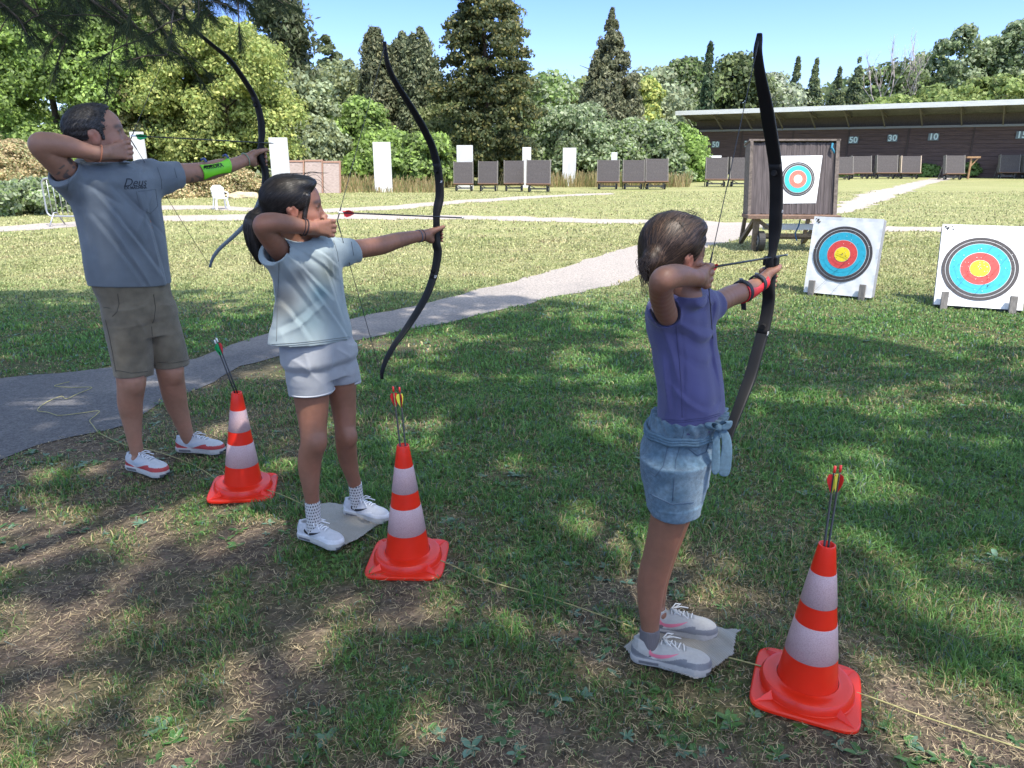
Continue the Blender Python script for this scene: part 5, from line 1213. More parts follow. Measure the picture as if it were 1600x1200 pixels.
# ---------------------------------------------------------------- shoes (x forward, y left, z up; length 1)
SWOOSH = [(-.19, .050), (-.205, .02), (-.195, -.02), (-.165, -.045), (-.12, -.052), (-.05, -.035), (.05, .005), (.16, .062), (.03, .032), (-.06, .008), (-.12, -.006), (-.155, -.002), (-.175, .02)]
def shoe(fr, par, heel, toe, L, side, cols, ankle, name="shoe", anklr=.035):
    """cols: upper, overlay, sole, swoosh, midline, lace"""
    h = fr.to(G(*heel)); t = fr.to(G(*toe)); d = t - h; d[2] = 0; Lm = np.linalg.norm(d); d /= Lm; c = (h + t) / 2; h = c - d * L / 2; a = math.atan2(d[1], d[0])
    o = bpy.data.objects.new(name, None); loc = (h[0], h[1], .022)
    g = SDF([-.06 * L, -.30 * L, -.03 * L], [1.06 * L, .30 * L, .56 * L], max(.0026, L / 110))
    def P(x, y, z): return np.array([x, y * side, z]) * L     # +y = inner side
    # upper
    g.ell(P(.74, 0, .115), np.array([.245, .155, .135]) * L, None, .0); g.ell(P(.50, 0, .15), np.array([.28, .14, .15]) * L, None, .05 * L); g.ell(P(.17, 0, .15), np.array([.165, .125, .19]) * L, None, .05 * L)
    g.cone(P(.19, 0, .22), P(.20, 0, .31), .128 * L, .115 * L, .05 * L, 'u', ((0, 1, 0), .85)); g.cone(P(.40, 0, .255), P(.62, 0, .18), .07 * L, .06 * L, .04 * L)
    g.cone(P(.06, 0, .3), P(.055, 0, .36), .03 * L, .02 * L, .03 * L)
    g.cut(P(.3, 0, .335), (-.12, 0, 1)); 
    g.cone(P(.20, 0, .26), P(.21, 0, .50), .092 * L, .10 * L, .01 * L, 's', ((0, 1, 0), .82))
    # sole: wider slab
    sole = SDF(g.lo, g.lo + g.h * (g.n - 1), g.h); sole.n = g.n.copy(); sole.d = np.full(tuple(g.n), 1.0, np.float32)
    for x0, x1, y0, r0, r1, z_ in ((.13, .45, 0, .135, .125, .055), (.45, .80, .01, .125, .165, .045), (.80, .87, .01, .165, .12, .05)):
        sole.cone(P(x0, y0, z_), P(x1, y0, z_), r0 * L, r1 * L, .03 * L)
    sole.cut(P(0, 0, .095), (-.10, 0, 1)); sole.cut(P(0, 0, .0), (0, 0, -1)); sole.cone(P(.98, 0, .0), P(1.04, 0, -.06), .06 * L, .06 * L, .02 * L, 's')
    hh = np.maximum(.012 * L - np.abs(g.d - sole.d), 0) / (.012 * L); g.d = np.minimum(g.d, sole.d) - hh * hh * .012 * L * .25
    g.cut(P(0, 0, 0), (0, 0, -1))
    up, ov, so_, sw, ml, lc = [np.array(q) for q in cols]
    def cf(V):
        x, y, z = V[:, 0] / L, V[:, 1] / L * side, V[:, 2] / L; c = np.tile(up, (len(V), 1)); zs = .095 + .01 * x
        zt = .155 + .045 * np.cos(x * 9.2) * (x < .7) + .02 * (x > .7)
        m = (z < zt) ; c[m] = ml
        m = (z < zs + .004); c[m] = so_
        m = (x > .84) & (z > zs) & (z < .17); c[m] = ml
        m = (x < .10) & (z > .2) & (z < .34); c[m] = ov
        m = (np.abs(y) < .052) & (x > .36) & (x < .68) & (z > .17); c[m] = ov * .92
        m = (x > .12) & (x < .36) & (z > .028) & (z < .068) & (np.abs(y) > .08); c[m] = np.array([.12, .12, .13])
        m = (x > .93) & (z < .06); c[m] = ov * .25
        return c
    V, F_ = g.mesh(); V = relax(V, F_, 1)
    body = np_mesh(name, V, F_, mat("shoe_skin", (1, 1, 1), .6, attr=True, var=.06, vscale=30, bump=.2, bscale=420), par, True, cf(V)); body.location = loc; body.rotation_euler = (0, 0, a)
    bv = BVHTree.FromPolygons([Vector(v) for v in V], [tuple(int(i) for i in f) for f in F_])
    def surf(p, dr):
        hit = bv.ray_cast(Vector(p) - Vector(dr) * .2, Vector(dr)); return hit[0], hit[1]
    # laces: crossing bars and a bow
    b = MB()
    for i in range(6):
        x = .38 + .052 * i; pts = []
        for k in range(7):
            y = (-.062 + .124 * k / 6); xx = x + (.02 if k % 2 else 0) * 0 + (.02 * (k / 6 - .5)) * (1 if i % 2 else -1)
            p, n_ = surf(P(xx, y, .3), (0, 0, -1))
            if p: pts.append(p + Vector((0, 0, .0022)))
        if len(pts) > 2: b.tube(pts, .0024, 6)
    p, n_ = surf(P(.38, 0, .3), (0, 0, -1))
    if p:
        for sgn in (-1, 1):
            b.tube([p + Vector((0, 0, .006)), p + Vector((.012, sgn * .02, .014)), p + Vector((.03, sgn * .034, .006)), p + Vector((.018, sgn * .022, .004)), p + Vector((0, 0, .005))], .0022, 6)
            b.tube([p + Vector((0, 0, .006)), p + Vector((.03, sgn * .016, .008)), p + Vector((.055, sgn * .032, -.004))], .0020, 6)
    b.build("lace", mat("lace", tuple(lc), .8), body, True)
    if sw[0] >= 0:
        for sy in (-1, 1):
            b = MB(); N = 5; pts = []
            n = len(SWOOSH); nsub = []
            for i in range(n):
                p0, p1 = SWOOSH[i], SWOOSH[(i + 1) % n]
                nsub += [(p0[0] + (p1[0] - p0[0]) * k / 3, p0[1] + (p1[1] - p0[1]) * k / 3) for k in range(3)]
            mm = bmesh.new(); vs = [mm.verts.new((x_, 0, z_)) for x_, z_ in nsub]; f_ = mm.faces.new(vs); bmesh.ops.triangulate(mm, faces=[f_])
            bmesh.ops.subdivide_edges(mm, edges=mm.edges[:], cuts=1)
            ok = True
            for v_ in mm.verts:
                q = Vector(((.44 + v_.co.x * 1.0) * L, sy * .3 * L, (.185 + v_.co.z) * L)); hit = bv.ray_cast(q, Vector((0, -sy, 0)))
                if hit[0] is None: ok = False; continue
                v_.co = hit[0] + hit[1] * .0012
            me = bpy.data.meshes.new("swoosh"); mm.to_mesh(me); mm.free(); link_mesh("side_stripe", me, mat("side_stripe", tuple(sw), .5), body)
    return fr.to(np.array([0, 0, 0])) if False else (body, a, h)
def fix_ankle(fr, ch, hl, te, L):
    """bring the foot of a leg over the heel of its shoe"""
    h = fr.to(G(*hl)); d = fr.to(G(*te)) - h; d[2] = 0; d /= np.linalg.norm(d); a = h + d * L * .205; last = ch[-1][0]; dx = np.array([a[0] - last[0], a[1] - last[1], 0]); out = []
    for i, (p, r) in enumerate(ch):
        k = {1: 1.0, 2: .9, 3: .7, 4: .45, 5: .22, 6: .08}.get(len(ch) - i, 0); q = np.array(p, float) + dx * k
        if i == len(ch) - 1: q[2] = .085
        out.append((q, r))
    return out
def sock(par, c, ankle, rtop, col, dots=None, h=.075, name="sock"):
    """from inside the shoe to above the ankle"""
    a = np.array(c, float); b = np.array(ankle, float); g = SDF(np.minimum(a, b) - .07, np.maximum(a, b) + .07, .0028); g.cone(a, b, rtop * .97, rtop, .01)
    ax = (b - a) / np.linalg.norm(b - a); g.cut(b - ax * .0, ax); g.ripple(.0008, 190, 1, .2)
    V, F_ = g.mesh(); V = relax(V, F_, 1); m = mat("sock", col, .9, bump=.3, bscale=500, attr=True)
    cc = np.tile(np.array(col), (len(V), 1)); cc *= (1 - .12 * (np.sin(np.arctan2(V[:, 1] - a[1], V[:, 0] - a[0]) * 34) > 0))[:, None]
    if dots is not None:
        an = np.arctan2(V[:, 1] - a[1], V[:, 0] - a[0]); s_ = (V[:, 2] * 72); dd = np.sin(an * 9 + (np.floor(s_) % 2) * 1.57) * np.sin(s_ * math.pi)
        cc[np.abs(dd) > .62] = dots
    return np_mesh(name, V, F_, m, par, True, cc)
def put_text(txt, size, org, right, up, target, m, par, name="print", off=.0012, extr=.0, shear=0.0, bold=0.0):
    """lettering laid on a garment: each vertex cast onto the mesh below it"""
    me = text_mesh(txt, size, .0001, shear, bold); bm_ = bmesh.new(); bm_.from_mesh(me); bpy.data.meshes.remove(me)
    bmesh.ops.subdivide_edges(bm_, edges=[e for e in bm_.edges if e.calc_length() > size * .12], cuts=2)
    right = Vector(right).normalized(); up = Vector(up).normalized(); n = right.cross(up); org = Vector(org)
    vs = np.zeros(len(target.data.vertices) * 3); target.data.vertices.foreach_get("co", vs); vs = vs.reshape(-1, 3)
    bv = BVHTree.FromPolygons([Vector(v) for v in vs], [tuple(p.vertices) for p in target.data.polygons])
    for v_ in bm_.verts:
        p = org + right * v_.co.x + up * v_.co.y; h_ = bv.ray_cast(p + n * .3, -n)
        v_.co = (h_[0] + n * (off + (.0004 if v_.co.z > 0 else 0))) if h_[0] is not None else p
    me = bpy.data.meshes.new(name); bm_.to_mesh(me); bm_.free(); return link_mesh(name, me, m, par)
# ---------------------------------------------------------------- bows
BM = {'limb': mat("bow_limb", (.010, .010, .011), .5, spec=.22), 'riser': mat("bow_riser", (.013, .012, .012), .6, var=.2, spec=.2), 'string': mat("bow_string", (.03, .03, .035), .6), 'mark': mat("bow_mark", (.6, .6, .6), .5), 'limbblue': mat("bow_limb_worn", (.05, .065, .085), .35)}
def bow(fr, pts, split, wid, nock, label, q=0.0, marks=(), wmul=1.0, lower_mat='limb', ww=.040, tip_w=.012):
    """pts: traced centreline (u, v, width px) top to bottom; split = (i0, i1) riser range; built in its own plane"""
    root = empty("recurve_bow", tuple(fr.out((0, 0, 0))), fr.rz)
    L = [fr.J(u, v, q=q) for u, v, w_ in pts]
    # smooth resample
    P = []; W = []
    for i in range(len(L) - 1):
        p0 = L[max(0, i - 1)]; p1 = L[i]; p2 = L[i + 1]; p3 = L[min(len(L) - 1, i + 2)]
        for t in np.linspace(0, 1, 5)[:-1]:
            P.append((.5 * ((2 * p1) + (p2 - p0) * t + (2 * p0 - 5 * p1 + 4 * p2 - p3) * t * t + (-p0 + 3 * p1 - 3 * p2 + p3) * t ** 3), i + t))
    P.append((L[-1], len(L) - 1.0))
    def part(name, i0, i1, wf, tf, m):
        seg = [(p, k) for p, k in P if i0 <= k <= i1]; n = len(seg); V = []; ns = 12
        for j, (p, k) in enumerate(seg):
            a = seg[max(0, j - 1)][0]; b = seg[min(n - 1, j + 1)][0]; t = (b - a); t /= np.linalg.norm(t); nn = np.array([t[2], 0, -t[0]]); f = j / (n - 1); w_ = wf(f) / 2; th = tf(f) / 2
            for s_ in range(ns):
                an = 2 * math.pi * s_ / ns; ca, sa = math.cos(an), math.sin(an); V.append(p + np.array([0, 1, 0]) * w_ * np.sign(ca) * abs(ca) ** .45 + nn * th * np.sign(sa) * abs(sa) ** .45)
        F_ = [(j * ns + s_, j * ns + (s_ + 1) % ns, (j + 1) * ns + (s_ + 1) % ns, (j + 1) * ns + s_) for j in range(n - 1) for s_ in range(ns)]
        me = bpy.data.meshes.new(name); me.from_pydata([tuple(v) for v in V], [], F_ + [tuple(range(ns))[::-1], tuple(range((n - 1) * ns, n * ns))]); me.update(); return link_mesh(name, me, m, root, True)
    i0, i1 = split
    part("limb", 0, i0 + .25, lambda f: tip_w + (ww - tip_w) * min(1, f * 1.5) ** .8, lambda f: .007 + .009 * f + (.005 if f < .05 else 0), BM['limb'])
    rs = part("riser", i0, i1, lambda f: ww * (1.0 - .45 * math.exp(-((f - wid[2]) / .13) ** 2)), lambda f: wid[0] * (.75 + .25 * math.cos((f - .5) * 5)) * (1 - .25 * math.exp(-((f - wid[2] + .12) / .08) ** 2)), BM['riser'])
    lo = part("limb", i1 - .25, len(L) - 1, lambda f: tip_w + (ww - tip_w) * min(1, (1 - f) * 1.5) ** .8, lambda f: .007 + .009 * (1 - f) + (.005 if f > .95 else 0), BM[lower_mat])
    b = MB(); top = P[1][0] + np.array([.0, 0, -.01]); bot = P[-2][0]; nk = np.array(nock)
    dt = (nk - top); db = (bot - nk); b.tube([top, nk], .0013, 6); b.tube([nk, bot], .0013, 6); dt /= np.linalg.norm(dt)
    b.tube([nk - dt * .06, nk], .0024, 6); b.tube([nk, nk + db / np.linalg.norm(db) * .05], .0024, 6); b.tube([top, top + dt * .05], .0022, 6)
    b.build("string", BM['string'], root)
    for u, v, tx, sz in marks:
        p = fr.J(u, v, q=q); me = text_mesh(tx, sz, .0003, .2); R_ = Matrix.Rotation(math.pi / 2, 4, 'X'); me.transform(Matrix.Translation((p[0], p[1] - ww / 2 - .0009, p[2])) @ Matrix.Rotation(math.radians(8), 4, 'Y') @ R_); link_mesh("marking", me, BM['mark'], root)
    # arrow rest and bolts
    for k in (i0 + .4, i1 - .4):
        p = min(P, key=lambda a_: abs(a_[1] - k))[0]; b = MB(); b.tube([p + np.array([-.02, 0, 0]), p + np.array([.02, 0, 0])], .009, 12); b.build("limb_bolt", BM['riser'], root)
    tag(root, label, "bow"); return root, L
def seam_on(fr, obj, px, m, r=.0013, lift=.0008, name="seam"):
    """stitched line on a garment, traced from pixels and cast onto its surface"""
    vs = np.zeros(len(obj.data.vertices) * 3); obj.data.vertices.foreach_get("co", vs); vs = vs.reshape(-1, 3); bv = BVHTree.FromPolygons([Vector(v) for v in vs], [tuple(p.vertices) for p in obj.data.polygons]); q = []; o_ = fr.to(CAMP)
    for (a, b), (c, d_) in zip(px[:-1], px[1:]):
        n = max(3, int(math.hypot(c - a, d_ - b) / 3))
        for k in range(n):
            dr = Vector(fr.to(CAMP + ray(a + (c - a) * k / n, b + (d_ - b) * k / n)) - o_).normalized(); h_ = bv.ray_cast(Vector(o_), dr)
            if h_[0] is not None: q.append(h_[0] + h_[1] * lift)
    if len(q) > 3: b_ = MB(); b_.tube(q, r, 5); b_.build(name, m, obj, True)
def person(name_label, fr):
    root = empty("person", tuple(fr.O), fr.rz); tag(root, name_label, "person"); return root
PG = "archers"
# ================================================================ MAN
def make_man():
    fr = Fr((-1.78, 3.66, 0)); J = fr.J
    root = person("man in grey-blue T-shirt, khaki shorts and white trainers with red trim, drawing a bow", fr)
    g = SDF([-.62, -.30, -.02], [.80, .26, 1.86], .0042)
    s = .250; R = rot(math.radians(-31), math.radians(7)); lx = 1.13
    ear = J(150, 215, q=.085); H0 = ear - R @ (np.array([-.04 * lx, -.31, .44]) * s)
    P = head(g, H0, s, R, lx)
    g.cone(P(-.10, 0, .30), fr.J(152, 283, q=0.0), .060, .066, .03); g.cone(P(.05, 0, .12), fr.J(165, 272, q=.03), .035, .05, .03)
    # torso core, arms, legs
    g.loft([(x, y, z, a * .9, b * .9) for x, y, z, a, b in fr.rows([(275, 120, 235), (310, 118, 248), (360, 130, 255), (430, 142, 262), (470, 160, 268), (520, 170, 280)], 0, .6)], .04)
    RA = fr.ch([(118, 284, 0, 19), (92, 256, .04, 19.5), (64, 228, .08, 17.5), (78, 225, .09, 17.5), (105, 229, .105, 16), (130, 235, .12, 12.5), (154, 240, .135, 10)]); g.chain(RA, .016)
    LA = fr.ch([(238, 280, 0, 20), (270, 273, 0, 17), (300, 270, 0, 14.5), (325, 267, 0, 13.8), (343, 262, 0, 12.8), (365, 257, 0, 10), (386, 249, 0, 8.6)]); g.chain(LA, .014)
    draw_hand(g, RA[-1][0], RA[-1][1], J(203, 234, q=.105), 1.12)
    grip = J(407, 246, q=0); bow_hand(g, LA[-1][0], LA[-1][1], grip + np.array([-.004, 0, 0]), 1.08)
    RL = fr.ch([(195, 500, 0, 27), (203, 560, .02, 24), (205, 598, .025, 20.5), (203, 628, .0, 18), (205, 650, -.01, 15.5), (208, 680, 0, 11.5), (213, 712, 0, 9.3), (212, 722, 0, 9.5)]); RL = fix_ankle(fr, RL, (204, 736), (262, 750), .285); g.chain(RL, .018)
    LL = fr.ch([(245, 495, 0, 27), (262, 550, .02, 23), (266, 582, .025, 19.5), (271, 612, 0, 18), (276, 636, -.01, 16), (285, 664, 0, 12), (293, 690, 0, 9.6), (294, 702, 0, 9.5)]); LL = fix_ankle(fr, LL, (281, 709), (350, 713), .285); g.chain(LL, .018)
    for kn in (RL[2][0], LL[2][0]): g.ell(kn + np.array([0, -.045, .0]), (.035, .03, .045), None, .03)
    tat = (RA[1][0] + RA[0][0]) / 2
    def extra(V, c, blob):
        # grey-blue tattoo curls on the inner upper arm
        q = V - (RA[1][0] * .6 + RA[0][0] * .4); m = (np.linalg.norm(q, axis=1) < .085) & (V[:, 1] < RA[1][0][1] + .03) & (V[:, 0] < -.2)
        f = np.sin(V[:, 0] * 95 + 5 * np.sin(V[:, 2] * 60)) + np.sin(V[:, 2] * 80 - 4 * np.sin(V[:, 0] * 50)); k = m & (f > .55); c[k] = c[k] * .3 + np.array([.03, .05, .06]) * .7
        q = V - LA[2][0]; k = (np.linalg.norm(q, axis=1) < .06) & (V[:, 2] < LA[2][0][2] - .012) & (np.sin(V[:, 0] * 120 + 3 * np.sin(V[:, 2] * 90)) > .2); c[k] = c[k] * .4 + np.array([.03, .04, .05]) * .6
        # stubble
        for y in (-.14, 0, .14): blob(P(.2, y, .14), .14 * s, (.24, .15, .12), .4)
    body = sdf_obj("body", g, M['skin'], root, 2, skin_col((.31, .155, .10), P, s, extra=extra))
    eyes(P, R, s, root)
    # hair: short, receding, greying at the temple
    h = SDF(H0 + np.array([-.25, -.2, -.05]), H0 + np.array([.25, .2, .36]), .0035)
    h.ell(P(-.10, 0, .655), np.array([.42 * lx, .338, .37]) * s, R, 0); h.ell(P(.0, 0, .93), np.array([.24 * lx, .22, .085]) * s, R, .06 * s)
    h.ell(P(.40, 0, .56), np.array([.31 * lx, .40, .40]) * s, R, .02, 's'); h.ell(P(.13, 0, .25), np.array([.26, .5, .27]) * s, R, .02, 's'); h.ell(P(-.2, 0, .10), np.array([.5, .5, .24]) * s, R, .015, 's')
    for y in (-1, 1): h.cone(P(.02, y * .27, .62), P(.06, y * .262, .42), .055 * s, .028 * s, .02 * s); h.ell(P(-.06, y * .33, .45), np.array([.10, .07, .14]) * s, R, .004, 's')
    h.ripple(.0014, 260, 2)
    hm = sdf_obj("hair", h, hair_mat("man_hair", (.014, .012, .012), (.06, .055, .052)), root, 1)
    strands(root, hm, 4200, .022, lambda q: (-.7, 0, -.45), (.007, .006, .006), (.085, .078, .075), 5, .0008, .003, k=4)
    # T-shirt
    rows = fr.rows([(252, 140, 178), (262, 118, 232), (280, 106, 248), (305, 111, 250), (328, 123, 250), (350, 135, 252), (380, 140, 255), (413, 142, 258), (440, 144, 263), (462, 145, 265)], 0, .60)
    zh = J(200, 455, q=.1)[2]
    t = SDF([-.50, -.32, zh - .04], [.42, .30, 1.60], .0042)
    t.loft(rows, 0, grow=-.007)
    sr = fr.ch([(132, 292, 0, 26), (112, 284, .01, 26), (97, 270, .04, 25.5)]); t.chain(sr, .035)
    sl_2 = fr.ch([(225, 282, 0, 25), (252, 279, 0, 24), (282, 271, 0, 17.5)]); t.chain(sl_2, .035); t.cone(fr.J(238, 288, q=0), fr.J(258, 290, q=0), .04, .03, .03)
    t.cone(fr.J(136, 262, q=0), fr.J(170, 262, q=0), .05, .05, .04); t.cone(fr.J(170, 268, q=0), fr.J(235, 266, q=0), .052, .045, .04)
    t.cover(g, .014, zlo=zh + .01, lo=[-.45, -.3, 0], hi=[.28, .3, 1.535], k=.01)
    # folds
    fl = [((150, 300), (250, 430)), ((175, 290), (256, 370)), ((140, 330), (225, 452)), ((205, 275), (235, 250)), ((215, 300), (262, 455)), ((120, 290), (150, 400)), ((165, 340), (240, 455)), ((130, 280), (190, 320)), ((240, 300), (215, 360))]
    for i, (a, b) in enumerate(fl): t.crease(J(*a, q=.12), J(*b, q=.12), .012 + .004 * (i % 3), .014 if i % 2 == 0 else -.012)
    for i, (a, b) in enumerate(fl[:6]): t.crease(J(a[0] + 12, a[1] + 4, q=.12), J(b[0] + 9, b[1], q=.12), .010, -.011)
    t.crease(J(140, 350, q=.1), J(150, 455, q=.1), .016, .008); t.crease(J(250, 380, q=.1), J(262, 455, q=.1), .014, .007); t.ripple(.0028, 34, 1, .45); t.ripple(.0012, 85, 3, .3)
    t.cut((0, 0, zh), (-.10, 0, -1))
    # sleeve ends, neck, hollow
    nr = (RA[2][0] - RA[0][0]); nr /= np.linalg.norm(nr); pr = fr.J(93, 272, q=.03); t.cut(pr, nr, [-.60, -.3, 1.30], [-.20, .3, 1.60])
    nl = LA[2][0] - LA[0][0]; nl /= np.linalg.norm(nl); t.cut(fr.J(279, 272, q=0), nl, [.1, -.3, 1.25], [.5, .3, 1.7])
    t.cone(RA[0][0] + nr * .02, RA[2][0] + nr * .06, .058, .085, 0, 's'); t.cone(LA[0][0] + nl * .06, LA[2][0], .050, .056, 0, 's')
    t.cone(fr.J(153, 262, q=.015), P(-.05, 0, .2), .062, .08, .01, 's'); t.loft(rows, 0, 's', -.028, ztop=zh + .022, zbot=zh - .1)
    sh = sdf_obj("t_shirt", t, cloth("shirt_greyblue", (.135, .158, .18), .10, 4), root, 1)
    sm = mat("shirt_seam", (.095, .112, .13), .9)
    for L_ in ([(139, 451), (170, 453), (210, 452), (240, 451), (266, 449)], [(139, 454), (170, 456), (210, 455), (240, 454), (266, 452)], [(213, 299), (219, 325), (235, 334), (246, 322), (243, 296), (213, 299)], [(118, 268), (108, 280), (104, 300)], [(246, 262), (252, 280), (253, 298)], [(272, 262), (277, 281)]): seam_on(fr, sh, L_, sm)
    ink = mat("shirt_ink", (.02, .025, .035), .8)
    up = (0, 0, 1); put_text("Deus", .052, J(223, 286, q=.2), (1, 0, .0), (-.05, 0, 1), sh, ink, root, "chest_print", shear=.5)
    put_text("EX MACHINA", .0175, J(225, 294, q=.2), (1, 0, 0), (-.05, 0, 1), sh, ink, root, "chest_print", bold=.0004)
    # shorts
    zs = J(200, 436, q=0)[2]; r0 = fr.rows([(434, 172, 246), (448, 168, 252), (460, 165, 261), (475, 166, 267), (495, 171, 274)], 0, .66)
    k = SDF([-.36, -.24, .45], [.22, .24, zs + .03], .0042); k.loft(SDF.tuck(r0), 0)
    R1 = fr.rows([(480, 166, 232), (505, 168, 234), (535, 173, 236), (560, 179, 237), (588, 184, 237)], 0.01, .92); L1 = fr.rows([(478, 214, 269), (500, 222, 276), (525, 234, 284), (550, 241, 290), (571, 245, 295)], 0.01, .92)
    k.loft(R1, .035); k.loft(L1, .035)
    for a, b, am in (((190, 480), (235, 470), .005), ((175, 520), (232, 505), .005), ((200, 550), (236, 560), .004), ((240, 480), (245, 530), .006), ((255, 500), (285, 515), .005), ((180, 565), (236, 575), .003), ((236, 530), (215, 500), .007), ((240, 535), (270, 500), .006), ((165, 470), (190, 500), -.005)): k.crease(J(*a, q=.12), J(*b, q=.12), .012, am)
    k.crease(J(181, 458, q=.12), J(184, 478, q=.12), .005, -.006); k.crease(J(184, 478, q=.12), J(172, 495, q=.12), .005, -.006); k.ripple(.002, 45, 5, .6)
    k.cover(g, .008, zlo=max(R1[-1][2], L1[-1][2]) + .012)
    k.loft(R1, 0, 's', -.010, ztop=R1[-1][2] + .012, zbot=R1[-1][2] - .05); k.loft(L1, 0, 's', -.010, ztop=L1[-1][2] + .012, zbot=L1[-1][2] - .05)
    so = sdf_obj("shorts", k, cloth("khaki", (.12, .10, .07), .18, 7, c2=(.16, .135, .095)), root, 1)
    ks = mat("khaki_seam", (.07, .06, .045), .9)
    for L_ in ([(184, 459), (186, 475), (183, 487), (173, 497)], [(240, 460), (243, 480), (241, 498), (237, 508)], [(165, 500), (172, 530), (182, 584)], [(237, 510), (239, 540)], [(162, 480), (176, 482)], [(180, 578), (205, 583), (234, 580)], [(246, 566), (270, 567), (294, 563)]): seam_on(fr, so, L_, ks, .0016)
    for A_, n_ in ((R1, 0), (L1, 1)):
        x, y, z, a, b = A_[-1]; torus = MB(); torus.tube([(x + (a + .001) * math.cos(t_), y + (b + .001) * math.sin(t_), z + .028) for t_ in np.linspace(0, 6.283, 40)], .0016, 5); torus.build("hem_stitch", mat("stitch", (.12, .10, .07), .9), so, True)
    cols = ((.42, .44, .47), (.30, .33, .37), (.42, .41, .40), (.36, .40, .46), (.36, .035, .035), (.62, .64, .68))
    shoe(fr, root, (204, 736), (262, 750), .285, -1, cols, None); shoe(fr, root, (281, 709), (350, 713), .285, 1, cols, None)
    # wrist bands, arm guard
    torus_band("wrist_band", J(157, 240, q=.135), (RA[-1][0] - RA[-2][0]), .0365, .0026, mat("orange_band", (.55, .20, .10), .6), root)
    torus_band("wrist_band", LA[-1][0] - nl * .01, LA[-1][0] - LA[-2][0], .034, .003, mat("green_band", (.22, .30, .20), .6), root)
    gd = BVHTree.FromPolygons([v.co.copy() for v in body.data.vertices], [tuple(p.vertices) for p in body.data.polygons])
    def guard(poly_px, m, name, q0=.0, off=.004, fr=fr, gd=gd, n=(26, 12), txt=True):
        mm = bmesh.new(); P4 = [fr.J(u, v, q=.03) for u, v in poly_px]; nx_, ny_ = n; vs = []
        for i in range(nx_ + 1):
            row = []
            for j in range(ny_ + 1):
                s_, t_ = i / nx_, j / ny_; pin = .14 * math.sin(math.pi * s_) ; t2 = pin + (1 - 2 * pin) * t_
                p = (P4[0] * (1 - s_) + P4[1] * s_) * (1 - t2) + (P4[3] * (1 - s_) + P4[2] * s_) * t2
                h_ = gd.ray_cast(Vector((p[0], -.3, p[2])), Vector((0, 1, 0)))
                q_ = h_[0] if h_[0] is not None and h_[0].y < .03 else Vector((p[0], .0, p[2])); row.append(mm.verts.new((q_.x, q_.y - off, q_.z)))
            vs.append(row)
        for i in range(nx_):
            for j in range(ny_): mm.faces.new((vs[i][j], vs[i + 1][j], vs[i + 1][j + 1], vs[i][j + 1]))
        me = bpy.data.meshes.new(name); mm.to_mesh(me); mm.free(); o = link_mesh(name, me, m, root, True); s1 = o.modifiers.new("s", 'SOLIDIFY'); s1.thickness = .003; return o
    ag = guard([(311, 258), (359, 247), (360, 270), (318, 281)], mat("guard_green", (.20, .66, .02), .5), "arm_guard")
    put_text("AURORA", .028, J(342, 260, q=.1), (1, 0, .10), (-.10, 0, 1), ag, mat("guard_ink", (.02, .03, .02), .6), root, "guard_print", bold=.0008, off=.004)
    b = MB(); 
    for u_, v_ in ((318, 256), (352, 250)):
        p = J(u_, v_, q=0); b.tube([p + np.array([.0, -.03, .012]), p + np.array([0.003, -.005, .026]), p + np.array([.003, .02, .02])], .006, 6)
    b.build("guard_strap", mat("strap_blue", (.06, .09, .22), .7), root)
    nk = J(205, 212, q=.045)
    pts = [(287, 8, 5), (290, 29, 5), (302, 45, 5), (330, 69, 6), (358, 93, 7), (381, 124, 8), (397, 151, 8), (406, 179, 9), (409, 206, 9), (408, 225, 9), (407, 243, 10), (414, 265, 9), (414, 285, 8), (409, 306, 8), (399, 330, 7), (384, 350, 6), (365, 369, 6), (346, 386, 5), (335, 399, 4), (330, 410, 4), (328, 418, 4)]
    bow(fr, pts, (6, 13), (.034, 0, .5), fr.J(204, 218, q=.035), "black recurve bow held by the man, its lower limb worn pale blue", 0, wmul=1, lower_mat='limbblue')
    arrow(fr.out(nk), fr.out(fr.J(428, 224, q=.025)), ('green', 'green', 'green'), 'white', "arrow with green vanes drawn on the man's bow", None, .5)
make_man()
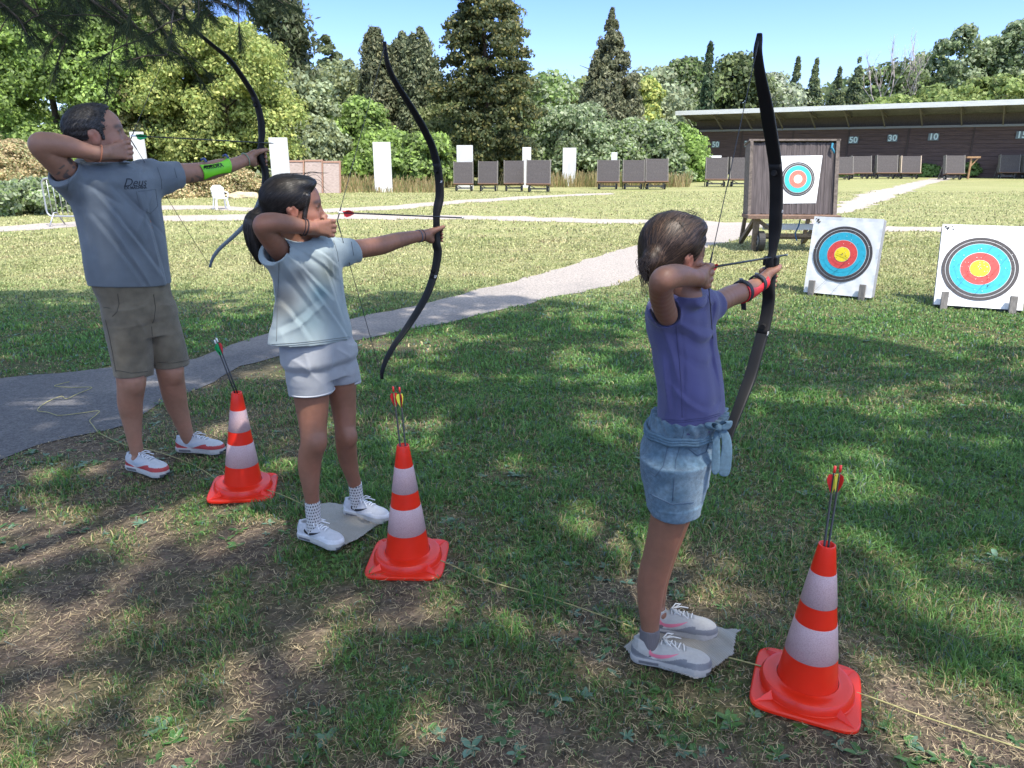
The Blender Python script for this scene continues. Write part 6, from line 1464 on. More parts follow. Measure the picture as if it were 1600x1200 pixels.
# ================================================================ TALLER GIRL
def wisps(par, m, P, spec, r=.0009):
    b = MB()
    for pts in spec:
        A = [np.array(P(*p)) for p in pts]; S_ = []
        for i in range(len(A) - 1):
            p0, p1, p2, p3 = A[max(0, i - 1)], A[i], A[i + 1], A[min(len(A) - 1, i + 2)]
            for t in np.linspace(0, 1, 6)[:-1]: S_.append(.5 * ((2 * p1) + (p2 - p0) * t + (2 * p0 - 5 * p1 + 4 * p2 - p3) * t * t + (-p0 + 3 * p1 - 3 * p2 + p3) * t ** 3))
        S_.append(A[-1]); b.tube(S_, list(np.linspace(r, r * .4, len(S_))), 4)
    return b.build("loose_hair", m, par, True)
def make_girl2():
    fr = Fr((-.73, 2.91, 0)); J = fr.J; rg = random.Random(4)
    root = person("taller dark-haired girl in pale T-shirt and light grey shorts, drawing a bow", fr)
    g = SDF([-.44, -.26, -.02], [.72, .24, 1.54], .0037); s = .224; R = rot(math.radians(-40), math.radians(1)); lx = 1.12
    ear = J(459, 333, q=.065); H0 = ear - R @ (np.array([-.04 * lx, -.31, .44]) * s); P = head(g, H0, s, R, lx)
    g.cone(P(-.12, 0, .30), J(468, 392, q=0), .046, .050, .025)
    g.loft([(x, y, z, a * .84, b * .84) for x, y, z, a, b in fr.rows([(385, 430, 528), (430, 436, 532), (490, 440, 538), (540, 445, 550), (585, 447, 556)], 0, .6)], .03)
    RA = fr.ch([(440, 396, 0, 15.5), (425, 375, .035, 16.5), (411, 353, .065, 15.5), (425, 348, .08, 15.5), (448, 350, .095, 14), (466, 353, .11, 11.5), (480, 356, .12, 9.8)]); g.chain(RA, .013)
    LA = fr.ch([(515, 396, 0, 16), (545, 391, 0, 15), (575, 387, 0, 14.2), (597, 383, 0, 14), (620, 376, 0, 12.2), (642, 371, 0, 9.8), (660, 368, 0, 8.4)]); g.chain(LA, .012)
    draw_hand(g, RA[-1][0], RA[-1][1], J(521, 357, q=.095), .92, .024); grip = J(683, 366, q=0); bow_hand(g, LA[-1][0], LA[-1][1], grip + np.array([-.002, 0, 0]), .88)
    RL = fr.ch([(483, 585, 0, 30), (487, 625, 0, 26), (489, 665, .01, 21), (490, 690, .018, 19.5), (485, 712, .0, 18), (484, 732, -.008, 16.8), (486, 760, 0, 12.8), (489, 786, 0, 10.6), (490, 806, 0, 11)]); RL = fix_ankle(fr, RL, (479, 846), (527, 861), .245); g.chain(RL, .015)
    LL = fr.ch([(530, 580, 0, 26), (536, 625, 0, 20), (539, 660, .01, 16.5), (540, 682, .018, 15.5), (542, 702, 0, 15.3), (545, 720, -.008, 14.2), (551, 742, 0, 11.3), (557, 763, 0, 9.6), (560, 780, 0, 10)]); LL = fix_ankle(fr, LL, (546, 808), (603, 822), .245); g.chain(LL, .015)
    for kn in (RL[3][0], LL[3][0]): g.ell(kn + np.array([0, -.032, 0]), (.028, .024, .036), None, .025)
    sdf_obj("body", g, M['skin'], root, 2, skin_col((.235, .105, .064), P, s, brow=(.03, .02, .018))); eyes(P, R, s, root)
    HM = hair_mat("dark_hair", (.006, .005, .005), (.028, .021, .018))
    h = SDF(H0 + np.array([-.26, -.2, -.16]), H0 + np.array([.2, .2, .32]), .0033)
    h.ell(P(-.11, 0, .66), np.array([.42 * lx, .36, .39]) * s, R, 0); h.ell(P(-.22, 0, .50), np.array([.30, .30, .34]) * s, R, .05 * s); h.ell(P(.08, 0, .86), np.array([.28, .28, .16]) * s, R, .06 * s)
    h.ell(P(.40, 0, .48), np.array([.24, .40, .40]) * s, R, .02, 's'); h.ell(P(.15, 0, .20), np.array([.25, .5, .28]) * s, R, .02, 's'); h.ell(P(-.2, 0, -.02), np.array([.5, .5, .26]) * s, R, .02, 's')
    for y in (-1, 1): h.cone(P(.16, y * .26, .70), P(.10, y * .265, .34), .06 * s, .035 * s, .02 * s); h.ell(P(-.06, y * .35, .43), np.array([.09, .06, .12]) * s, R, .004, 's')
    # ponytail falling behind the shoulder
    pt = [P(-.48, .02, .40), P(-.62, 0, .30), P(-.66, -.02, .12), P(-.64, -.06, -.12), P(-.60, -.10, -.34)]; h2 = [(p, r) for p, r in zip(pt, (.034, .036, .032, .024, .009))]
    h.chain(h2, .012); h.ripple(.0007, 120, 1)
    hm = sdf_obj("hair", h, HM, root, 1); pv = np.array(P(-.60, 0, .30))
    strands(root, hm, 3400, .09, lambda q: ((pv - np.array(q)) if q[2] > pv[2] + .01 else np.array([-.01, -.01, -.3])) , (.003, .0025, .002), (.026, .019, .016), 2)
    sp = [[(.18, .05, .97), (.34, .08, .93), (.42, .09, .80), (.50, .08, .74)], [(.15, .0, .98), (.30, 0, 1.02), (.40, 0, .92), (.47, 0, .84)], [(.20, -.08, .93), (.36, -.10, .86), (.43, -.10, .72), (.50, -.08, .66), (.46, -.08, .62)], [(.1, .02, 1.0), (.24, .04, 1.07), (.38, .06, 1.03), (.42, .05, .95)]]
    for i in range(46):
        a = rg.uniform(-.1, .1); x = rg.uniform(-.70, -.50); sp.append([(-.5, a, .42), (x - .05, a * 1.2, .25), (x - rg.uniform(-.05, .09), a * 1.5 - .03, rg.uniform(-.05, .1)), (x + rg.uniform(-.1, .1), a - .05, rg.uniform(-.6, -.25))])
    for i in range(14): a = rg.uniform(0, 2); sp.append([(-.1 + .3 * math.cos(a), rg.uniform(-.2, .2), 1.0), (-.1 + .34 * math.cos(a), rg.uniform(-.2, .2), 1.05), (.1 + .4 * math.cos(a), rg.uniform(-.2, .2), 1.04)])
    wisps(root, HM, P, sp)
    # T-shirt, boxy, short sleeves
    rows = fr.rows([(366, 452, 500), (376, 436, 522), (390, 424, 532), (412, 420, 535), (432, 429, 535), (462, 432, 538), (493, 429, 543), (520, 425, 549), (548, 421, 552)], 0, .62); zh = J(490, 542, q=.08)[2]
    t = SDF([-.36, -.27, zh - .05], [.30, .24, 1.34], .0036); t.loft(rows, 0)
    t.chain(fr.ch([(450, 396, 0, 20), (437, 396, .0, 23), (428, 397, .01, 24)]), .03); t.chain(fr.ch([(500, 392, 0, 21), (525, 392, 0, 20), (556, 389, 0, 17)]), .03); t.cone(J(520, 402, q=0), J(541, 404, q=0), .036, .034, .03)
    t.cone(J(447, 376, q=0), J(505, 379, q=0), .036, .036, .04)
    t.cover(g, .011, zlo=zh + .01, lo=[-.30, -.3, 0], hi=[.16, .3, 1.245], k=.008)
    fl = [((445, 385), (520, 470)), ((462, 380), (530, 440)), ((480, 378), (532, 420)), ((440, 400), (500, 500)), ((500, 400), (535, 500)), ((430, 430), (450, 540)), ((470, 420), (545, 535)), ((500, 470), (440, 535)), ((445, 450), (480, 530)), ((520, 400), (536, 470))]
    for i, (a, b) in enumerate(fl): t.crease(J(*a, q=.1), J(*b, q=.1), .010 + .003 * (i % 3), .0095 if i % 2 == 0 else -.008); t.crease(J(a[0] + 9, a[1] + 4, q=.1), J(b[0] + 8, b[1], q=.1), .008, -.007 if i % 2 == 0 else .006)
    t.crease(J(431, 470, q=0), J(425, 545, q=0), .014, .008, 1); t.ripple(.003, 38, 2, .4); t.ripple(.001, 95, 1, .3);
    t.cut((0, 0, zh), (-.06, 0, -1)); nr = RA[2][0] - RA[0][0]; nr /= np.linalg.norm(nr); nl = LA[3][0] - LA[0][0]; nl /= np.linalg.norm(nl)
    t.cut(J(430, 386, q=.02), nr * .7 + np.array([-.45, -.1, .1]), [-.5, -.3, 1.1], [-.16, .3, 1.4]); t.cut(J(553, 392, q=0), nl + np.array([0, 0, .35]), [.06, -.3, 1.0], [.4, .3, 1.5])
    t.cone(RA[0][0] + nr * .01 + np.array([0, 0, -.02]), RA[2][0] + nr * .05 + np.array([0, 0, -.01]), .046, .058, 0, 's'); t.cone(LA[0][0] + nl * .05, LA[2][0], .036, .043, 0, 's')
    t.cone(J(468, 373, q=.01), P(-.05, 0, .15), .048, .07, .01, 's'); t.loft(rows, 0, 's', -.020, ztop=zh + .02, zbot=zh - .1)
    b0 = J(470, 470, q=.1); b1 = J(505, 462, q=.1); b2 = J(485, 505, q=.1)
    def sc(V):
        c = np.tile(np.array([.27, .32, .33]), (len(V), 1))
        for p, r, col in ((J(460, 470, q=.1), .07, (.12, .11, .11)), (J(503, 458, q=.1), .045, (.06, .15, .20)), (J(490, 500, q=.1), .07, (.08, .135, .165)), (J(447, 480, q=.1), .05, (.16, .15, .11)), (J(515, 425, q=.1), .05, (.175, .19, .145)), (J(475, 430, q=.1), .05, (.13, .145, .155))):
            w = np.exp(-((V[:, 0] - p[0]) ** 2 + (V[:, 2] - p[2]) ** 2) / r ** 2) * (V[:, 1] < .02) * .75; c = c * (1 - w[:, None]) + np.array(col) * w[:, None]
        return c
    sh_ = sdf_obj("t_shirt", t, cloth("shirt_pale", (1, 1, 1), .05, 4, attr=True), root, 1, sc)
    sm = mat("pale_seam", (.12, .135, .14), .9)
    for L_ in ([(425, 538), (460, 536), (500, 532), (548, 526)], [(425, 541), (460, 539), (500, 535), (548, 529)], [(521, 376), (527, 395), (529, 412)], [(438, 372), (434, 390), (437, 408)], [(549, 378), (553, 402)], [(436, 410), (434, 470), (432, 536)]): seam_on(fr, sh_, L_, sm, .0011)
    # shorts with pale piping and curved side slits
    r0 = fr.rows([(524, 443, 549), (540, 443, 552), (560, 444, 556)], 0, .68); k = SDF([-.32, -.22, .60], [.20, .22, J(490, 522, q=0)[2] + .02], .0036); k.loft(SDF.tuck(r0, .04), 0)
    R1 = fr.rows([(545, 443, 512), (568, 445, 514), (590, 448, 518), (612, 453, 522)], 0, .95); L1 = fr.rows([(543, 496, 553), (562, 506, 557), (580, 514, 561), (598, 520, 563)], 0, .95); k.loft(R1, .05); k.loft(L1, .05)
    for a, b in (((480, 545), (488, 590)), ((515, 550), (517, 590)), ((525, 545), (550, 560)), ((465, 560), (505, 600)), ((450, 570), (480, 600)), ((530, 570), (556, 590))): k.crease(J(*a, q=.1), J(*b, q=.1), .009, .005)
    k.ripple(.0022, 52, 4, .6)
    k.cover(g, .007, zlo=max(R1[-1][2], L1[-1][2]) + .012); k.ell(J(452, 618, q=.08), (.035, .12, .04), None, .01, 's')
    for A_ in (R1, L1): k.loft(A_, 0, 's', -.010, ztop=A_[-1][2] + .012, zbot=A_[-1][2] - .04)
    so = sdf_obj("shorts", k, cloth("shorts_grey", (.29, .30, .32), .07, 8), root, 1)
    wm = mat("piping", (.40, .41, .43), .8)
    for A_ in (R1, L1):
        x, y, z, a, b_ = A_[-1]; q = MB(); q.tube([(x + (a + .0005) * math.cos(t_), y + (b_ + .0005) * math.sin(t_), z + .006) for t_ in np.linspace(2.2 if A_ is R1 else 0, 6.283, 40)], .003, 6); q.build("piping", wm, so, True)
    for A_, sk, hl, te, sd in ((RL, (490, 800), (479, 846), (527, 861), -1), (LL, (560, 778), (546, 808), (603, 822), 1)):
        shoe(fr, root, hl, te, .245, sd, ((.46, .47, .50), (.38, .40, .44), (.43, .42, .40), (.015, .015, .018), (.60, .61, .64), (.75, .76, .78)), None)
        a_, r_ = A_[-2]; e_ = A_[-1][0]; sock(root, e_ - np.array([0, 0, .02]), a_ + np.array([0, 0, .012]), r_ * 1.0 + .003, (.55, .54, .53), np.array([.05, .05, .06]))
    # bracelets
    dk = mat("dark_bracelet", (.03, .018, .02), .7); ax = RA[-1][0] - RA[-2][0]
    torus_band("bracelet", RA[-1][0] - ax * .15, ax, .0285, .0028, dk, root); torus_band("bracelet", RA[-1][0] - ax * .5, ax, .0315, .0018, dk, root)
    ax = LA[-1][0] - LA[-2][0]; torus_band("bracelet", LA[-1][0] - ax * .1, ax, .0255, .003, dk, root); torus_band("bracelet", LA[-1][0] - ax * .35, ax, .0262, .003, mat("grey_bracelet", (.10, .10, .12), .7), root)
    b = MB(); p = LA[-1][0] - ax * .15; b.tube([p + np.array([0, -.01, -.026]), p + np.array([.01, -.012, -.04]), p + np.array([.0, -.012, -.052])], .0009, 4); b.tube([p + np.array([0, -.01, -.026]), p + np.array([.02, -.012, -.032]), p + np.array([.034, -.012, -.035])], .0009, 4); b.build("bracelet_cord", dk, root)
    pts = [(601, 65, 4), (602, 79, 5), (606, 101, 6), (616, 125, 7), (632, 151, 8), (649, 178, 8), (664, 205, 9), (675, 229, 10), (682, 255, 10), (686, 280, 10), (687, 306, 9), (684, 323, 8), (682, 335, 9), (682, 349, 9), (682, 367, 9), (682, 382, 9), (684, 392, 10), (682, 411, 10), (676, 436, 10), (666, 462, 10), (652, 487, 10), (633, 516, 9), (615, 541, 7), (603, 563, 6), (597, 582, 5), (597, 592, 4)]
    bow(fr, pts, (8, 18), (.032, 0, .52), J(527, 345, q=.045), "black recurve bow of the taller girl, middle one of the three bows", 0, marks=((684, 284, "3F", .014), (675, 432, "SF", .018)))
    arrow(fr.out(J(529, 332, q=.05)), fr.out(J(726, 340.5, q=.02)), ('red', 'red', 'red'), 'white', "arrow with red vanes drawn on the taller girl's bow", None, .4)
make_girl2()
# ================================================================ SMALLER GIRL
def make_girl3():
    fr = Fr((.56, 2.05, 0)); J = fr.J; rg = random.Random(9)
    root = person("smaller brown-haired girl in violet T-shirt and denim shorts, nearest the camera, drawing a bow", fr)
    X = lambda u, v, x: J(u, v, x=x)
    g = SDF([-.50, -.30, -.02], [.60, .32, 1.46], .0036); s = .212; R = rot(math.radians(-26), math.radians(-2)); lx = 1.0
    # ear is on the right side of the head
    ear = X(1077, 411, -.13); H0 = ear - R @ (np.array([-.04 * lx, -.31, .44]) * s); P = head(g, H0, s, R, lx)
    nb = X(1074, 463, -.10); g.cone(P(-.12, 0, .30), nb, .043, .040, .02)
    TR = fr.rows([(465, 1030, 1104), (500, 1030, 1110), (540, 1034, 1112), (590, 1036, 1116), (650, 1036, 1122), (700, 1014, 1112), (750, 1016, 1104)], x=-.02, ratio=.66)
    g.loft([(x, y, z, a * .86, b * .86) for x, y, z, a, b in TR], .03)
    RA = fr.ch([(1042, 492, -.16, 17), (1034, 466, -.24, 18), (1034, 440, -.32, 19), (1046, 433, -.30, 19), (1062, 431, -.25, 17.5), (1076, 433, -.20, 14.5), (1088, 434, -.165, 12)], x=True); g.chain(RA, .013)
    LA = fr.ch([(1095, 484, .02, 18), (1118, 474, .10, 17), (1140, 463, .19, 16), (1152, 459, .24, 15.5), (1166, 454, .30, 14), (1178, 448, .35, 11.8), (1190, 440, .395, 10.3)], x=True); g.chain(LA, .012)
    draw_hand(g, RA[-1][0], RA[-1][1], X(1109, 431, -.075), .90, .024); grip = X(1203, 432, .47); bow_hand(g, LA[-1][0], LA[-1][1], grip, .88)
    RL = fr.ch([(1048, 765, -.10, 37), (1046, 800, -.10, 28.5), (1037, 838, -.10, 25), (1030, 865, -.10, 23.2), (1024, 890, -.10, 22.5), (1020, 915, -.10, 21), (1020, 945, -.10, 18), (1021, 975, -.10, 14), (1022, 1003, -.10, 12.5)], x=True); RL = fix_ankle(fr, RL, (988, 1034), (1105, 1060), .258); g.chain(RL, .015)
    LL = fr.ch([(1072, 760, .09, 31), (1058, 800, .09, 24), (1047, 838, .09, 20), (1040, 862, .09, 18.5), (1035, 885, .09, 17.5), (1032, 910, .09, 16), (1034, 938, .09, 13), (1038, 960, .09, 11.5), (1042, 978, .09, 11)], x=True); LL = fix_ankle(fr, LL, (1006, 990), (1113, 1005), .25); g.chain(LL, .015)
    sdf_obj("body", g, M['skin'], root, 2, skin_col((.24, .108, .066), P, s, brow=(.08, .05, .035))); eyes(P, R, s, root)
    HM = hair_mat("brown_hair", (.018, .011, .008), (.085, .052, .036))
    h = SDF(H0 + np.array([-.26, -.22, -.16]), H0 + np.array([.24, .22, .32]), .0033)
    h.ell(P(-.11, 0, .66), np.array([.42, .37, .395]) * s, R, 0); h.ell(P(-.22, .0, .48), np.array([.30, .31, .34]) * s, R, .06 * s); h.ell(P(.10, 0, .84), np.array([.28, .30, .17]) * s, R, .06 * s)
    h.ell(P(.42, 0, .50), np.array([.24, .40, .42]) * s, R, .02, 's'); h.ell(P(.17, 0, .20), np.array([.25, .5, .30]) * s, R, .02, 's'); h.ell(P(-.15, 0, -.08), np.array([.5, .5, .26]) * s, R, .02, 's')
    for y in (-1, 1): h.cone(P(.18, y * .25, .72), P(.05, y * .29, .50), .055 * s, .03 * s, .02 * s); h.ell(P(-.065, y * .36, .44), np.array([.10, .075, .14]) * s, R, .004, 's')
    tail = X(1008, 424, -.23); P0 = X(1018, 404, -.21)
    h.chain([(P0, .024), (X(1012, 418, -.22), .020), (X(1013, 432, -.21), .012)], .02); h.ripple(.0006, 120, 1)
    sdf_obj("hair", h, HM, root, 1)
    tv = np.array(tail); strands(root, [o for o in root.children if o.name.startswith('hair')][0], 3400, .085, lambda q: (tv - np.array(q)) * np.array([1, 1, .8]) + np.array([0, 0, -.03]), (.012, .007, .005), (.10, .06, .04), 3)
    Xp = lambda u, v, x: J(u, v, x=x); sp = []
    for i in range(30):
        u0 = 1012 + rg.uniform(-6, 6); sp.append([(u0, 402 + rg.uniform(-8, 10), -.24), (u0 - rg.uniform(4, 14), 412 + rg.uniform(-6, 12), -.25), (u0 - rg.uniform(-2, 16), 428 + rg.uniform(-8, 12), -.25), (u0 + rg.uniform(-10, 6), 440 + rg.uniform(0, 30), -.25)])
    for i in range(5): sp.append([(1060 + rg.uniform(-20, 20), 341, -.16), (1075 + rg.uniform(-15, 15), 334, -.16), (1085 + rg.uniform(-15, 10), 330 + rg.uniform(-4, 2), -.16), (1088 + rg.uniform(-5, 10), 337, -.16)])
    wisps(root, HM, Xp, sp, .0008)
    # violet T-shirt
    rows = fr.rows([(450, 1060, 1088), (458, 1040, 1106), (470, 1022, 1113), (486, 1010, 1115), (510, 1013, 1115), (542, 1024, 1116), (573, 1027, 1122), (605, 1031, 1127), (637, 1031, 1129), (668, 1030, 1129)], x=-.02, ratio=.72); zh = X(1080, 660, -.02)[2]
    t = SDF([-.30, -.24, zh - .05], [.26, .30, 1.30], .0036); t.loft(rows, 0, sq=2.3)
    t.chain(fr.ch([(1060, 490, -.10, 24), (1040, 488, -.13, 25), (1032, 484, -.17, 23)], x=True), .03); t.chain(fr.ch([(1080, 484, .0, 24), (1100, 480, .04, 22), (1120, 472, .11, 19)], x=True), .03)
    t.cone(X(1048, 466, -.12), X(1100, 468, .02), .034, .034, .04)
    t.cover(g, .010, zlo=zh + .01, lo=[-.145, -.3, 0], hi=[.12, .3, 1.205], k=.008)
    def cr(a, b, w_, am, xa=-.14, xb=-.14):     # her right side faces the camera: folds drawn in y-z instead
        A, B = X(a[0], a[1], xa), X(b[0], b[1], xb); lo = np.minimum(A, B) - 3 * w_; hi = np.maximum(A, B) + 3 * w_; lo[0] = t.lo[0]; hi[0] = .0; ww = t.win(np.maximum(lo, t.lo), np.minimum(hi, t.lo + t.h * t.n)); sl, (x_, y_, z_) = ww
        dy, dz = B[1] - A[1], B[2] - A[2]; L2 = dy * dy + dz * dz + 1e-9; tt = np.clip(((y_ - A[1]) * dy + (z_ - A[2]) * dz) / L2, 0, 1); dd = (y_ - A[1] - tt * dy) ** 2 + (z_ - A[2] - tt * dz) ** 2
        t.d[sl] -= (am * np.exp(-(np.sqrt(dd) / w_) ** 1.25) * np.sin(np.pi * (.12 + .76 * tt)) + 0 * x_).astype(np.float32)
    for i, (a, b) in enumerate([((1060, 500), (1100, 560)), ((1052, 520), (1110, 600)), ((1085, 470), (1105, 530)), ((1070, 480), (1110, 540)), ((1035, 560), (1045, 640)), ((1060, 560), (1120, 640)), ((1045, 600), (1100, 660)), ((1090, 600), (1125, 650)), ((1040, 520), (1060, 600)), ((1100, 480), (1112, 560))]):
        cr(a, b, .009 + .003 * (i % 2), .0085 if i % 2 == 0 else -.007); cr((a[0] + 8, a[1] + 3), (b[0] + 6, b[1] + 2), .008, -.006)
    cr((1058, 510), (1068, 660), .003, -.004); t.ripple(.0026, 42, 3, .4); t.ripple(.001, 100, 1, .3);
    t.cut((0, 0, zh), (0, -.06, -1)); nr = RA[1][0] - RA[0][0]; nr /= np.linalg.norm(nr); nl = LA[3][0] - LA[0][0]; nl /= np.linalg.norm(nl)
    t.cut(X(1036, 474, -.185), nr, [-.5, -.3, 1.0], [-.10, .3, 1.3]); t.cut(X(1115, 474, .09), nl, [.04, -.3, 1.0], [.4, .3, 1.5])
    t.cone(RA[0][0] + nr * .005, RA[1][0] + nr * .08, .036, .050, 0, 's'); t.cone(LA[0][0] + nl * .06, LA[2][0], .028, .034, 0, 's')
    t.cone(nb + np.array([.008, -.004, .040]), P(-.08, 0, .15), .044, .052, .01, 's'); t.loft(rows, 0, 's', -.008, ztop=zh + .04, zbot=zh - .1)
    sh = sdf_obj("t_shirt", t, cloth("shirt_violet", (.068, .068, .165), .10, 4), root, 1); sm = mat("violet_seam", (.042, .042, .11), .9)
    for L_ in ([(1036, 655), (1065, 657), (1100, 653), (1127, 645)], [(1036, 658), (1065, 660), (1100, 656), (1127, 648)], [(1056, 508), (1061, 560), (1064, 600), (1066, 655)], [(1052, 468), (1054, 490), (1048, 505)], [(1106, 462), (1112, 480)]): seam_on(fr, sh, L_, sm, .0009)
    # denim shorts, paper-bag waist with tied belt
    zw = X(1085, 648, -.02)[2]; r0 = fr.rows([(644, 1022, 1139), (656, 1018, 1133), (668, 1012, 1124), (690, 1005, 1115), (715, 1005, 1110), (740, 1007, 1108)], x=-.02, ratio=.80)
    k = SDF([-.30, -.26, .50], [.26, .28, zw + .03], .0036); k.loft(SDF.tuck(r0, .05), 0)
    R1 = fr.rows([(715, 1004, 1108), (740, 1006, 1101), (765, 1011, 1098), (797, 1016, 1091)], x=-.085, ratio=.9); L1 = fr.rows([(715, 1024, 1110), (740, 1030, 1106), (760, 1034, 1102), (785, 1038, 1094)], x=.08, ratio=.9); k.loft(R1, .05); k.loft(L1, .05)
    w = k.win(k.lo, k.lo + k.h * k.n); sl, (x_, y_, z_) = w; an = np.arctan2(y_ - r0[1][1], x_ - r0[1][0]); zb = r0[2][2]
    k.d[sl] += (.0032 * np.sin(an * 22 + 2 * np.sin(z_ * 60)) * np.clip((z_ - zb + .02) / .03, 0, 1)).astype(np.float32); k.ripple(.0022, 48, 6, .5)
    zc = R1[-1][2] + .033; m_ = (z_ < zc); k.d[sl] -= (.0045 * m_ + 0 * x_ + 0 * y_).astype(np.float32)
    k.cover(g, .007, zlo=max(R1[-1][2], L1[-1][2]) + .012, zhi=zw - .03)
    for A_ in (R1, L1): k.loft(A_, 0, 's', -.009, ztop=A_[-1][2] + .012, zbot=A_[-1][2] - .05)
    DM = mat("denim", (.075, .135, .19), .9, var=.25, vscale=26, bump=.5, bscale=700, color2=(.12, .19, .25), sheen=.2, spec=.2)
    so = sdf_obj("shorts", k, DM, root, 1)
    bv = BVHTree.FromPolygons([v.co.copy() for v in so.data.vertices], [tuple(p.vertices) for p in so.data.polygons])
    def on(u, v, lift=.0015):
        d0 = fr.to(CAMP + ray(u, v) * 1.0) ; o_ = fr.to(CAMP); d_ = Vector(d0 - o_).normalized(); h_ = bv.ray_cast(Vector(o_), d_); return (h_[0] + h_[1] * lift) if h_[0] is not None else None
    def seam(px, name, m, r=.0012, lift=.001):
        q = [];
        for (a, b), (c, d_) in zip(px[:-1], px[1:]):
            for k_ in range(6): p_ = on(a + (c - a) * k_ / 6, b + (d_ - b) * k_ / 6, lift); q += [p_] if p_ is not None else []
        if len(q) > 3: b_ = MB(); b_.tube(q, r, 5); b_.build(name, m, so, True)
    dst = mat("denim_seam", (.07, .11, .16), .9); seam([(1070, 668), (1056, 720), (1050, 795)], "seam", dst)
    seam([(1013, 672), (1045, 690), (1037, 728), (1024, 744), (1010, 735)], "back_pocket", dst, .0016); seam([(1075, 700), (1090, 712), (1103, 706), (1108, 690)], "front_pocket", dst, .0016); seam([(1016, 772), (1050, 788), (1090, 784)], "cuff_edge", dst, .0016)
    BLT = mat("denim_belt", (.085, .15, .205), .9, var=.2, vscale=30, bump=.4, bscale=500)
    b = MB(); q = []
    for t_ in np.linspace(0, 6.283, 60): x, y, z, a, b_ = r0[2]; q.append((x + (a + .004) * math.cos(t_), y + (b_ + .004) * math.sin(t_), z + .002 * math.sin(t_ * 9)))
    for dz in (-.008, 0, .008): b.tube([(p[0], p[1], p[2] + dz) for p in q], .006, 6)
    b.build("belt", BLT, so, True)
    c0 = X(1124, 666, -.10)
    def ribbon(P_, wd, name):
        mm = bmesh.new(); rs = []
        for i, p in enumerate(P_):
            p = Vector(p); t_ = (Vector(P_[min(i + 1, len(P_) - 1)]) - Vector(P_[max(0, i - 1)])).normalized(); sd = t_.cross(Vector((0, 1, 0.2))).normalized() if abs(t_.y) < .9 else Vector((0, 0, 1)); w_ = wd[i] / 2
            sd = Vector((.38, -.92, 0)); sd = (sd - t_ * sd.dot(t_)).normalized(); rs.append((mm.verts.new(p - sd * w_), mm.verts.new(p + sd * w_)))
        for (a, b1), (c, d1) in zip(rs[:-1], rs[1:]): mm.faces.new((a, b1, d1, c))
        me = bpy.data.meshes.new(name); mm.to_mesh(me); mm.free(); o = link_mesh(name, me, BLT, so, True); s1 = o.modifiers.new("s", 'SOLIDIFY'); s1.thickness = .004; s2 = o.modifiers.new("b", 'SUBSURF'); s2.levels = 1; s2.render_levels = 2
    xx = -.07
    ribbon([X(1122, 668, xx), X(1134, 676, xx), X(1137, 700, xx), X(1133, 725, xx), X(1130, 746, xx)], [.02, .026, .032, .036, .040], "belt_end")
    ribbon([X(1120, 670, xx), X(1119, 690, xx - .01), X(1119, 715, xx - .01), X(1117, 744, xx - .01)], [.018, .022, .026, .028], "belt_end")
    ribbon([X(1122, 668, xx), X(1133, 660, xx), X(1141, 657, xx), X(1139, 667, xx), X(1124, 669, xx - .01)], [.016, .028, .024, .028, .016], "belt_loop"); ribbon([X(1122, 668, xx), X(1112, 660, xx - .03), X(1104, 662, xx - .04), X(1110, 671, xx - .04), X(1122, 670, xx - .01)], [.016, .026, .022, .026, .016], "belt_loop")
    b = MB(); bmesh.ops.create_icosphere(b.b, subdivisions=2, radius=.012); b.build("belt_knot", BLT, so, True, loc=tuple(X(1122, 668, xx - .01)))
    for A_, hl, te, sd in ((RL, (993, 1036), (1103, 1058), -1), (LL, (1010, 990), (1112, 1004), 1)):
        shoe(fr, root, hl, te, .258, sd, ((.38, .365, .34), (.30, .295, .28), (.34, .33, .32), (.62, .16, .22), (.16, .165, .18), (.62, .60, .56)), None)
        a_, r_ = A_[-2]; sock(root, A_[-1][0] - np.array([0, 0, .03]), a_ + np.array([0, 0, -.012]), r_ + .0035, (.14, .125, .13))
    # red arm guard with black straps
    bd = [o for o in root.children if o.name.startswith("body")][0]; gb = BVHTree.FromPolygons([v.co.copy() for v in bd.data.vertices], [tuple(p.vertices) for p in bd.data.polygons])
    A0, B0 = LA[4][0] * .4 + LA[3][0] * .6, LA[6][0]; ax = (B0 - A0); Lg = np.linalg.norm(ax); ax /= Lg; u1 = np.cross(ax, [0, 0, 1]); u1 /= np.linalg.norm(u1); u2 = np.cross(u1, ax)
    mm = bmesh.new(); rs = []
    for i in range(19):
        f = i / 18; c = A0 + ax * Lg * (f * 1.08 - .05); half = (1.25 - .55 * math.sin(math.pi * min(1, f * 1.0))) ; row = []
        for j in range(13):
            an = math.radians(-28) + (j / 12 - .5) * 2 * half; dr = u1 * math.cos(an) + u2 * math.sin(an); h_ = gb.ray_cast(Vector(c + dr * .15), Vector(-dr)); p_ = h_[0] if h_[0] is not None and (h_[0] - Vector(c)).length < .06 else Vector(c + dr * .03); row.append(mm.verts.new(p_ + Vector(dr) * .004))
        rs.append(row)
    for i in range(18):
        for j in range(12): mm.faces.new((rs[i][j], rs[i + 1][j], rs[i + 1][j + 1], rs[i][j + 1]))
    me = bpy.data.meshes.new("arm_guard"); mm.to_mesh(me); mm.free(); o = link_mesh("arm_guard", me, mat("guard_red", (.62, .02, .03), .45, var=.1, vscale=30), root, True); s1 = o.modifiers.new("s", 'SOLIDIFY'); s1.thickness = .0025
    blk = mat("strap_black", (.02, .022, .028), .5)
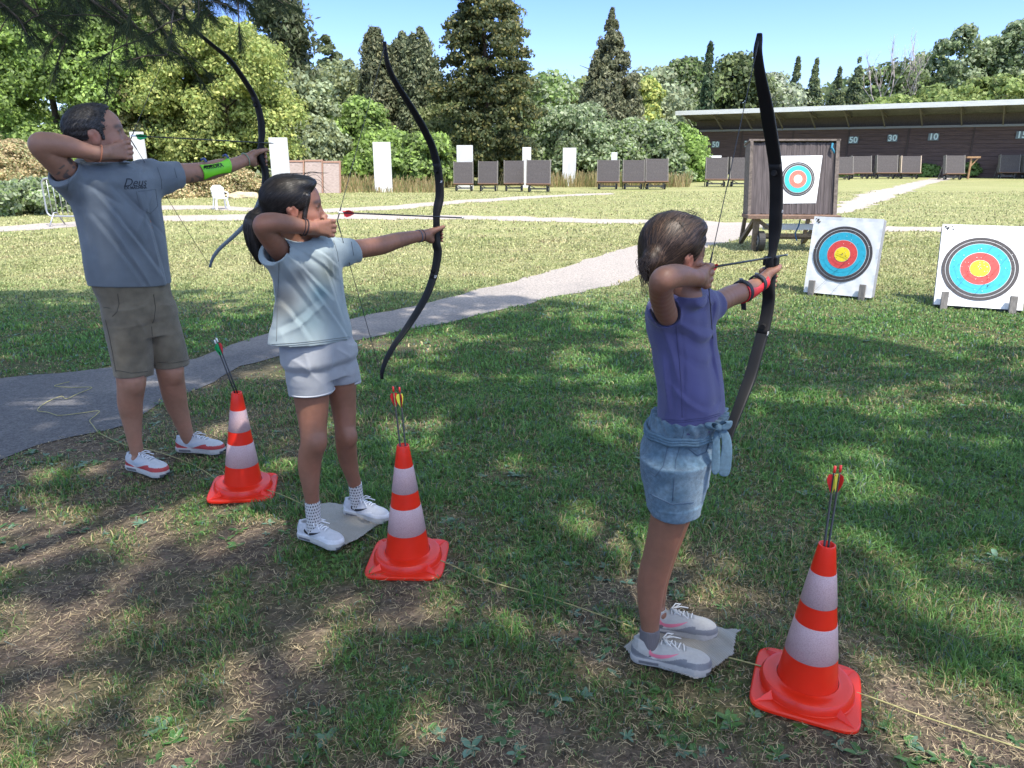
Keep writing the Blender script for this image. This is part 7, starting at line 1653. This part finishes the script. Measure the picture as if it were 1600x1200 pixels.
    for f, r_ in ((.06, .034), (.80, .027)):
        c = A0 + ax * Lg * f; b = MB(); 
        for d_ in (-.005, 0, .005): b.tube([c + ax * d_ + (u1 * math.cos(t_) + u2 * math.sin(t_)) * r_ for t_ in np.linspace(-.9, 3.9, 22)], .0035, 6)
        b.box(tuple(c + u2 * (r_ + .003) - u1 * .004), (.03, .012, .008), Matrix.Rotation(.4, 3, 'Z'), .002); b.build("guard_strap", blk, root)
    c = A0 + ax * Lg * .12; b = MB(); b.bar(tuple(c - u2 * .03), tuple(c - u2 * .062 + ax * .006), .016, .004); b.build("strap_end", blk, root)
    pts = [(1187, 52, 7), (1186, 62, 7), (1184, 80, 9), (1186, 105, 9), (1190, 130, 10), (1196, 160, 12), (1201, 190, 14), (1206, 220, 15), (1211, 255, 17), (1213, 285, 17), (1213, 317, 17), (1212, 340, 16), (1211, 360, 12), (1209, 378, 8), (1207, 395, 8), (1204, 410, 10), (1203, 431, 12), (1201, 450, 13), (1201, 469, 14), (1197, 497, 14), (1191, 522, 14), (1182, 554, 15), (1172, 589, 14), (1159, 624, 13), (1147, 656, 11), (1139, 680, 10), (1133, 702, 8), (1130, 722, 7), (1130, 738, 6)]
    bow(fr, pts, (8, 20), (.030, 0, .52), X(1106, 428, -.075), "black recurve bow of the smaller girl, largest and nearest of the three bows", 0, marks=((1212, 330, "19", .013), (1190, 520, "SF", .018)), ww=.040)
    b = MB(); p = X(1205, 408, .47); b.box(tuple(p), (.030, .046, .030), None, .004); b.build("grip_collar", BM['riser'], [o for o in COL.objects if o.get("label", "").startswith("black recurve bow of the smaller")][0])
    arrow(fr.out(X(1103, 419, -.09)), fr.out(X(1231, 398, .62)), ('red', 'red', 'red'), 'white', "arrow with red vanes drawn on the smaller girl's bow", None, .4)
make_girl3()
# ================================================================ grass, straw and weeds
def path_mask(X, Y):
    k = np.zeros(X.shape, bool)
    for P in PATHS: k |= in_poly(X, Y, P)
    return k
def blades(n, ymin, ymax, hgt, wid, seed, uspan=(-120, 1720)):
    r = np.random.default_rng(seed)
    # density falls with distance as 1/Y^p over a wedge a little wider than the view
    t = r.random(n); p = 1.35; Y = (ymin ** (2 - p) + t * (ymax ** (2 - p) - ymin ** (2 - p))) ** (1 / (2 - p))
    X = r.uniform(-.80, .80, n) * (Y + .35)
    n1 = fbm2(X * 5, Y * 5, 71); so_ = soilness(X, Y); thick = 1 - 1.0 * so_ + (n1 - .5) * 1.1
    jx = (fbm2(X * 9, Y * 9, 5) - .5) * .35 + r.normal(0, .035, n); keep = (r.random(n) < np.clip(thick, .03, 1)) & ~path_mask(X + jx, Y + jx * .8)
    for p_, *_ in CONES: keep &= np.hypot(X - p_[0], Y - p_[1]) > .185
    for P_ in MATS: keep &= ~in_poly(X, Y, P_)
    X, Y, n1, so_ = X[keep], Y[keep], n1[keep], so_[keep]; n = len(X)
    # tufts: pull blades towards tuft centres
    cx = np.round(X / .045 + .5 * np.sin(Y * 31)); cy = np.round(Y / .045 + .5 * np.sin(X * 29)); X = X * .55 + .45 * (cx - .5 * np.sin(Y * 31)) * .045; Y2 = Y * .55 + .45 * (cy - .5 * np.sin(X * 29)) * .045; Y = Y2
    clump = np.clip((fbm2(X * 4.2, Y * 4.2, 77) - .25) * 1.9, 0.05, 1.3); H_ = hgt * r.uniform(.45, 1.4, n) * (.55 + .95 * clump) * (1 - .6 * so_)
    a = r.uniform(0, 2 * math.pi, n); lean = np.abs(r.normal(0, .75, n)) + .18; la = r.uniform(0, 2 * math.pi, n); w_ = wid * r.uniform(.6, 1.3, n) * np.clip(Y / 2.2, .8, 5.0)
    s = np.stack([np.cos(a), np.sin(a), a * 0], -1) * (w_ / 2)[:, None]; b = np.stack([X, Y, gheight(X, Y) - .004], -1); L = np.stack([np.cos(la), np.sin(la), la * 0], -1)
    m1 = b + L * (lean * H_ * .28)[:, None] + np.array([0, 0, 1]) * (H_ * .62)[:, None]; tp = b + L * (lean * H_ * 1.0)[:, None] + np.array([0, 0, 1]) * (H_ * np.clip(1.05 - .33 * lean, .25, 1))[:, None]
    V = np.stack([b - s, b + s, m1 + s * .75, m1 - s * .75, tp], 1).reshape(-1, 3); i0 = np.arange(n)[:, None] * 5
    Q = i0 + np.array([0, 1, 2, 3]); T_ = i0 + np.array([3, 2, 4])
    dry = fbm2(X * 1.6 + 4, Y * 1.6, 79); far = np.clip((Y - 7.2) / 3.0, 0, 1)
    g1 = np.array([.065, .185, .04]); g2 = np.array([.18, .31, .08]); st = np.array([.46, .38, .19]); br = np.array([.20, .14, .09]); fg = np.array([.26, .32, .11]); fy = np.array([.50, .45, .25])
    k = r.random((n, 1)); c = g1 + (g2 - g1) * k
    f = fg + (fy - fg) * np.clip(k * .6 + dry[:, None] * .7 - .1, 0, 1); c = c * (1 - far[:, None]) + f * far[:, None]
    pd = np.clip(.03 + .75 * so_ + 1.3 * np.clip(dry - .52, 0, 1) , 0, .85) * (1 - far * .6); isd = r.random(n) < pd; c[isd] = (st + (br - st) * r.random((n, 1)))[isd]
    bl = (r.random(n) < .10) & (far < .5); c[bl] = np.array([.12, .17, .15])
    c *= r.uniform(.55, 1.45, (n, 1)); return V, Q, T_, np.repeat(c, 5, axis=0)
def build_grass():
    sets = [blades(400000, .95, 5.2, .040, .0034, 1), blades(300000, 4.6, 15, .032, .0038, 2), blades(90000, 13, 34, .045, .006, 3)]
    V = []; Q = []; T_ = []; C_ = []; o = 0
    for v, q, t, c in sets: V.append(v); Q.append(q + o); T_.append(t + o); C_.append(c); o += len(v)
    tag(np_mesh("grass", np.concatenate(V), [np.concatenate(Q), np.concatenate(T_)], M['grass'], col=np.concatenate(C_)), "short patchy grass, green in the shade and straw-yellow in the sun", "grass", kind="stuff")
build_grass()
def straw():
    r = np.random.default_rng(5); n = 95000; Y = r.uniform(1.0, 5.2, n) ** 1.0; X = r.uniform(-.8, .8, n) * (Y + .3); so_ = soilness(X, Y); k = (r.random(n) < .06 + so_ * .9) & ~path_mask(X, Y); X, Y = X[k], Y[k]; n = len(X)
    a = r.uniform(0, 2 * math.pi, n); L = r.uniform(.010, .07, n) ** 1.15 * .9; w_ = r.uniform(.0005, .0014, n); d = np.stack([np.cos(a), np.sin(a), r.uniform(-.12, .25, n)], -1); s = np.stack([-np.sin(a), np.cos(a), a * 0], -1) * w_[:, None]
    b = np.stack([X, Y, gheight(X, Y) + r.uniform(.001, .016, n)], -1); bend = s * r.normal(0, 6, (n, 1)); m = b + d * (L / 2)[:, None] + bend; e = b + d * L[:, None]
    V = np.stack([b - s, b + s, m + s, m - s, e + s * .3, e - s * .3], 1).reshape(-1, 3); i0 = np.arange(n)[:, None] * 6; Fq = np.concatenate([i0 + np.array([0, 1, 2, 3]), i0 + np.array([3, 2, 4, 5])])
    c = np.where(r.random((n, 1)) < .6, np.array([.50, .40, .24]), np.array([.24, .17, .12])) * r.uniform(.6, 1.3, (n, 1))
    tag(np_mesh("straw_litter", V, Fq, M['grass'], col=np.repeat(c, 6, axis=0)), "dead straw and stalks lying on the worn soil", "straw", kind="stuff")
straw()
def weeds():
    r = np.random.default_rng(8); V = []; Fs = []; C_ = []; o = 0
    n = 3000; Y = r.uniform(1.05, 8.5, n); X = r.uniform(-.8, .8, n) * (Y + .3); k = (fbm2(X * 1.3, Y * 1.3, 91) > .50) & ~path_mask(X, Y); X, Y = X[k], Y[k]
    for x, y in zip(X, Y):
        m = r.integers(4, 9); base = np.array([x, y, float(gheight(np.array(x), np.array(y)))]); sz = r.uniform(.014, .040); blue = r.random() < .35
        col = np.array([.11, .20, .13]) if blue else np.array([.05, .12, .03]) * r.uniform(.8, 1.5)
        for j in range(m):
            a = r.uniform(0, 6.28); d = np.array([math.cos(a), math.sin(a), 0]); sd = np.array([-d[1], d[0], 0]); L = sz * r.uniform(.7, 1.3); w_ = L * r.uniform(.16, .28); up = r.uniform(.15, .8)
            p = [base, base + d * L * .35 + sd * w_ + [0, 0, L * .3 * up], base + d * L * .35 - sd * w_ + [0, 0, L * .3 * up], base + d * L * .75 + sd * w_ * .8 + [0, 0, L * .5 * up], base + d * L * .75 - sd * w_ * .8 + [0, 0, L * .5 * up], base + d * L * 1.05 + [0, 0, L * .45 * up]]
            V += p; Fs += [(o, o + 1, o + 3, o + 4), (o, o + 4, o + 2, o + 2)][:1] + [(o, o + 2, o + 4, o + 3)][:0]; Fs += [(o, o + 2, o + 4, o + 3)]; C_ += [col * r.uniform(.85, 1.15)] * 6; 
            Fs[-2] = (o, o + 1, o + 3, o + 5); Fs[-1] = (o, o + 5, o + 4, o + 2); o += 6
    m_ = mat("weed_leaf", (1, 1, 1), .38, attr=True, trans=.2)
    tag(np_mesh("weeds", np.array(V), np.array(Fs), m_, col=np.array(C_)), "small broad-leaved weeds scattered through the grass", "weeds", kind="stuff")
weeds()
